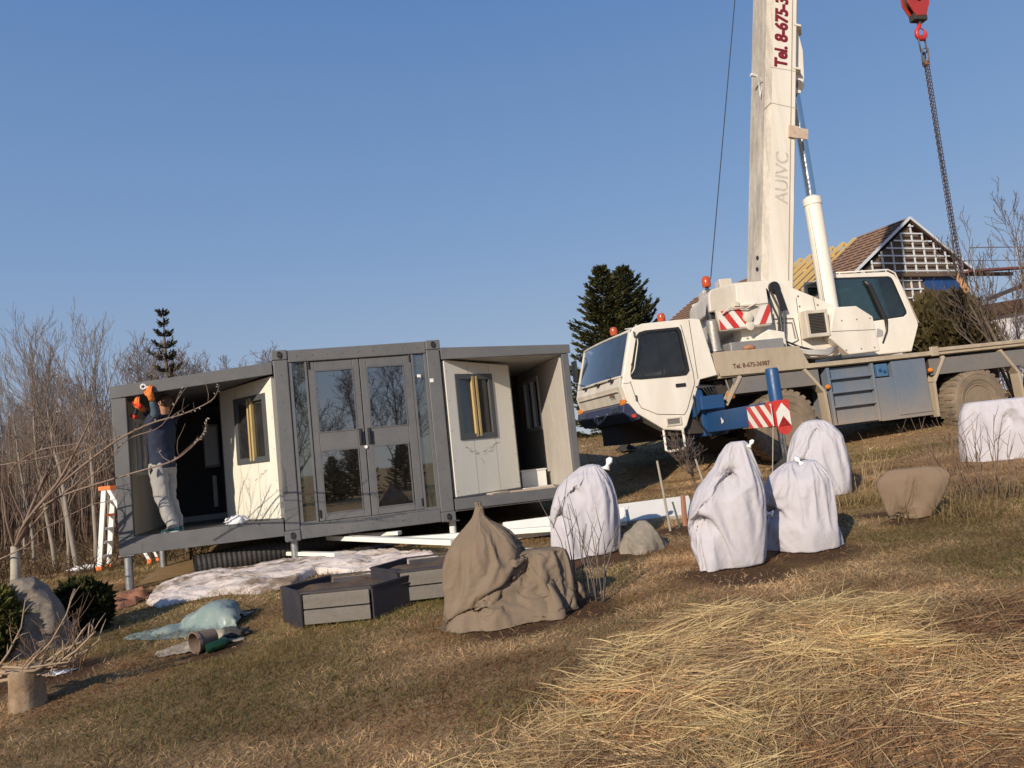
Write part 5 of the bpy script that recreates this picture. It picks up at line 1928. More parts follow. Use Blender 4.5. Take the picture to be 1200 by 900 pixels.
def sack(rows, dk, name, m, parent=None, n=130, per=8, amp=.03, seed=0, pinch=(), fold=.012, sq=2.6, hem=.0, folds=(), nf=7, crump=.0):
    """cloth pulled over a plant: rows = (z, x_left, x_right[, depth factor]) from the hem up; wrinkles are pushed in and out of the surface"""
    rows = [tuple(r_) if len(r_) == 4 else (*r_, dk) for r_ in rows]
    zs = [r_[0] for r_ in rows]
    tt = np.linspace(0, len(rows)-1, (len(rows)-1)*per+1)
    A = np.array(rows, float)
    idx_ = np.arange(len(rows))
    Z, XL, XR, DK = (np.interp(tt, idx_, A[:, i]) for i in range(4))
    # smooth the profile a little
    def sm_(a):
        b_ = a.copy()
        for _ in range(1):
            b_[1:-1] = .25*b_[:-2]+.5*b_[1:-1]+.25*b_[2:]
        return b_
    XL, XR, Z, DK = sm_(XL), sm_(XR), sm_(Z), sm_(DK)
    k = len(Z)
    ph = np.linspace(0, 2*np.pi, n, endpoint=False)
    cx, hw = (XL+XR)/2, (XR-XL)/2
    ca, sa = np.cos(ph), np.sin(ph)
    den = (np.abs(ca)**sq+np.abs(sa)**sq)**(1/sq)
    X = cx[:, None]+hw[:, None]*(ca/den)
    Y = (hw*DK)[:, None]*(sa/den)
    ZZ = np.repeat(Z[:, None], n, 1)
    # crumple: ridged noise, long folds running down the cloth, fans at the tied points
    def ridged(s, sd_, st=(1, 1, 1)):
        v = fbm(X*s*st[0]+seed*3.1, Y*s*st[1]+sd_, ZZ*s*st[2]+seed, sd_, 3)
        return 1-np.abs(2*v-1)*2.2
    sh = ZZ*.55*math.sin(seed*2.3+1)
    v1 = fbm((ph*0+X*2.3)+sh*2, Y*2.3, ZZ*.8+seed, 3+seed, 2)
    v2 = fbm(X*5.2-sh*4, Y*5.2, ZZ*1.9+seed, 11+seed, 2)
    v3 = fbm(X*3.2+seed, Y*3.2, ZZ*5.5+X*2.5, 19+seed, 2)
    d = amp*((1-np.abs(2*v1-1)*4)*.5+(1-np.abs(2*v2-1)*4)*.34+(1-np.abs(2*v3-1)*4)*.22)
    # crumpled facets: triangle waves in scattered directions give flat planes that meet in straight creases
    rs = np.random.default_rng(seed*7+1)
    wx, wz = X+.10*(fbm(X*2, Y*2, ZZ*2, 41+seed, 2)-.5), ZZ+.10*(fbm(X*2+9, Y*2, ZZ*2, 43+seed, 2)-.5)
    for q_ in range(8):
        kv = rs.normal(size=3)*np.array([1, 1, .7])
        kv /= np.linalg.norm(kv)
        lam = .16+.34*rs.random()
        ph_ = (wx*kv[0]+Y*kv[1]+wz*kv[2])/lam+rs.random()
        tri = np.abs((ph_ % 1)*2-1)-.5
        msk = np.clip(fbm(X*2.4+q_*7, Y*2.4, ZZ*2.4, 61+seed, 2)*2.4-.7, 0, 1)
        d = d+crump*lam*tri*msk
    fl = np.sin(nf*ph[None, :]+3*fbm(ZZ*2.2, ph[None, :]*.8+seed, 0, 5)+seed)*fold
    d = d+fl*(1-.5*(ZZ-Z[0])/(Z[-1]-Z[0]+1e-6))
    for (pxx, pz, a_, s_) in pinch:
        dx, dz = X-pxx, ZZ-pz
        r_ = np.sqrt(dx*dx+dz*dz)+1e-4
        th = np.arctan2(dz, dx)
        front = (Y < 0)
        d = d-front*a_*(1.2*np.exp(-(r_/(.35*s_))**2))
    for (pl_, a_, w_) in folds:            # sharp creases along drawn lines
        for (x0, z0), (x1, z1) in zip(pl_[:-1], pl_[1:]):
            ex, ez = x1-x0, z1-z0
            L2 = ex*ex+ez*ez+1e-9
            t_ = ((X-x0)*ex+(ZZ-z0)*ez)/L2
            tc_ = np.clip(t_, 0, 1)
            ds = np.sqrt((X-x0-ex*tc_)**2+(ZZ-z0-ez*tc_)**2)
            d = d+(Y < .02)*a_*np.exp(-ds/w_)*(.35+.65*np.sin(np.pi*np.clip(tc_, .08, .92)))
    scale = np.clip(np.minimum(hw/.10, 1), .1, 1)[:, None]
    nxn, nyn = ca/den, sa/den
    ln = np.sqrt(nxn**2+nyn**2)
    X = X+nxn/ln*d*scale
    Y = Y+nyn/ln*d*scale
    ZZ = ZZ+amp*.5*(fbm(X*4, Y*4, seed, 31+seed)-.5)*scale
    # ragged hem
    hm_ = hem*(fbm(np.cos(ph)*1.1+seed, np.sin(ph)*1.1, 0, 77, 2)-.6)*2
    w_ = np.exp(-np.arange(k)/(per*.8))[:, None]
    ZZ = ZZ+w_*hm_[None, :]
    V = np.stack([X, Y, ZZ], -1).reshape(-1, 3)
    i, j = np.meshgrid(np.arange(k-1), np.arange(n), indexing='ij')
    j2 = (j+1) % n
    q_ = np.stack([i*n+j, i*n+j2, (i+1)*n+j2, (i+1)*n+j], -1).reshape(-1, 4)
    top = np.array([np.arange((k-1)*n, k*n)])
    ob = np_mesh(name, V, [q_, top], m, parent, smooth=True)
    if parent:
        COVERS.append(ob)
    return ob


def fabric(name, col, dirt, trans=.18, bs=120, damt=.3, rough=.75, weave=.25):
    m = mat(name, col, rough, dirt=dirt, damt=damt, dscale=3.2, var=.05, vscale=7, spec=.25)
    nd, lk = m.node_tree.nodes, m.node_tree.links
    b = nd['Principled BSDF']
    tc = nd.new('ShaderNodeTexCoord')
    n1 = noise(nd, lk, tc.outputs['Object'], 9, 7, .62, (1, 1, .6), .6)
    n2 = noise(nd, lk, tc.outputs['Object'], bs, 3, .6)
    b1 = nd.new('ShaderNodeBump')
    b1.inputs['Strength'].default_value = .30
    b1.inputs['Distance'].default_value = .03
    lk.new(n1, b1.inputs['Height'])
    b2 = nd.new('ShaderNodeBump')
    b2.inputs['Strength'].default_value = weave
    b2.inputs['Distance'].default_value = .004
    lk.new(n2, b2.inputs['Height'])
    lk.new(b1.outputs[0], b2.inputs['Normal'])
    lk.new(b2.outputs[0], b.inputs['Normal'])
    t = nd.new('ShaderNodeBsdfTranslucent')
    lk.new(b.inputs['Base Color'].links[0].from_socket, t.inputs[0])
    x = nd.new('ShaderNodeMixShader')
    x.inputs[0].default_value = trans
    lk.new(b.outputs[0], x.inputs[1])
    lk.new(t.outputs[0], x.inputs[2])
    lk.new(x.outputs[0], nd['Material Output'].inputs[0])
    return m


FLEECE = fabric('garden_fleece', (.54, .515, .55), (.44, .41, .425), .12)
BURLAP = fabric('burlap', (.225, .17, .122), (.15, .105, .068), .08, 220, .45, .9, .6)
BURLAP2 = fabric('thin_jute', (.27, .195, .135), (.19, .135, .09), .22, 220, .4, .9, .5)
TIE = mat('white_tie', (.78, .77, .76), .6, var=.04)


def base_at(px, py):
    p = gp(px, py)
    return Vector((p.x, p.y, tz(p.x, p.y)))


def locxz(base, px, py):
    """x, z of the picture point in the upright plane through base that faces the viewer"""
    h = Vector((base.x, base.y, 0)).normalized()
    r_ = Vector((h.y, -h.x, 0))
    d = ray(px, py)
    t = (base-CAM).dot(h)/d.dot(h)
    q_ = CAM+d*t-base
    return q_.dot(r_), q_.z


def face_rz(base):
    return -math.atan2(base.x, base.y)


def knot(par, x, y, z, s, ang, m=TIE, seed=1):
    o = MB()
    rr = random.Random(seed)
    d = Vector((math.sin(ang), 0, math.cos(ang)))
    c_ = Vector((x, y, z))
    o.tube([c_-d*s*.5, c_-d*s*.1, c_+d*s*.05, c_+d*s*.5, c_+d*s*.95], [s*.55, s*.22, s*.17, s*.40, s*.16], 12)
    for i, v in enumerate(o.v):
        q_ = Vector(v)
        o.v[i] = tuple(q_+Vector((rr.uniform(-1, 1), rr.uniform(-1, 1), rr.uniform(-1, 1)))*s*.07)
    return o.build('knot', m, par, smooth=True)


def cover(name, foot, sil, dk, label, cat, m, group=None, pinch=(), knots=(), depth=.3, folds=(), **kw):
    """sil: picture points (y, x_left, x_right) from hem to top, turned into metres in the upright plane at the foot"""
    b0_ = base_at(*foot)
    h = Vector((b0_.x, b0_.y, 0)).normalized()
    b_ = b0_+h*depth
    b_.z = tz(b_.x, b_.y)
    t = thing(name, b_, label, cat, face_rz(b_), group)
    rows = []
    for r_ in sil:
        (yl, xl), (yr, xr) = (r_[0], r_[1]), (r_[2], r_[3])
        a = locxz(b_, xl, yl)
        c_ = locxz(b_, xr, yr)
        row = ((a[1]+c_[1])/2, a[0], c_[0])
        rows.append(row+((r_[4],) if len(r_) > 4 else ()))
    z0 = rows[0][0]
    rows[0] = (min(.0, z0),)+rows[0][1:]
    pn = [(*locxz(b_, px, py), a_, s_) for px, py, a_, s_ in pinch]
    ob = sack(rows, dk, 'cover', m, t, pinch=pn, **kw)
    for i, kn in enumerate(knots):
        x, z = locxz(b_, kn[0], kn[1])
        knot(t, x, kn[4] if len(kn) > 4 else -.02, z, kn[2], kn[3], m if m is not FLEECE else TIE, i+3)
    return t


# each row: (y, x) of the left edge and (y, x) of the right edge in the photograph
cover('wrapped_shrub', (690, 655), [(645, 652, 652, 722), (625, 645, 630, 723), (600, 643, 605, 724), (580, 645, 585, 723), (565, 651, 568, 719), (554, 664, 556, 713), (548, 680, 549, 702), (546, 688, 547, 694)], .75,
      'white fleece-wrapped shrub with a tied tuft at its top right, beside the house wing', 'wrapped shrub', FLEECE, 'shrubs wrapped in white garden fleece', depth=.28,
      pinch=[(658, 600, .03, .20), (672, 575, .03, .18)], knots=[(712, 545, .09, .55)], amp=.006, folds=[([(664, 577), (676, 562), (697, 552)], -0.068, .022), ([(707, 556), (697, 585), (683, 640)], 0.030, .02), ([(688, 565), (674, 600), (668, 640)], 0.024, .02), ([(660, 600), (655, 640)], 0.027, .02), ([(658, 600), (690, 620), (718, 612)], -0.020, .03), ([(712, 548), (718, 600), (716, 648)], 0.022, .018), ([(660, 600), (668, 575)], 0.027, .015), ([(700, 600), (705, 645)], -0.024, .018)], seed=1, hem=.05)
cover('wrapped_shrub', (848, 673), [(668, 818, 658, 876), (650, 812, 644, 885), (625, 806, 625, 889), (600, 804, 605, 892), (585, 806, 585, 893), (570, 813, 566, 895), (556, 826, 552, 890), (545, 838, 542, 885), (532, 842, 532, 881), (524, 850, 524, 877), (520, 857, 520, 872)], .72,
      'tallest white fleece-wrapped shrub with a narrow hood-like top, before the outrigger', 'wrapped shrub', FLEECE, 'shrubs wrapped in white garden fleece', depth=.30,
      pinch=[(823, 607, .04, .26), (856, 556, .04, .16), (846, 566, .03, .14)], knots=[(879, 521, .05, .7), (868, 668, .05, 1.9, -.2)], amp=.006, folds=[([(841, 568), (857, 556), (857, 538)], -0.068, .018), ([(861, 552), (893, 556)], -0.027, .02), ([(823, 607), (809, 590)], 0.030, .015), ([(823, 607), (834, 586), (842, 570)], 0.034, .018), ([(823, 607), (815, 650)], 0.034, .018), ([(823, 607), (832, 645), (826, 668)], 0.027, .018), ([(888, 612), (860, 632), (828, 668)], 0.041, .022), ([(878, 654), (888, 618)], -0.041, .02), ([(861, 552), (852, 600), (846, 640)], 0.016, .03), ([(862, 532), (873, 548)], 0.024, .02), ([(870, 570), (884, 600)], 0.019, .03)], seed=2, hem=.06)
cover('wrapped_shrub', (940, 652), [(648, 906, 632, 980), (630, 902, 622, 981), (610, 897, 608, 981), (592, 893, 590, 980), (577, 893, 575, 978), (562, 896, 556, 974), (552, 905, 546, 965), (546, 922, 541, 955), (543, 934, 540, 946)], .75,
      'broad white fleece-wrapped shrub with a gathered left side, right of the hooded one', 'wrapped shrub', FLEECE, 'shrubs wrapped in white garden fleece', depth=.30,
      pinch=[(906, 596, .05, .28), (940, 545, .03, .12)], knots=[(902, 597, .06, -1.4, -.32), (937, 541, .06, -.6)], amp=.006, folds=[([(905, 596), (892, 567)], 0.041, .015), ([(905, 596), (921, 640)], 0.041, .016), ([(905, 596), (912, 640)], -0.034, .015), ([(905, 596), (897, 588)], -0.054, .02), ([(905, 596), (925, 575), (960, 552)], 0.027, .025), ([(905, 596), (935, 605), (960, 600)], 0.019, .025), ([(930, 552), (948, 542)], -0.068, .02), ([(958, 545), (974, 570), (978, 620)], 0.019, .03), ([(945, 636), (958, 642), (978, 630)], -0.041, .02), ([(935, 570), (950, 610), (945, 640)], 0.016, .03)], seed=3, hem=.07)
cover('wrapped_shrub', (960, 585), [(582, 925, 578, 994), (562, 920, 560, 996), (545, 920, 542, 996), (528, 922, 525, 993), (512, 926, 508, 988), (502, 931, 500, 980), (497, 940, 495, 968), (494, 948, 494, 958)], .75,
      'white fleece-wrapped shrub standing farthest back, in front of the front wheel', 'wrapped shrub', FLEECE, 'shrubs wrapped in white garden fleece', depth=.30,
      pinch=[(946, 545, .03, .2), (958, 510, .03, .2)], amp=.006, folds=[([(930, 505), (940, 530), (930, 560)], 0.027, .025), ([(945, 498), (962, 525), (990, 535)], -0.034, .025), ([(950, 502), (975, 505)], 0.027, .02), ([(985, 515), (988, 578)], 0.027, .03), ([(960, 530), (955, 575)], 0.020, .03)], seed=4, hem=.06)
cover('wrapped_shrub', (1190, 540), [(541, 1130, 530, 1290), (520, 1126, 512, 1294), (500, 1123, 492, 1292), (484, 1121, 476, 1284), (475, 1122, 466, 1270), (472, 1135, 464, 1240)], .55,
      'large low boxy white wrapped shrub in front of the rear crane wheel', 'wrapped shrub', FLEECE, 'shrubs wrapped in white garden fleece', depth=.5,
      pinch=[(1178, 488, .04, .35), (1150, 500, .03, .3)], amp=.006, folds=[([(1124, 484), (1180, 488), (1230, 480)], 0.041, .03), ([(1180, 488), (1172, 535)], 0.041, .03), ([(1126, 490), (1160, 502), (1178, 490)], -0.041, .03), ([(1150, 505), (1145, 538)], 0.027, .03), ([(1195, 490), (1192, 530)], -0.027, .03)], seed=5, hem=.06, sq=4.5)
# burlap: domed hood with a knot, its skirt trailing to the right
t = cover('burlap_cover', (585, 742), [(742, 516, 722, 668), (728, 522, 710, 672), (712, 530, 700, 664), (700, 528, 690, 640), (685, 525, 676, 618), (668, 521, 660, 616), (650, 520, 645, 615), (635, 525, 632, 609), (622, 537, 620, 596), (612, 550, 611, 578), (607, 558, 606, 566), (600, 559, 599, 564), (592, 557, 591, 564)], .72,
          'large brown burlap cover knotted over a shrub, its skirt trailing to the right', 'burlap cover', BURLAP, None, depth=.40,
          pinch=[(600, 700, .05, .30), (545, 715, .04, .2)], amp=.006, folds=[([(560, 612), (548, 660), (534, 700)], 0.027, .02), ([(563, 612), (575, 650), (570, 690)], 0.024, .025), ([(567, 612), (592, 640), (612, 665)], 0.024, .02), ([(600, 660), (588, 700), (560, 722), (525, 738)], 0.054, .022), ([(590, 680), (560, 700), (535, 705)], -0.041, .02), ([(545, 706), (575, 704), (560, 722)], -0.121, .03), ([(612, 670), (600, 700), (585, 728)], 0.034, .02), ([(640, 665), (625, 720)], 0.027, .025)], seed=6, hem=.05, fold=.022)
bb = t.location
rows = []
for (yl, xl, yr, xr) in [(736, 560, 713, 675), (722, 560, 701, 677), (700, 560, 686, 675), (680, 562, 670, 671), (664, 566, 657, 667), (655, 575, 651, 664), (649, 590, 648, 656), (647, 600, 647, 645)]:
    a, c_ = locxz(bb, xl, yl), locxz(bb, xr, yr)
    rows.append(((a[1]+c_[1])/2, a[0], c_[0]))
rows[0] = (min(rows[0][0], 0), *rows[0][1:])
sack(rows, .42, 'skirt', BURLAP, t, amp=.006, seed=8, hem=.05, fold=.025, folds=[([locxz(bb, *q_) for q_ in pl_], a_, w_) for pl_, a_, w_ in [([(610, 652), (640, 690), (668, 715)], 0.041, .025), ([(600, 665), (615, 710)], -0.041, .02), ([(645, 650), (662, 690)], 0.027, .02), ([(625, 655), (635, 720)], -0.027, .025)]])
cover('burlap_cover', (1062, 612), [(612, 1044, 607, 1083), (600, 1039, 598, 1090), (585, 1034, 584, 1098), (570, 1030, 571, 1107), (560, 1029, 560, 1113), (555, 1032, 556, 1112), (551, 1040, 553, 1105), (549, 1050, 552, 1096)], .26,
      'small brown jute sack flaring to the top, standing alone among dry stems at the right', 'burlap cover', BURLAP2, None, depth=.15,
      pinch=[(1078, 578, .03, .2), (1050, 605, .03, .12)], amp=.04, folds=[([(1034, 556), (1060, 565), (1110, 560)], 0.016, .02), ([(1040, 600), (1055, 575), (1075, 560)], 0.027, .015), ([(1085, 605), (1090, 575), (1108, 560)], 0.027, .015), ([(1055, 607), (1068, 590)], -0.027, .015)], seed=7, hem=.03, fold=.015, sq=3)

def drape_sim(objs, frames=26, inflate=.10, stretch=.05, body_scale=.94, stiff=12, bend=.06, mass=.12):
    """let loose cloth settle: every cover gets a body inside it and falls onto that body and the ground under gravity"""
    helpers, cols_ = [], {}
    SC.frame_start, SC.frame_end = 1, frames
    for gi, (ob, kw) in enumerate(objs):
        me = ob.data
        n = len(me.vertices)
        co = np.empty(n*3, np.float32)
        me.vertices.foreach_get('co', co)
        co = co.reshape(-1, 3)
        c = np.array([co[:, 0].mean(), co[:, 1].mean(), 0])
        if 'raw' in kw:
            key = 'raw%d' % gi
            cols_[key] = bpy.data.collections.new('drape')
            SC.collection.children.link(cols_[key])
            for h_ in kw['raw']:
                cols_[key].objects.link(h_)
                h_.modifiers.new('col', 'COLLISION')
                h_.collision.thickness_outer = .005
                h_.collision.thickness_inner = .2
                h_.collision.cloth_friction = 20
                helpers.append(h_)
            cb_ = co.copy()
            co2 = co.copy()
        else:
            bs = kw.get('body', body_scale)
            body = ob.copy()
            body.data = me.copy()
            key = kw.get('with', gi)
            if key not in cols_:
                cols_[key] = bpy.data.collections.new('drape')
                SC.collection.children.link(cols_[key])
            cols_[key].objects.link(body)
            cb_ = (co-c)*np.array([bs, bs, .97])+c
            body.data.vertices.foreach_set('co', cb_.astype(np.float32).ravel())
            body.data.update()
            cm = body.modifiers.new('col', 'COLLISION')
            body.collision.thickness_outer = .006
            body.collision.thickness_inner = .05
            body.collision.cloth_friction = 12
            helpers.append(body)
        inf, st = kw.get('inflate', inflate), kw.get('stretch', stretch)
        top = co[:, 2].max()
        co2 = (co-c)*np.array([1+inf, 1+inf, 1])+c if 'raw' not in kw else co.copy()
        if 'raw' not in kw:
            co2[:, 2] = top+.02+(co2[:, 2]-top)*(1+st)
        # loose cloth bulges before it settles, with a little scatter so that folds can start
        co2 += (rng.random(co2.shape)-.5)*.003
        me.vertices.foreach_set('co', co2.astype(np.float32).ravel())
        me.update()
        vg = ob.vertex_groups.new(name='pin')
        pins = [i for i in range(n) if co[i, 2] > top-kw.get('pin', .02)] if 'raw' not in kw else []
        for (px_, pz_, dep, rad_) in kw.get('ties', ()):
            front = np.nonzero((np.hypot(co[:, 0]-px_, co[:, 2]-pz_) < rad_) & (co[:, 1] < c[1]))[0]
            pins += [int(i) for i in front]
            co2[front, 1] += dep
            co2[front, 0] += (c[0]-co2[front, 0])*.25
            near = np.nonzero((np.hypot(co[:, 0]-px_, co[:, 2]-pz_) < .16) & (co[:, 1] < c[1]))[0]
            fall = np.exp(-(np.hypot(co[near, 0]-px_, co[near, 2]-pz_)/.07)**2)
            co2[near, 1] += np.where(np.isin(near, front), 0, dep*.9*fall)
            cb2 = cb_.copy()
            cb2[near, 1] += dep*1.3*fall
            cb_ = cb2
            body.data.vertices.foreach_set('co', cb_.astype(np.float32).ravel())
            body.data.update()
            me.vertices.foreach_set('co', co2.astype(np.float32).ravel())
            me.update()
        vg.add(pins, 1.0, 'REPLACE')
        cl = ob.modifiers.new('cloth', 'CLOTH')
        s = cl.settings
        s.quality = 5
        s.mass = kw.get('mass', mass)
        s.tension_stiffness = s.compression_stiffness = kw.get('stiff', stiff)
        s.shear_stiffness = kw.get('stiff', stiff)*.5
        s.bending_stiffness = kw.get('bend', bend)
        s.tension_damping = s.compression_damping = 8
        s.air_damping = 2
        s.vertex_group_mass = 'pin'
        s.pin_stiffness = 1
        s.use_pressure = False
        if kw.get('shrink'):
            s.shrink_min = kw['shrink']
        cl.collision_settings.collection = cols_[key]
        cl.collision_settings.distance_min = .006
        cl.collision_settings.use_self_collision = False
        cl.collision_settings.collision_quality = 2
        cl.point_cache.frame_start, cl.point_cache.frame_end = 1, frames
    for f in range(1, frames+1):
        SC.frame_set(f)
    dg = bpy.context.evaluated_depsgraph_get()
    for ob, kw in objs:
        me2 = bpy.data.meshes.new_from_object(ob.evaluated_get(dg))
        mats = list(ob.data.materials)
        ob.modifiers.clear()
        ob.vertex_groups.clear()
        # nothing sinks through the lawn
        n = len(me2.vertices)
        co = np.empty(n*3, np.float32)
        me2.vertices.foreach_get('co', co)
        co = co.reshape(-1, 3)
        M = np.array(ob.matrix_world)
        w_ = co@M[:3, :3].T+M[:3, 3]
        gz_ = terr(w_[:, 0], w_[:, 1])+.006+.012*fbm(w_[:, 0]*9, w_[:, 1]*9, 0, 3)
        low = w_[:, 2] < gz_
        w_[low, 2] = gz_[low]
        co = (w_-M[:3, 3])@M[:3, :3]
        me2.vertices.foreach_set('co', co.astype(np.float32).ravel())
        me2.polygons.foreach_set('use_smooth', np.ones(len(me2.polygons), bool))
        me2.update()
        ob.data = me2
    for h_ in helpers:
        bpy.data.objects.remove(h_)
    for c_ in cols_.values():
        bpy.data.collections.remove(c_)
    SC.frame_set(1)


TIES = [[(658, 600, .10, .025), (672, 575, .08, .02)], [(823, 607, .12, .025), (857, 556, .12, .03), (846, 566, .08, .02)], [(906, 596, .14, .03), (938, 545, .08, .02)], [(958, 506, .06, .02), (940, 540, .05, .02)],
        [(1180, 488, .08, .02)], [(600, 690, .12, .03), (548, 706, .12, .03)], [(612, 668, .08, .03)], [(1056, 604, .04, .02)]]
jobs = []
for t_, ob in enumerate(COVERS):
    kw = dict(inflate=.02, stretch=.0, shrink=-.10, body=.88, bend=.5, stiff=15, mass=.15, ties=[(*locxz(ob.parent.location, x_, y_), d_, r_) for x_, y_, d_, r_ in TIES[t_]])
    if t_ in (5, 6):
        kw.update({'with': 'burlap', 'bend': .05, 'shrink': -.14, 'inflate': .05, 'body': .86})
    if t_ == 7:
        kw.update(bend=.08, shrink=-.07, inflate=.01, body=.97)
    jobs.append((ob, kw))
TARP = fabric('teal_tarp', (.23, .305, .29), (.40, .40, .34), .15, 60, .5, .33, .15)
RAG = fabric('beige_rag', (.42, .35, .26), (.28, .21, .15), .1, 150, .4, .9, .4)

def sheet(name, c0, c1, wdt, lumps, m, label, cat, seed, taper=.6, res=.018):
    """flat sheet held above the ground from c0 to c1 with things under it; the drape lets it fall"""
    a_, b_ = Vector(c0), Vector(c1)
    L_ = (b_-a_).length
    d = (b_-a_).normalized()
    nrm_ = Vector((-d.y, d.x, 0))
    nu, nv = int(L_/res), int(wdt/res)
    U, Vv = np.meshgrid(np.linspace(0, 1, nu), np.linspace(-.5, .5, nv), indexing='ij')
    wv_ = wdt*(taper+(1-taper)*np.sin(np.clip(U*1.35, 0, 1)*math.pi/2))*(.85+.3*fbm(U*3, Vv*2, 0, seed))
    X = a_.x+d.x*L_*U+nrm_.x*wv_*Vv
    Y = a_.y+d.y*L_*U+nrm_.y*wv_*Vv
    Z = terr(X, Y)+.06
    colls = []
    for (f, q_, r_, h_) in lumps:
        x, y = a_.x+d.x*L_*f+nrm_.x*q_, a_.y+d.y*L_*f+nrm_.y*q_
        Z = np.maximum(Z, tz(x, y)+h_*1.0+.04-np.maximum(np.hypot(X-x, Y-y)-r_, 0)*.8)
        o_ = MB().lathe([(0, -.05), (r_, -.04), (r_*.96, h_*.4), (r_*.75, h_*.8), (r_*.35, h_*.97), (0, h_)], org=(0, 0, 0), n=20).build('lump', m)
        o_.location = (x, y, tz(x, y))
        colls.append(o_)
    gx_ = np.linspace(X.min()-.2, X.max()+.2, 30)
    gy_ = np.linspace(Y.min()-.2, Y.max()+.2, 30)
    A, B_ = np.meshgrid(gx_, gy_)
    id_ = np.arange(900).reshape(30, 30)
    colls.append(np_mesh('lump', np.stack([A.ravel(), B_.ravel(), terr(A, B_).ravel()], 1), [np.stack([id_[:-1, :-1], id_[:-1, 1:], id_[1:, 1:], id_[1:, :-1]], -1).reshape(-1, 4)], m))
    id_ = np.arange(nu*nv).reshape(nu, nv)
    o_ = np_mesh(name, np.stack([X.ravel(), Y.ravel(), Z.ravel()], 1), [np.stack([id_[:-1, :-1], id_[1:, :-1], id_[1:, 1:], id_[:-1, 1:]], -1).reshape(-1, 4)], m, smooth=True)
    tag(o_, label, cat)
    for h_ in colls:
        COL.objects.unlink(h_)
    return o_, colls



o_, cl_ = sheet('tarp', gp(152, 748), gp(282, 728), .62, [(.80, .05, .17, .20), (.60, .10, .14, .12), (.92, -.12, .10, .14), (.35, 0, .08, .05)], TARP, 'crumpled pale teal plastic tarp lying on the lawn by the flowerpot', 'tarp', 4, .30)
jobs.append((o_, dict(raw=cl_, shrink=-.16, bend=.08, stiff=15, mass=.15)))
o_, cl_ = sheet('rag', gp(190, 768), gp(276, 746), .42, [(.55, .02, .08, .10), (.8, .0, .07, .08)], RAG, 'crumpled beige cloth in front of the teal tarp', 'cloth', 9, .5, .014)
jobs.append((o_, dict(raw=cl_, shrink=-.2, bend=.03, stiff=12, mass=.15)))
bpy.context.view_layer.update()
drape_sim(jobs, 20)

# ------------------------------------------------------------------ rocks
def rock(name, foot, outl, dk, label, m, seed, depth=.2):
    b0_ = base_at(*foot)
    h = Vector((b0_.x, b0_.y, 0)).normalized()
    b_ = b0_+h*depth
    b_.z = tz(b_.x, b_.y)
    rows = []
    for (yl, xl, yr, xr) in outl:
        a, c_ = locxz(b_, xl, yl), locxz(b_, xr, yr)
        rows.append(((a[1]+c_[1])/2, a[0], c_[0]))
    rows[0] = (min(rows[0][0], -.03), *rows[0][1:])
    o = sack(rows, dk, name, m, None, crump=.12, amp=.05, seed=seed, fold=.004, sq=2.2)
    o.location = b_
    o.rotation_euler = (0, 0, face_rz(b_))
    return tag(o, label, 'rock')


ROCKM = mat('granite', (.25, .215, .17), .85, dirt=(.12, .105, .07), damt=.6, dscale=5, var=.35, vscale=30, bump=.9, bscale=35)
ROCKL = mat('speckled_granite', (.23, .19, .15), .85, dirt=(.09, .078, .068), damt=.62, dscale=9, var=.55, vscale=45, bump=.9, bscale=30)
rock('boulder', (760, 648), [(648, 726, 640, 782), (638, 728, 632, 778), (625, 733, 622, 770), (615, 740, 614, 763), (610, 747, 610, 756)], .7, 'grey-brown rounded boulder with pale stains beside the first white bag', ROCKM, 12)
rock('boulder', (45, 772), [(772, 2, 752, 86), (745, 0, 735, 84), (715, 1, 712, 77), (697, 4, 696, 64), (685, 8, 685, 52), (678, 14, 678, 40)], .7, 'large dark grey boulder with a speckled top between two evergreen bushes', ROCKL, 14, .35)

# ------------------------------------------------------------------ snow remnant
SNOWM = mat('dirty_snow', (.66, .585, .54), .8, dirt=(.36, .25, .16), damt=.5, dscale=4.0, var=.12, bump=1.0, bscale=22)
nd, lk = SNOWM.node_tree.nodes, SNOWM.node_tree.links
b = nd['Principled BSDF']
tc = nd.new('ShaderNodeTexCoord')
f_s = ramp(nd, lk, noise(nd, lk, tc.outputs['Object'], 1.7, 9, .72, (1, 1.6, 1), .4), [(.50, (0, 0, 0)), (.60, (.9, .9, .9))])
lk.new(mix(nd, lk, f_s, b.inputs['Base Color'].links[0].from_socket, (.17, .105, .055)), b.inputs['Base Color'])
pl = [(170, 708), (182, 690), (215, 678), (262, 668), (300, 664), (345, 656), (400, 650), (450, 646), (505, 648), (520, 660), (480, 668), (455, 676), (420, 672), (370, 674), (340, 688), (300, 697), (255, 698), (215, 706), (185, 713)]
P2 = [gp(*q_) for q_ in pl]
poly = np.array([(q_.x, q_.y) for q_ in P2])
cx, cy = poly.mean(0)
K, NR = len(poly), 40
ang = np.linspace(0, K, 180, endpoint=False)
ii = ang.astype(int)
fr = (ang-ii)[:, None]
rim = poly[ii]*(1-fr)+poly[(ii+1) % K]*fr
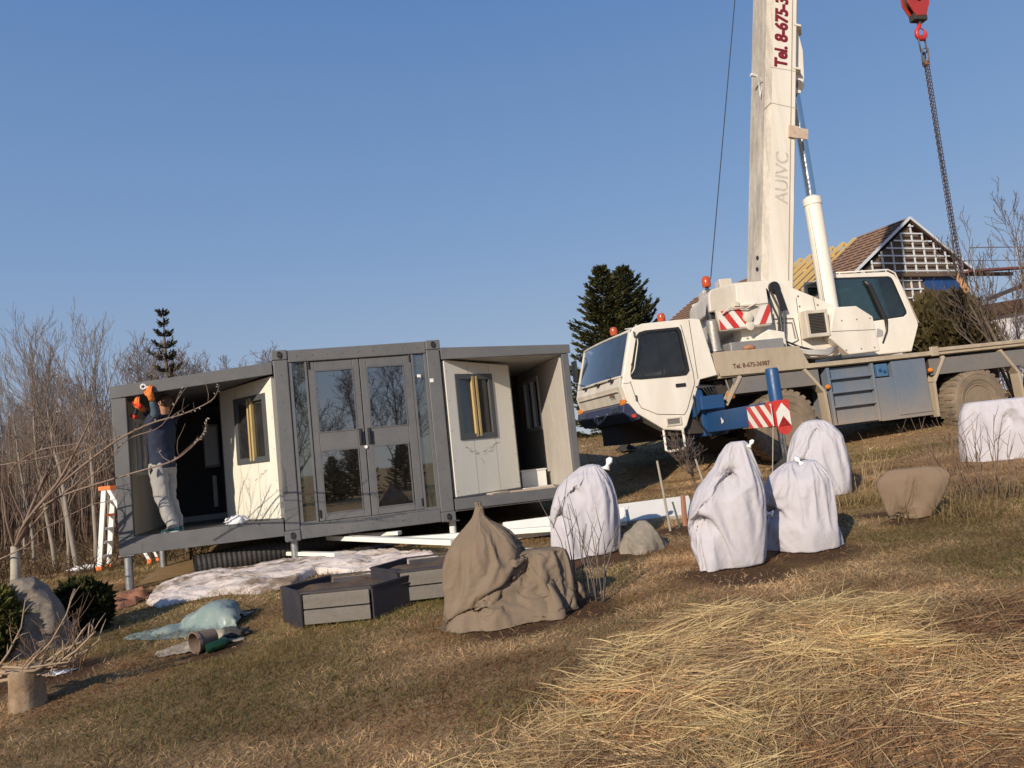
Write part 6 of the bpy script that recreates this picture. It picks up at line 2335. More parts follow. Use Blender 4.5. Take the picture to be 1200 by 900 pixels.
# collapse towards a spine that runs along the patch
d_ = poly[12]-poly[0]
sp0, sp1 = gp(200, 698), gp(490, 656)
s0, s1 = np.array([sp0.x, sp0.y]), np.array([sp1.x, sp1.y])
tt_ = np.clip(((rim-s0)@(s1-s0))/((s1-s0)@(s1-s0)), 0, 1)[:, None]
spine = s0+(s1-s0)*tt_
V = []
for r_ in range(NR+1):
    f = r_/NR
    p = rim*(1-f)+spine*f
    z = terr(p[:, 0], p[:, 1])
    hgt = .09*np.sqrt(np.clip(f, 0, 1))*(.55+.9*fbm(p[:, 0]*1.8, p[:, 1]*1.8, 0, 5))
    rough_ = (.045*(1-np.abs(2*fbm(p[:, 0]*2.2, p[:, 1]*4, 0, 8, 4)-1)*2)+.035*(fbm(p[:, 0]*16, p[:, 1]*16, 0, 18)-.5))*min(1, f*6)
    V.append(np.stack([p[:, 0], p[:, 1], z+hgt+rough_-.01], 1))
V = np.concatenate(V)
i, j = np.meshgrid(np.arange(NR), np.arange(180), indexing='ij')
q_ = np.stack([i*180+j, i*180+(j+1) % 180, (i+1)*180+(j+1) % 180, (i+1)*180+j], -1).reshape(-1, 4)
o = np_mesh('snow_patch', V, [q_], SNOWM, smooth=True)
tag(o, 'long melting patch of dirty snow lying in front of the grey house', 'snow patch')

# ------------------------------------------------------------------ raised beds
PLANK = mat('weathered_plank', (.17, .155, .135), .8, dirt=(.11, .09, .07), damt=.55, dscale=3, streak=(.6, 3, 6), var=.2, vscale=14, bump=.5, bscale=40)
BEDD = mat('bed_end_panel', (.028, .026, .034), .55, dirt=(.10, .08, .07), damt=.35, var=.15)
SOIL = mat('bed_soil', (.085, .055, .034), .95, dirt=(.20, .13, .08), damt=.5, dscale=6, var=.4, vscale=25, bump=1, bscale=40)


def bed(base, rz, label, hx, hy, nose, hgt):
    t = thing('raised_bed', base, label, 'planter', rz, 'raised planting beds')
    plan = [(-hx, -hy), (hx, -hy), (hx+nose, 0+.06), (hx, hy), (-hx, hy), (-hx-nose, -.02)]
    kinds = ['w', 'd', 'd', 'w', 'd', 'd']
    for i in range(6):
        a, b_ = Vector((*plan[i], 0)), Vector((*plan[(i+1) % 6], 0))
        d = (b_-a).normalized()
        if kinds[i] == 'w':
            for k_ in range(2):
                z0 = .012+k_*(hgt/2)
                MB().bar(a+d*.02+Vector((0, 0, z0+hgt/4-.006)), b_-d*.02+Vector((0, 0, z0+hgt/4-.006)), .028, hgt/2-.012, (0, 0, 1)).build('plank', PLANK, t, bevel=.004)
            ins = Vector((-d.y, d.x, 0))*.018
            MB().bar(a+d*.03+ins+Vector((0, 0, hgt*.5)), b_-d*.03+ins+Vector((0, 0, hgt*.5)), .006, hgt*.96, (0, 0, 1)).build('liner', BEDD, t)
        else:
            MB().bar(a+Vector((0, 0, hgt/2-.04)), b_+Vector((0, 0, hgt/2-.04)), .018, hgt+.10, (0, 0, 1)).build('end_panel', BEDD, t, bevel=.003)
        MB().bar(a-d*.004+Vector((0, 0, hgt+.018)), b_+d*.004+Vector((0, 0, hgt+.018)), .035, .014, (0, 0, 1)).build('rim', BEDD, t)
    # soil: small heightfield inside
    n_ = 40
    xs = np.linspace(-hx-nose, hx+nose, n_)
    V, F = [], []
    for i, x in enumerate(xs):
        e = hy*min(1, (hx+nose-abs(x))/nose)*.96
        for j in range(16):
            y = -e+2*e*j/15
            V.append((x, y, hgt*.74+.07*float(fbm(x*5, y*5, 0, 6))))
    for i in range(n_-1):
        for j in range(15):
            F.append((i*16+j, (i+1)*16+j, (i+1)*16+j+1, i*16+j+1))
    MB().add(V, F).build('soil', SOIL, t, smooth=True)
    return t


a, b_ = gp(356, 738), gp(438, 728)
c_ = gp(440, 690)
mid = Vector(((a.x+b_.x)/2, (a.y+b_.y)/2, 0))
rz = math.atan2(b_.y-a.y, b_.x-a.x)+.04
hx_ = (b_-a).length/2
nrm = Vector((-math.sin(rz), math.cos(rz), 0))
ctr = mid+nrm*.42
ctr.z = tz(ctr.x, ctr.y)
bed(ctr, rz, 'hexagonal raised bed of grey planks with dark end panels, in full view and nearest', hx_, .42, .30, .25)
a2 = gp(512, 706)
ctr2 = Vector((a2.x, a2.y, 0))+nrm*.45
ctr2.z = tz(ctr2.x, ctr2.y)
bed(ctr2, rz+.1, 'second raised bed of grey planks half hidden behind the first and the burlap', .36, .42, .28, .25)

# ------------------------------------------------------------------ tarp, pots, rags
def drape(name, pts, hfun, m, label, cat, n=60, seed=0):
    """loose sheet on the ground: outline in picture points, height by hfun(f, noise)"""
    P_ = np.array([(gp(*q_).x, gp(*q_).y) for q_ in pts])
    K = len(P_)
    an = np.linspace(0, K, 4*n, endpoint=False)
    ii = an.astype(int)
    fr = (an-ii)[:, None]
    rim = P_[ii]*(1-fr)+P_[(ii+1) % K]*fr
    c_ = P_.mean(0)
    NR = n//2
    V = []
    for r_ in range(NR+1):
        f = r_/NR
        p = rim*(1-f)+c_*f
        z = terr(p[:, 0], p[:, 1])
        h_ = hfun(p, f)
        cr = (.028*(1-np.abs(2*fbm(p[:, 0]*2.6+seed, p[:, 1]*5, 0, seed+2, 2)-1)*2.5)+.010*(1-np.abs(2*fbm(p[:, 0]*7+seed, p[:, 1]*12, 0, seed+5, 2)-1)*2.5))*min(1, f*5+.15)
        rs = np.random.default_rng(seed+1)
        for q_ in range(6):
            an_, lam = rs.random()*6.28, .12+.25*rs.random()
            cr = cr+.10*lam*(np.abs(((p[:, 0]*math.cos(an_)+p[:, 1]*1.6*math.sin(an_)+.06*fbm(p[:, 0]*5, p[:, 1]*5, 0, q_, 2))/lam+rs.random()) % 1*2-1)-.5)*min(1, f*5+.2)
        V.append(np.stack([p[:, 0], p[:, 1], np.maximum(z+.012, z+h_+cr+.012)], 1))
    V = np.concatenate(V)
    m4 = 4*n
    i, j = np.meshgrid(np.arange(NR), np.arange(m4), indexing='ij')
    q_ = np.stack([i*m4+j, i*m4+(j+1) % m4, (i+1)*m4+(j+1) % m4, (i+1)*m4+j], -1).reshape(-1, 4)
    o = np_mesh(name, V, [q_], m, smooth=True)
    return tag(o, label, cat)


drape('orange_cloth', [(122, 712), (140, 700), (168, 694), (178, 699), (160, 709), (138, 716)], lambda p, f: .035*min(1, f*3)+0*p[:, 0], mat('clay_orange', (.24, .105, .055), .8, var=.3, bump=.5), 'flat heap of orange clay soil beside the front pile', 'soil heap', n=30, seed=3)
p = base_at(233, 765)
t = thing('flowerpot', p+Vector((0, 0, .085)), 'empty brown flowerpot lying on its side with its mouth facing the viewer', 'flowerpot', -.5)
POT = mat('brown_pot', (.20, .14, .10), .7, dirt=(.12, .08, .06), damt=.5, var=.2)
MB().lathe([(.058, .14), (.082, -.01), (.090, -.01), (.090, -.035), (.080, -.035), (.074, .0), (.05, .128), (0, .13)], (.15, 1, .1), (0, 0, 0), 26).build('pot_body', POT, t, smooth=True, autos=40)
MB().lathe([(0, .06), (.062, .058)], (.15, 1, .1), (0, 0, 0), 20).build('soil', SOIL, t)
p = base_at(257, 762)
t = thing('bottle', p+Vector((0, 0, .042)), 'dark green plastic bottle lying beside the flowerpot', 'bottle', .5)
GREENP = mat('green_plastic', (.008, .040, .016), .35, var=.2)
MB().lathe([(0, -.10), (.036, -.097), (.04, -.08), (.04, .04), (.024, .07), (.015, .08)], (1, .2, .1), (0, 0, 0), 20).build('bottle_body', GREENP, t, smooth=True, autos=50)
MB().lathe([(.017, .078), (.017, .10), (0, .101)], (1, .2, .1), (0, 0, 0), 14).build('cap', BLACK, t, smooth=True, autos=40)
p = base_at(272, 748)
film_blob('dark_net', p, (.13, .09, .06), 'dark crumpled netting tucked under the right end of the tarp', 'netting', mat('dark_netting', (.05, .045, .04), .8, var=.4), 6)
p = base_at(68, 790)
film_blob('paper_scrap', p, (.12, .05, .015), 'flat white scrap lying on the grass behind the stump', 'scrap', BAGM, 8, .4)
p = base_at(100, 668)
film_blob('white_scrap', p, (.25, .12, .05), 'small whitish heap on the ground left of the stepladder', 'scrap', BAGM, 9, .2)

# ------------------------------------------------------------------ stepladder
LADM = mat('white_aluminium', (.74, .74, .73), .4, var=.04)
f0, b0_ = gp(117, 669), gp(176, 661)
t0_ = at(134, 571, f0.y+.25)
t = thing('stepladder', (f0.x, f0.y, tz(f0.x, f0.y)), 'white stepladder with orange caps and feet standing left of the left wing', 'ladder')
B = Vector(t.location)
wv = (b0_-f0)
wv.z = 0
wv.normalize()
sd_ = Vector((-wv.y, wv.x, 0))
H_ = t0_.z-B.z
topv = Vector((0, 0, H_))+wv*((t0_-f0).dot(wv))
back = b0_-B
back.z = tz(b0_.x, b0_.y)-B.z
for s in (0, .24):
    o = MB().bar(sd_*s+Vector((0, 0, .05)), topv+sd_*s, .075, .03, sd_)
    lg = o.build('rail', LADM, t)
    MB().bar(sd_*s+Vector((0, 0, .0)), sd_*s+Vector((0, 0, .07)), .09, .05, sd_).build('foot', ORANGE, lg)
    o = MB().bar(sd_*s+back+Vector((0, 0, .05)), topv+sd_*s+wv*.06, .05, .03, sd_)
    lg = o.build('rear_rail', LADM, t)
    MB().bar(sd_*s+back, sd_*s+back+Vector((0, 0, .08)), .07, .05, sd_).build('foot', ORANGE, lg)
for i in range(1, 6):
    f = i/6
    c_ = topv*f
    MB().bar(c_+sd_*.01, c_+sd_*.23, .10, .03, (0, 0, 1)).build('tread', LADM if i != 4 else ORANGE, t)
MB().bar(topv+sd_*-.03+wv*.02, topv+sd_*.27+wv*.02, .20, .06, (0, 0, 1)).build('top_cap', ORANGE, t)

# ------------------------------------------------------------------ stump with cut branches
BARK = mat('stump_bark', (.17, .10, .05), .85, dirt=(.46, .36, .24), damt=.85, dscale=7, var=.3, vscale=12, bump=.8, bscale=25)
p = base_at(32, 834)
p = p+Vector((p.x, p.y, 0)).normalized()*.12
p.z = tz(p.x, p.y)
t = thing('tree_stump', p, 'short round log standing on end as a stump with yellowish bark', 'stump', .4)
V, F = [], []
n_ = 32
for i, (z, r_) in enumerate([(-.03, .120), (.05, .110), (.15, .106), (.25, .107), (.262, .102), (.264, 0.001)]):
    for j in range(n_):
        a = 2*math.pi*j/n_
        rr = r_*(1+.05*math.sin(3*a+1)+.02*math.sin(9*a+z*9))
        V.append((rr*math.cos(a), rr*math.sin(a), z))
for i in range(5):
    for j in range(n_):
        F.append((i*n_+j, i*n_+(j+1) % n_, (i+1)*n_+(j+1) % n_, (i+1)*n_+j))
o = MB().add(V, F)
o.build('log', BARK, t, smooth=True, autos=50)
MB().lathe([(.097, .266), (0, .267)], n=24).build('cut_face', mat('cut_wood', (.46, .33, .18), .8, var=.25, vscale=20), t)
# ------------------------------------------------------------------ bare trees
TWIG = mat('twig_bark', (.125, .09, .07), .85, var=.3, vscale=6)
TWIGR = mat('twig_bark_reddish', (.17, .10, .06), .85, var=.3, vscale=6)
TWIGG = mat('twig_grey', (.15, .125, .115), .85, var=.25, vscale=4)
TRUNK = mat('pale_trunk_bark', (.28, .24, .19), .85, dirt=(.12, .10, .08), damt=.6, dscale=6, streak=(1, 1, .4), var=.2, bump=.6, bscale=20)
TRUNKD = mat('dark_trunk_bark', (.13, .10, .075), .9, dirt=(.07, .06, .05), damt=.5, var=.3, bump=.6, bscale=15)


def bare_tree(trunk, crown, base, H, r0, rr, spread=.5, levels=3, kids=(9, 7, 5), lean=(0, 0), up=.5, first=.25, minr=.004):
    def grow(p, d, L, r, lev, mb, sides):
        n = 7 if lev == 0 else 5 if lev < 3 else 4
        pts, rad = [Vector(p)], [r]
        d = d.normalized()
        q = Vector(p)
        for i in range(n):
            d = (d+Vector((rr.gauss(0, 1), rr.gauss(0, 1), rr.gauss(0, 1)))*(.05 if lev == 0 else .13)+Vector((0, 0, 1))*(.0 if lev == 0 else .12*up)).normalized()
            q = q+d*(L/n)
            pts.append(q)
            rad.append(max(minr, r*(1-.85*(i+1)/n)))
        mb.tube(pts, rad, sides, cap=False)
        if lev >= levels:
            return
        k = kids[lev]
        for i in range(k):
            f = first+(1-first)*(i+rr.random())/k if lev == 0 else .15+.85*(i+rr.random())/k
            j = min(n-1, int(f*n))
            pp = pts[j].lerp(pts[j+1], f*n-j) if f < 1 else pts[-1]
            dd = (pts[j+1]-pts[j]).normalized()
            s = dd.orthogonal().normalized()
            s = Matrix.Rotation(rr.random()*6.283, 3, dd) @ s
            a = spread*(.7+.6*rr.random())
            nd_ = dd*math.cos(a)+s*math.sin(a)
            LL = L*((.55-.32*f) if lev == 0 else .55*(1.1-.6*f))*(.7+.6*rr.random())
            grow(pp, nd_, LL, max(minr, (rad[j])*(.5 if lev == 0 else .6)), lev+1, crown, 4 if lev == 0 else 3)
    grow(Vector(base), Vector((lean[0], lean[1], 1)), H, r0, 0, trunk, 9)


def make_bare(loc, label, H, seed, stems=((0, 0, 0, 0, 1.0, .06),), bark=TRUNK, twig=TWIG, group=None, name='bare_tree', **kw):
    t = thing(name, loc, label, 'tree', 0, group)
    rr = random.Random(seed)
    a, b_ = MB(), MB()
    for (x, y, lx, ly, f, r_) in stems:
        bare_tree(a, b_, (x, y, -.1), H*f, r_, rr, lean=(lx, ly), **kw)
    a.build('trunk', bark, t, smooth=True)
    b_.build('crown', twig, t, smooth=True)
    return t


TWIGL = mat('pale_twig', (.20, .15, .115), .85, var=.3, vscale=6)
G1 = 'bare trees left of the grey house'
specs = [  # picture foot, height, label, stems
    ((66, 668), 3.7, 'bare grey tree of two thin pale stems standing leftmost in the group beside the house', [(0, 0, -.04, 0, 1, .040), (.15, .1, .03, .05, .9, .034)], 11),
    ((92, 668), 3.9, 'tallest bare tree with one pale stem that leans a little left at its foot', [(0, 0, -.10, .05, 1, .045)], 12),
    ((112, 664), 3.6, 'bare tree with a straight thin stem just left of the stepladder', [(0, 0, .02, 0, 1, .042), (.3, .6, .08, 0, .85, .03)], 13),
    ((40, 655), 3.4, 'low bare tree with fine twigs behind the whitewashed trunk', [(0, 0, -.1, 0, 1, .036), (-.3, .2, -.15, 0, .8, .028)], 14),
    ((128, 650), 3.7, 'bare tree behind the stepladder with upright twigs reaching above the wing roof', [(0, 0, .05, 0, 1, .04), (.4, .3, .12, .1, .9, .032)], 15),
]
for ft, H, lb, st, sd in specs:
    p = base_at(*ft)
    make_bare(p, lb, H, sd, st, group=G1, spread=.42, kids=(15, 7, 4), up=1.0, first=.25, minr=.0024, twig=TWIGL)
# whitewashed fruit tree with long budding shoots reaching in front of the wing
WASH = mat('whitewash', (.47, .44, .35), .85, dirt=(.20, .15, .09), damt=.85, dscale=7, var=.1, bump=.4)
BUD = mat('shoot_bark', (.20, .135, .10), .75, dirt=(.30, .24, .2), damt=.4, dscale=14, var=.2)
fb = base_at(15, 694)
fb = Vector((at(18, 690, 8.5).x, 8.5, 0))
fb.z = tz(fb.x, fb.y)
YF = 7.9
t = thing('fruit_tree', fb, 'leafless fruit tree with whitewashed trunk and long budding shoots crossing the left wing', 'tree')
tk = MB()
q0 = at(17, 640, fb.y)-fb
tk.tube([Vector((0, 0, -.1)), Vector((q0.x*.5, 0, q0.z*.5)), q0], [.062, .052, .038], 12)
tk.build('trunk', WASH, t, smooth=True)
cr, bd_ = MB(), MB()
rr = random.Random(5)


def shoot(pp, y0, y1, r0, r1, buds=0, side=0, off=0):
    pts = []
    for i, (px, py) in enumerate(pp):
        f = i/(len(pp)-1)
        pts.append(at(px, py, y0+(y1-y0)*f)-fb)
    # resample with a spline
    out = []
    for i in range(len(pts)-1):
        p0, p1, p2, p3 = pts[max(i-1, 0)], pts[i], pts[i+1], pts[min(i+2, len(pts)-1)]
        for k_ in range(6):
            u = k_/6
            out.append(.5*((2*p1)+(p2-p0)*u+(2*p0-5*p1+4*p2-p3)*u*u+(3*p1-p0-3*p2+p3)*u**3))
    out.append(pts[-1])
    n = len(out)
    r0, r1 = r0*.6, r1*.6
    cr.tube(out, [r0+(r1-r0)*i/(n-1) for i in range(n)], 6)
    for i in range(2, n):
        f = i/(n-1)
        if rr.random() < buds*f:
            d = (out[i]-out[i-1]).normalized()
            s = Matrix.Rotation(rr.random()*6.28, 3, d) @ d.orthogonal().normalized()
            e = out[i]+(d*.5+s)*.03
            bd_.tube([out[i], out[i].lerp(e, .6), e], [.005, .007, .002], 5)
        if rr.random() < side:
            d = (out[i]-out[i-1]).normalized()
            s = Matrix.Rotation(rr.random()*6.28, 3, d) @ d.orthogonal().normalized()
            q = out[i]
            L_ = rr.uniform(.15, .5)
            pts2, dd = [q], (d*.6+s*.8+Vector((0, 0, .5))).normalized()
            for m_ in range(4):
                dd = (dd+Vector((rr.gauss(0, .15), rr.gauss(0, .15), .12))).normalized()
                q = q+dd*L_/4
                pts2.append(q)
            cr.tube(pts2, [.0045, .004, .003, .002, .0015], 4)


F_ = fb.y
shoot([(17, 642), (40, 600), (70, 562), (95, 515), (112, 478)], F_, YF, .045, .010, .3, .5)
shoot([(17, 642), (30, 612), (66, 572), (130, 521), (175, 497), (215, 485), (248, 469), (257, 452)], F_, 7.6, .03, .006, .9, .10)
shoot([(40, 600), (75, 580), (150, 556), (200, 541), (222, 526), (238, 508), (243, 490)], F_, 7.55, .022, .006, .9, .08)
shoot([(30, 612), (60, 552), (100, 528), (140, 512), (170, 500)], F_, 8.1, .02, .004, .4, .3)
shoot([(17, 642), (8, 610), (0, 570), (-30, 540)], F_, YF, .03, .01, .2, .5)
shoot([(17, 642), (45, 575), (60, 540), (62, 500), (70, 470)], F_, 8.2, .03, .006, .4, .6)
shoot([(66, 572), (88, 545), (105, 530), (118, 505), (122, 485)], YF, 7.7, .016, .004, .5, .6)
shoot([(40, 600), (90, 570), (118, 548), (150, 515), (190, 498), (213, 455)], F_, 7.7, .018, .004, .6, .15)
shoot([(200, 541), (190, 535), (185, 525)], 7.6, 7.6, .007, .003, .5, .2)
shoot([(30, 612), (10, 560), (40, 530), (90, 520)], F_, 7.8, .02, .005, .3, .5)
shoot([(-10, 660), (30, 640), (50, 620), (110, 590)], F_, 7.8, .018, .005, .3, .5)
shoot([(17, 642), (60, 590), (95, 560), (105, 520), (96, 490)], F_, 8.3, .022, .005, .3, .7)
shoot([(0, 545), (40, 538), (70, 531), (105, 520)], F_+.2, 8.0, .012, .004, .3, .5)
cr.build('crown', BUD, t, smooth=True)
bd_.build('buds', mat('pale_bud', (.34, .29, .25), .8, var=.2), t, smooth=True)['kind'] = 'stuff'

# far wood: five kinds of bare crown copied across the horizon
G2 = 'far bare trees behind the left wing'
protos = []
far_bark = mat('far_bark', (.15, .125, .115), .9, var=.2)
far_twig = mat('far_twig', (.165, .125, .115), .9, var=.25, vscale=1)
far_twig2 = mat('far_twig_grey', (.17, .15, .145), .9, var=.25, vscale=1)
for i in range(4):
    pr = make_bare((0, 0, 0), 'proto', 9.5+(i % 2), 50+i, [(0, 0, .02*(i-1), 0, 1, .14)], bark=far_bark, twig=far_twig if i % 2 else far_twig2, group=G2,
                   spread=.62, kids=(17, 9, 6), up=.7, first=.18, minr=.014)
    protos.append(pr)
rr = random.Random(9)
places = [(-47, 58, .85), (-44, 52, .8), (-41, 60, .92), (-38, 55, .85), (-35.5, 61, .9), (-33, 56, .82), (-31, 62, 1.0), (-29, 58, .93), (-27.3, 62, .98), (-25.4, 57, .92), (-24, 62, .93), (-22.2, 66, .95), (-49, 64, .8), (-37, 66, .9), (-28.5, 67, 1.05), (-20, 64, .8), (-32, 50, .7), (-42, 47, .65)]
for i, (x, y, s) in enumerate(places):
    o = protos[i] if i < 4 else copy_tree(protos[i % 4])
    o.location = (x, y, tz(x, y)-.2)
    o.rotation_euler = (0, 0, rr.random()*6.28)
    s *= 1.06 if -36 < x < -20 else .92
    o.scale = (s*1.1, s*1.1, s)
    o['label'] = 'far bare tree in the brown wood on the horizon at the left'

# bare trees that stand behind the viewer; the door panes mirror them
for i, (x, y, s) in enumerate([(1.6, -22, .9), (4.2, -26, 1.0), (6.5, -20, .72), (9.5, -24, .9)]):
    o = copy_tree(protos[(i+1) % 4])
    o.location = (x, y, tz(x, y)-.2)
    o.scale = (s*.9, s*.9, s*.8)
    o['label'] = 'bare tree mirrored in the panes of the glass double doors'
    o['group'] = 'bare trees mirrored in the door panes'

# thicket of brown stems
n_st = 5200
thm = mat_attr('thicket_stems', .9, .1)
yy = 17+rng.random(n_st)**1.0*26
xx = -yy*(.42+.42*rng.random(n_st))
zz = terr(xx, yy)-.05
H = (1.2+2.6*rng.random(n_st))*(.55+.9*fbm(xx*.25, yy*.25, 0, 4))*(.75+.012*yy)
V, Q, Cc = [], [], []
base_i = 0
seg = 4
for k_ in range(3):                      # three crossed twigs per stem
    m = n_st
    az = rng.random(m)*6.283
    ln = .05+.32*rng.random(m)*(k_ > 0)
    st = zz+(H*.35*rng.random(m) if k_ else 0)
    hh = H*(1 if k_ == 0 else .6)
    wd = (.006+.010*rng.random(m))*(yy/16)*(1.0 if k_ == 0 else .55)
    ang2 = rng.random(m)*3.14
    col_ = lerp3((.10, .064, .048), (.23, .165, .12), rng.random(m))*(.7+.5*rng.random(m))[:, None]
    arr = np.zeros((m, 2*(seg+1), 3), np.float32)
    for s_i in range(seg+1):
        f = s_i/seg
        cxx = xx+np.cos(az)*ln*hh*f+.05*np.sin(f*5+az)
        cyy = yy+np.sin(az)*ln*hh*f
        czz = st+hh*f
        w_ = wd*(1-.8*f)
        # ribbons face roughly sideways, turned at random
        arr[:, 2*s_i] = np.stack([cxx-np.cos(ang2)*w_, cyy-np.sin(ang2)*w_, czz], 1)
        arr[:, 2*s_i+1] = np.stack([cxx+np.cos(ang2)*w_, cyy+np.sin(ang2)*w_, czz], 1)
    b0i = base_i+(np.arange(m)*2*(seg+1))[:, None]
    Q += [b0i+np.array([[2*s_i, 2*s_i+1, 2*s_i+3, 2*s_i+2]]) for s_i in range(seg)]
    base_i += m*2*(seg+1)
    V.append(arr.reshape(-1, 3))
    Cc.append(np.repeat(col_, 2*(seg+1), 0))
tag(np_mesh('thicket', np.concatenate(V), [np.concatenate(Q)], thm, cols=np.concatenate(Cc)), 'dense brown leafless thicket behind the bare trees at the left', 'undergrowth', kind='stuff')
# leaf litter and low brush at the thicket's foot
n_ = 9000
y = 11.5+rng.random(n_)*22
x = -y*(.42+.36*rng.random(n_))
P = np.stack([x, y, terr(x, y)], 1)
blade_mesh('dead_undergrowth', P, .15+.4*rng.random(n_), .01+.02*rng.random(n_), rng.random(n_)*6.28, .3+.9*rng.random(n_), .5*rng.random(n_),
           lerp3((.07, .045, .028), (.22, .15, .09), rng.random(n_)), grass_mat, 2, 'dead brown stalks and leaves on the ground under the bare trees', 'undergrowth')

# ------------------------------------------------------------------ conifers
def spruce(loc, label, H, Rb, seed, group, cols, sparse=0.0, top_only=0, tip_up=.35, dens=1.0, leaf_s=.12):
    t = thing('spruce_tree', loc, label, 'tree', 0, group)
    rr = np.random.default_rng(seed)
    MB().tube([(0, 0, -.2), (0, 0, H*.5), (0, 0, H*.98)], [H*.022, H*.014, .012], 9).build('trunk', TRUNKD, t, smooth=True)
    br = MB()
    LP, LD, LS, LC = [], [], [], []
    z = H*(.06+top_only)
    while z < H*.985:
        f = z/H
        Rr = Rb*(1-f)**.78*(.82+.3*rr.random())+.05
        n_ = max(4, int((9 if f < .8 else 6)*dens))
        a0 = rr.random()*6.28
        for i in range(n_):
            if rr.random() < sparse:
                continue
            a = a0+6.283*i/n_+rr.normal(0, .18)
            L = Rr*(.75+.45*rr.random())
            m = 7
            pts = []
            droop = .30*(1-f)-.30*f
            for k_ in range(m+1):
                u = k_/m
                pts.append(Vector((math.cos(a)*L*u, math.sin(a)*L*u, z-droop*L*u+(tip_up+droop*.6)*L*u*u)))
            br.tube(pts, [max(.004, .018*(1-u/m*.8)) for u in range(m+1)], 4, cap=False)
            ns = int((60+110*L)*dens)
            for k_ in range(ns):
                u = .12+.88*rr.random()**.8
                j = min(m-1, int(u*m))
                p = pts[j].lerp(pts[j+1], u*m-j)
                tang = (pts[j+1]-pts[j]).normalized()
                side = Vector((-math.sin(a), math.cos(a), 0))*rr.choice((-1, 1))
                spread_ = (1-u)*.42*L*.6+.05
                off = side*spread_*rr.random()+Vector((0, 0, rr.normal(0, .03)-.05*rr.random()))
                LP.append(p+off)
                LD.append((tang*.8+side*.8*rr.random()+Vector((0, 0, -.25+.5*rr.random()))).normalized())
                LS.append(leaf_s*(.6+.8*rr.random()))
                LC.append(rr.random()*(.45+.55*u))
        z += (.20+.16*(1-f))*(1.0/dens)*max(.6, H/7)
    LP, LD = np.array(LP), np.array(LD)
    LS, LC = np.array(LS), np.array(LC)
    rv = rr.normal(size=LP.shape)
    nrm = np.cross(LD, rv)
    nrm /= np.linalg.norm(nrm, axis=1)[:, None]+1e-6
    w_ = (LS*.15)[:, None]
    V = np.stack([LP-nrm*w_, LP+LD*(LS*.55)[:, None]-nrm*w_*.9, LP+LD*LS[:, None], LP+LD*(LS*.55)[:, None]+nrm*w_*.9, LP+nrm*w_], 1)
    n_ = len(LP)
    b0i = (np.arange(n_)*5)[:, None]
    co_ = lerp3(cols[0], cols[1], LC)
    np_mesh('crown', V.reshape(-1, 3), [b0i+np.array([[0, 1, 2, 3]]), b0i+np.array([[0, 3, 4]])], needle_mat, t, cols=np.repeat(co_, 5, 0))
    br.build('branch', TRUNKD, t, smooth=True)['kind'] = 'stuff'
    return t


needle_mat = mat_attr('needles', .7, .25, .25)
GC = 'big dark spruces behind the crane cab'
cg = ((.018, .022, .008), (.11, .105, .028))
q_ = at(703, 312, 26)
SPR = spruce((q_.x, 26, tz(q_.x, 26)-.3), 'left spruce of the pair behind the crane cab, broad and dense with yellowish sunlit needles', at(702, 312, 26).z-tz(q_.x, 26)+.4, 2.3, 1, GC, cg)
for i, (x, y, s) in enumerate([(-.5, -19, .42), (2.2, -21, .5), (4.6, -19, .40), (6.6, -22, .52), (8.8, -20, .45)]):
    o = copy_tree(SPR)
    o.location = (x, y, tz(x, y)-.2)
    o.scale = (s*1.3, s*1.3, s)
    o['label'] = 'dark spruce mirrored low in the panes of the glass double doors'
    o['group'] = 'spruces mirrored in the door panes'


q_ = at(730, 313, 28)
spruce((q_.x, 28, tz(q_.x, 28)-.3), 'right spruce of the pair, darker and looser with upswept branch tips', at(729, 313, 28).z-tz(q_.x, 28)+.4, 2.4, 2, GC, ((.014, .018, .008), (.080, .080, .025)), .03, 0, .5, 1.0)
q_ = at(203, 560, 24)
spruce((q_.x, 24, tz(q_.x, 24)), 'thin spruce with a bare spindly top rising above the left wing roof', at(195, 357, 24).z-tz(q_.x, 24), 1.0, 3, None, ((.03, .027, .014), (.10, .08, .04)), .12, 0, .5, .62, .11)


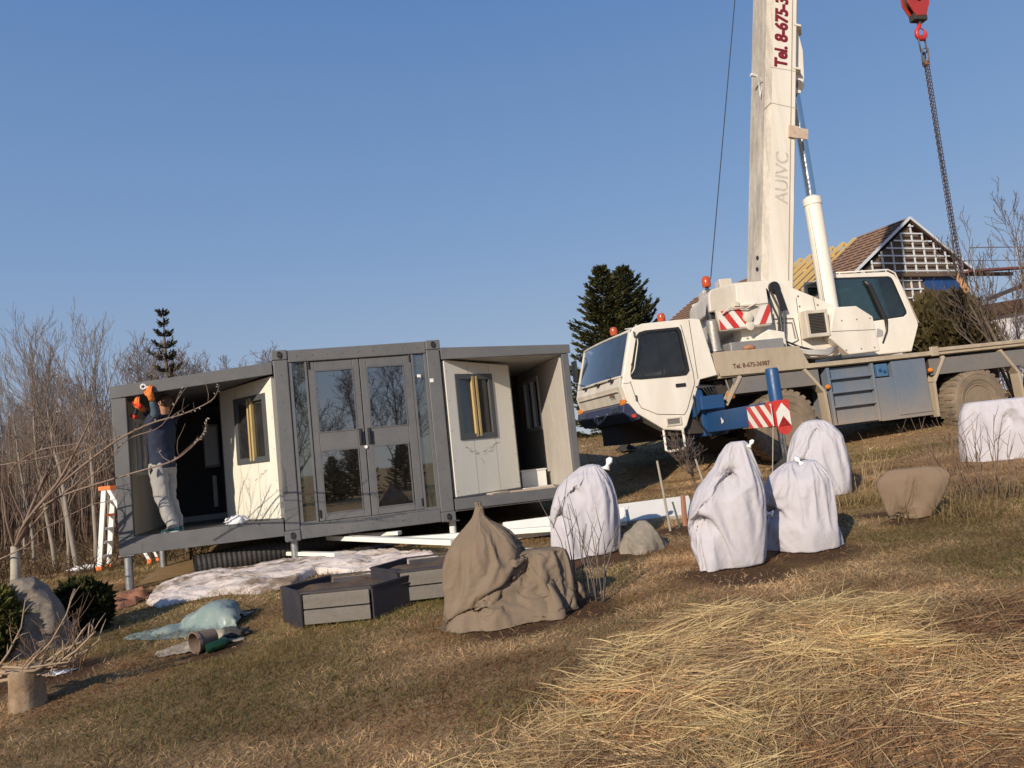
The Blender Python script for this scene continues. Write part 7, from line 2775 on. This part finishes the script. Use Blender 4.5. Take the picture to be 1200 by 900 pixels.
def clump_bush(name, loc, label, cat, shape, n_, cols, seed, leaf=.05, up=.6, group=None):
    """rounded evergreen: leaf sprays spread through the volume, dark inside, over short stems"""
    t = thing(name, loc, label, cat, 0, group)
    rr = np.random.default_rng(seed)
    rx, ry, rz_ = shape
    d = rr.normal(size=(n_, 3))
    d /= np.linalg.norm(d, axis=1)[:, None]
    rad = .45+.55*rr.random(n_)**.45
    lump = .62+.72*fbm(d[:, 0]*2.6+seed, d[:, 1]*2.6, d[:, 2]*2.6, seed, 3)
    P = d*(rad*lump)[:, None]*np.array([rx, ry, rz_])+np.array([0, 0, rz_*.93])
    P[:, 2] = np.maximum(P[:, 2], .01)
    D = d*np.array([1, 1, .6])+rr.normal(size=(n_, 3))*.55+np.array([0, 0, up])
    D /= np.linalg.norm(D, axis=1)[:, None]
    nm = np.cross(D, rr.normal(size=(n_, 3)))
    nm /= np.linalg.norm(nm, axis=1)[:, None]+1e-6
    S = leaf*(.5+1.3*rr.random(n_)**2)
    w_ = (S*.2)[:, None]
    V = np.stack([P-nm*w_*.6, P+D*(S*.5)[:, None]-nm*w_, P+D*S[:, None], P+D*(S*.5)[:, None]+nm*w_, P+nm*w_*.6], 1)
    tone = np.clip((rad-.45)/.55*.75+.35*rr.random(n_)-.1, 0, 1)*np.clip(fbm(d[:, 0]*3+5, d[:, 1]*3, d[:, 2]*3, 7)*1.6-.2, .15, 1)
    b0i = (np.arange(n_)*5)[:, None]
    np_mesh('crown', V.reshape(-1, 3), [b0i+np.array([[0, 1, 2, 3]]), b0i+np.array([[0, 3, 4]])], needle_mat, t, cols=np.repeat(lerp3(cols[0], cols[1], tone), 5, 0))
    s = MB()
    for i in range(14):
        a = rr.random()*6.28
        k_ = rr.random()*.6
        s.tube([(0, 0, -.03), (math.cos(a)*rx*k_*.5, math.sin(a)*ry*k_*.5, rz_*.7), (math.cos(a)*rx*k_, math.sin(a)*ry*k_, rz_*1.4)], [.012, .008, .003], 5)
    s.build('stem', TRUNKD, t)
    return t


def bush_at(foot, top_y, px_w, depth=.2):
    b0_ = base_at(*foot)
    h = Vector((b0_.x, b0_.y, 0)).normalized()
    b_ = b0_+h*depth
    b_.z = tz(b_.x, b_.y)
    x0, z = locxz(b_, foot[0], top_y)
    k_ = (Vector((b_.x, b_.y, 0)).length)/FPX
    return b_, px_w*k_/2, z/2


b_, rx, rz_ = bush_at((97, 746), 678, 56, .25)
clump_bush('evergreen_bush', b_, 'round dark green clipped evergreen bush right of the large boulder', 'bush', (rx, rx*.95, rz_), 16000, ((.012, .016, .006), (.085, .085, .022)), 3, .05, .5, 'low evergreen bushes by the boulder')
b_, rx, rz_ = bush_at((-14, 786), 688, 62, .3)
clump_bush('evergreen_bush', b_, 'yellowish green evergreen bush cut by the left edge beside the boulder', 'bush', (rx, rx*.9, rz_), 16000, ((.02, .026, .008), (.17, .16, .035)), 4, .06, .7, 'low evergreen bushes by the boulder')
b_ = Vector((8.2, 19.6, 0))
q_ = at(1120, 400, 19)
b_ = Vector((q_.x-.2, 19.0, tz(q_.x, 19)))
hz = at(1120, 338, 19).z-b_.z
clump_bush('thuja_bush', b_, 'tall brownish green overgrown conifer bush behind the rear of the crane', 'bush', (1.0, .9, hz/2), 26000, ((.035, .028, .013), (.15, .115, .045)), 6, .16, 1.0)
q_ = at(1160, 400, 21)
make_bare(Vector((q_.x, 19.6, tz(q_.x, 19.6))), 'leafless brown shrub mixed into the conifer bush behind the crane deck', 3.0, 77, [(0, 0, -.2, 0, 1, .03), (.1, 0, .25, 0, .9, .03), (-.2, .1, -.4, 0, .9, .025), (.2, .1, .1, 0, 1, .025), (-.5, 0, -.1, 0, .9, .025), (-.9, 0, -.1, 0, .85, .025)], bark=TWIGR, twig=TWIGR, name='bare_shrub', spread=.6, kids=(9, 5, 3), up=.5, first=.05, minr=.006)
q_ = at(1182, 400, 16.5)
make_bare(Vector((q_.x, 16.5, tz(q_.x, 16.5))), 'leafless orchard tree with crooked upright branches at the right edge behind the crane deck', at(1170, 262, 16.5).z-tz(q_.x, 16.5), 81, [(0, 0, -.05, 0, .8, .06), (.0, 0, -.35, 0, .92, .045), (.1, 0, .25, 0, .85, .045), (.2, .1, .05, 0, 1, .04)], bark=TWIG, twig=TWIG, spread=.55, kids=(8, 5, 3), up=1.0, first=.2, minr=.005)

# ------------------------------------------------------------------ stems, saplings, stakes
STEMM = mat('dry_stem', (.17, .11, .07), .85, var=.3)


def stem_clump(name, foot, w_px, h_px, n_, label, cat, seed, m=STEMM, branch=.4, rad=.004, kind=None, group=None):
    b_ = base_at(*foot)
    k_ = Vector((b_.x, b_.y, 0)).length/FPX
    t = thing(name, b_, label, cat, face_rz(b_), group)
    rr = random.Random(seed)
    o = MB()
    for i in range(n_):
        x, y = rr.uniform(-.5, .5)*w_px*k_*.6, rr.uniform(-.5, .5)*w_px*k_*.5
        h = h_px*k_*rr.uniform(.45, 1.0)
        dx, dy = (x*.6+rr.gauss(0, .08))*1.0, rr.gauss(0, .08)
        p = [Vector((x, y, -.03)), Vector((x+dx*.3, y+dy*.3, h*.4)), Vector((x+dx*.6+rr.gauss(0, .02), y+dy*.6, h*.75)), Vector((x+dx, y+dy, h))]
        o.tube(p, [rad, rad*.85, rad*.6, rad*.35], 5)
        if rr.random() < branch:
            for q_ in range(rr.randint(1, 4)):
                f = rr.randint(1, 2)
                s = p[f].lerp(p[f+1], rr.random())
                e = s+Vector((rr.gauss(0, .07), rr.gauss(0, .07), rr.uniform(.06, .2)))*min(1.5, h/.5)
                o.tube([s, s.lerp(e, .5)+Vector((0, 0, -.008)), e], [rad*.55, rad*.45, rad*.25], 4)
    o.build('stems', m, t, smooth=True)
    return t


stem_clump('dry_shrub', (688, 704), 70, 145, 11, 'thin leafless shrub with crooked twigs standing in front of the first white bag', 'shrub', 3, TWIGG, 1.0, .006)
stem_clump('dry_stalks', (1158, 588), 85, 85, 40, 'thick clump of dry brown stalks standing in front of the large white wrapped shrub', 'dry stalks', 5, STEMM, .5, .005, None, 'clumps of dry garden stalks')
stem_clump('dry_stalks', (1105, 560), 55, 70, 22, 'clump of dry stalks below the tank box of the crane', 'dry stalks', 6, STEMM, .5, .005, None, 'clumps of dry garden stalks')
stem_clump('dry_stalks', (1020, 572), 60, 45, 22, 'low clump of dry stalks with grass at its foot behind the jute sack', 'dry stalks', 7, mat('pale_stem', (.30, .22, .12), .85, var=.3), .3, .005, None, 'clumps of dry garden stalks')
stem_clump('dry_stalks', (70, 790), 60, 60, 34, 'tangle of thin brown twigs at the foot of the large boulder', 'dry stalks', 8, TWIGR, .9, .004)
stem_clump('dry_stalks', (545, 612), 30, 20, 0, 'x', 'x', 9) if False else None
for i, (fx, fy, w_, col_, lb) in enumerate([(1015, 590, 70, .9, 'tuft of yellowish dry grass behind the jute sack'), (1135, 604, 60, .7, 'dry grass growing round the stalks at the right')]):
    b_ = base_at(fx, fy)
    n_ = 260
    x = b_.x+rng.normal(0, .22, n_)
    y = b_.y+rng.normal(0, .18, n_)
    blade_mesh('grass_tuft', np.stack([x, y, terr(x, y)], 1), .1+.22*rng.random(n_), .006+.006*rng.random(n_), rng.random(n_)*6.28, .1+.7*rng.random(n_), .5*rng.random(n_),
               lerp3((.22, .15, .06), (.50, .36, .17), rng.random(n_))*col_, grass_mat, 3, lb, 'grass')
# bare earth under the bags
for i, (fx, fy, sx) in enumerate([(700, 656, .42), (862, 664, .5), (950, 645, .4)]):
    pass
# cut branches lying on and over the stump
CUTB = mat('cut_branch', (.33, .24, .16), .8, dirt=(.18, .12, .08), damt=.4, dscale=8, var=.2)
sb_ = [o for o in bpy.data.objects if o.name.startswith('tree_stump')][0].location
t = thing('cut_branches', sb_+Vector((0, 0, .27)), 'bundle of leafless cut branches laid across the top of the stump', 'branches')
o = MB()
rr = random.Random(12)
ysb = sb_.y
for pp, r_ in (([(-20, 795), (20, 791), (60, 783), (90, 762), (112, 740)], .016), ([(-20, 790), (40, 786), (75, 770), (100, 735)], .013), ([(0, 798), (45, 790), (85, 778), (118, 748)], .012),
               ([(25, 788), (60, 752), (78, 720), (88, 690)], .009), ([(-10, 780), (30, 783), (80, 776), (92, 745)], .011), ([(40, 786), (70, 764), (95, 752), (112, 741)], .010), ([(-15, 800), (10, 765), (25, 735), (30, 700)], .009),
               ([(45, 788), (80, 772), (105, 760)], .008), ([(15, 790), (50, 770), (66, 742)], .008), ([(-20, 785), (30, 790), (66, 792)], .014)):
    pts = [at(px, py, ysb+rr.uniform(-.12, .12))-t.location for px, py in pp]
    o.tube(pts, [r_*(1-.7*i/(len(pts)-1)) for i in range(len(pts))], 7)
    for i in range(1, len(pts)):
        for k_ in range(2):
            q_ = pts[i-1].lerp(pts[i], rr.random())
            e = q_+Vector((rr.uniform(-.02, .14), rr.gauss(0, .06), rr.uniform(.02, .14)))
            o.tube([q_, q_.lerp(e, .5)+Vector((0, 0, .01)), e], [r_*.4, r_*.32, r_*.15], 5)
o.build('branch', CUTB, t, smooth=True)['kind'] = 'stuff'
# young tree and its stakes between the slab and the hooded bag
p = base_at(822, 598)
t = make_bare(Vector((p.x, p.y, p.z)), 'young leafless tree with a small broom of twigs in front of the crane cab', .95, 90, [(0, 0, -.02, 0, 1, .014)], bark=TWIG, twig=TWIG, spread=.6, kids=(20, 6, 3), up=1.1, first=.42, minr=.0032, name='young_tree')
STAKE = mat('grey_stake', (.34, .30, .24), .8, var=.2, bump=.4)
for (f, tp_, r_, m_, lb) in (((786, 622), (770, 540), .014, STAKE, 'straight grey stake standing left of the young tree'),
                            ((836, 600), (815, 538), .013, STAKE, 'pale stake leaning against the young tree on its right'),
                            ((803, 616), (800, 580), .030, mat('rusty_post', (.30, .12, .06), .85, dirt=(.35, .3, .26), damt=.5, var=.3), 'short rusty orange post between the two grey stakes'),
                            ((797, 618), (788, 588), .012, mat('dark_stake', (.10, .12, .09), .8), 'short dark stake touching the rusty post')):
    b_ = base_at(*f)
    tp3 = at(tp_[0], tp_[1], b_.y)-b_
    o = MB().tube([Vector((0, 0, -.06)), tp3*.5, tp3], [r_, r_, r_*.9], 7).build('stake', m_, None)
    o.location = b_
    tag(o, lb, 'stake', 'garden stakes near the young tree')
# thin bamboo stick by the outrigger leg and mound of sand beyond the crane
b_ = base_at(905, 585)
o = MB().tube([(0, 0, 0), at(906, 500, b_.y)-b_], .007, 6).build('stake', STAKE, None)
o.location = b_
tag(o, 'thin stick standing between the hooded bag and the farthest bag', 'stake', 'garden stakes near the young tree')
q_ = at(752, 500, 23)
gx_, gy_ = q_.x, 23.0
V, F = [], []
for i in range(25):
    for j in range(36):
        a = 2*math.pi*j/36
        r_ = i/24
        x, y = 1.25*r_*math.cos(a), .9*r_*math.sin(a)
        h = .5*(1-r_)**.8*(.7+.6*float(fbm(x*2, y*2, 0, 3)))
        V.append((x, y, tz(gx_+x, gy_+y)-tz(gx_, gy_)+h-.02))
for i in range(24):
    for j in range(36):
        F.append((i*36+j, i*36+(j+1) % 36, (i+1)*36+(j+1) % 36, (i+1)*36+j))
o = MB().add(V, F).build('sand_heap', mat('sand', (.42, .27, .17), .9, var=.2, bump=.6, bscale=20), None, smooth=True)
o.location = (gx_, gy_, tz(gx_, gy_))
tag(o, 'low heap of pinkish sand in the field under the front of the crane', 'sand heap')

# ------------------------------------------------------------------ house under construction
hc_ = at(1065, 256, 32)
ridge = Vector((hc_.x, hc_.y, hc_.z))
ryaw = math.atan2(-2.55, 6.1)            # ridge runs away to the left
HB = Vector((ridge.x, ridge.y, tz(ridge.x, ridge.y)))
RH = ridge.z-HB.z
unf = thing('unfinished_house', HB, 'unfinished house with open roof battens, yellow rafters and a white latticed gable behind the crane', 'house', math.atan2(2.55, 6.1))
DARKT = mat('roof_membrane', (.085, .038, .025), .85, dirt=(.12, .07, .045), damt=.4, var=.3)
BATT = mat('grey_batten', (.24, .15, .105), .85, var=.2)
LATT = mat('pale_lattice', (.62, .64, .66), .7, var=.08)
RAFT = mat('yellow_rafter', (.66, .45, .17), .7, var=.15)
WALLB = mat('brown_block_wall', (.14, .095, .065), .9, dirt=(.08, .06, .045), damt=.5, var=.3)
BLUET = mat('blue_sheet', (.01, .06, .22), .6, dirt=(.03, .08, .18), damt=.5, dscale=1.5)
# local: y along the ridge away from the gable, x across the gable, z up
hwid, rise = 3.55, 2.35
EZ = RH-rise
LEN = 15.5
MB().prism([(-hwid+.25, -.3), (hwid-.25, -.3), (hwid-.25, EZ-.15), (0, RH-.3), (-hwid+.25, EZ-.15)], .15, LEN-.3).build('wall', WALLB, unf)
for s in (-1, 1):
    rfm = MB()
    rfm.prism([(0, RH), (s*(hwid+.15), EZ-.06), (s*(hwid+.15), EZ-.14), (0, RH-.1)], .0, 2.75)
    rfm.prism([(0, RH), (s*(hwid+.15), EZ-.06), (s*(hwid+.15), EZ-.14), (0, RH-.1)], 8.2, LEN)
    ro_ = rfm.build('roof', DARKT, unf)
    bt_ = MB()
    nb = 13
    for i in range(nb):
        f = (i+.4)/nb
        x, z = s*(hwid+.12)*f, RH-(RH-EZ+.04)*f+.045
        rag_ = .15*(i % 3)
        bt_.box((x-.026, -.05, z-.03), (x+.026, 2.7-rag_, z+.035)).box((x-.035, 8.3+rag_, z-.03), (x+.035, LEN, z+.035))
    for k_ in range(3):
        y = .5+k_*.85
        bt_.bar((0, y, RH+.03), (s*(hwid+.12), y, EZ-.01), .06, .03)
    b1 = bt_.build('batten', BATT, ro_)
    b1['kind'] = 'stuff'
    for k_ in range(8):
        y = 2.95+k_*.70
        MB().bar((0, y, RH-.02), (s*(hwid+.1), y, EZ-.1), .07, .16).build('rafter', RAFT, unf)
    MB().bar((0, 2.9, RH-.3), (s*hwid*.55, 8.3, EZ+.8), .05, .12).build('brace', RAFT, unf)
fg_ = MB()
for i in range(11):
    x = -hwid+.35+i*(2*hwid-.7)/10
    zt_ = RH-.25-(RH-EZ-.1)*abs(x)/hwid
    fg_.box((x-.028, -.02, EZ-.05), (x+.028, .03, zt_))
for i in range(7):
    z = EZ+.02+i*.33
    wv_ = hwid*(RH-.25-z)/(rise)
    if wv_ > .1:
        fg_.box((-wv_, -.045, z-.03), (wv_, -.021, z+.03))
for s in (-1, 1):
    fg_.bar((0, -.06, RH+.02), (s*(hwid+.2), -.06, EZ-.1), .04, .11, (0, 0, 1))
g1 = fg_.build('gable_lattice', LATT, unf)
fg_ = MB()
for i in range(4):
    fg_.box((-1.3+i*.5-.03, .09, EZ-2.4), (-1.3+i*.5+.03, .14, EZ-.15))
for i in range(6):
    fg_.box((-1.45, .07, EZ-2.3+i*.38), (.35, .089, EZ-2.24+i*.38))
fg_.build('wall_lattice', LATT, unf)
MB().box((-hwid-.3, -.12, EZ-.24), (hwid+2.5, -.02, EZ-.08)).build('scaffold_board', WALLB, unf)
MB().box((.5, .08, EZ-2.2), (2.7, .13, EZ-.26)).build('blue_sheet', BLUET, unf)
wd_ = MB().box((-2.6, .08, EZ-1.9), (-1.6, .12, EZ-.5)).build('window', mat('dark_opening', (.02, .02, .022), .3), unf)
sc = MB()
for x in (2.75, 5.8):
    sc.cyl((x, -.6, EZ-4.3), (x, -.6, EZ+1.0), .03, 8)
    sc.cyl((x, -.1, EZ-4.3), (x, -.1, EZ+1.0), .03, 8)
sc.cyl((2.7, -.6, EZ+.9), (8.2, -.6, EZ+1.0), .025, 8)
sc.cyl((2.7, -.1, EZ+.45), (8.2, -.1, EZ+.5), .02, 8)
scf = thing('scaffold', HB, 'thin metal scaffold with a reddish plank on the right of the unfinished house', 'scaffold', unf.rotation_euler.z)
sc.build('tube_frame', STEEL, scf)
MB().bar((2.7, -.35, EZ-.10), (6.6, -.35, EZ+.06), .35, .09).build('plank', mat('red_plank', (.17, .06, .05), .8, var=.2), scf)
MB().bar((3.8, -.3, EZ-1.35), (8.5, -.3, EZ-.25), .2, .16).build('beam', mat('dark_beam', (.05, .045, .05), .8), scf)
# low white outbuilding at the right
q0_, q1_ = at(1130, 412, 20.5), at(1290, 398, 21.5)
zt0, zt1 = at(1134, 376, 20.5).z, at(1290, 349, 21.5).z
sb0 = Vector((q0_.x, 20.5, tz(q0_.x, 20.5)))
shed = thing('white_shed', sb0, 'low white walled outbuilding with a brown roof edge behind the orchard tree', 'shed', math.atan2(1.0, q1_.x-q0_.x))
Ls = math.hypot(1.0, q1_.x-q0_.x)
h0, h1 = zt0-sb0.z, zt1-sb0.z
MB().prism([(0, -.5), (Ls, -.5), (Ls, h1), (0, h0)], 0, 3.0).build('wall', mat('shed_white', (.66, .65, .66), .7, dirt=(.45, .4, .36), damt=.3), shed)
MB().prism([(-.15, h0+.002), (Ls+.1, h1+.002), (Ls+.1, h1+.35), (-.15, h0+.32)], -.2, 3.2).build('roof', mat('shed_roof', (.085, .05, .035), .85, var=.3), shed)
MB().box((.5, -.03, .3), (1.5, -.002, 1.0)).build('door', mat('shed_door', (.45, .44, .44), .6), shed) if False else None
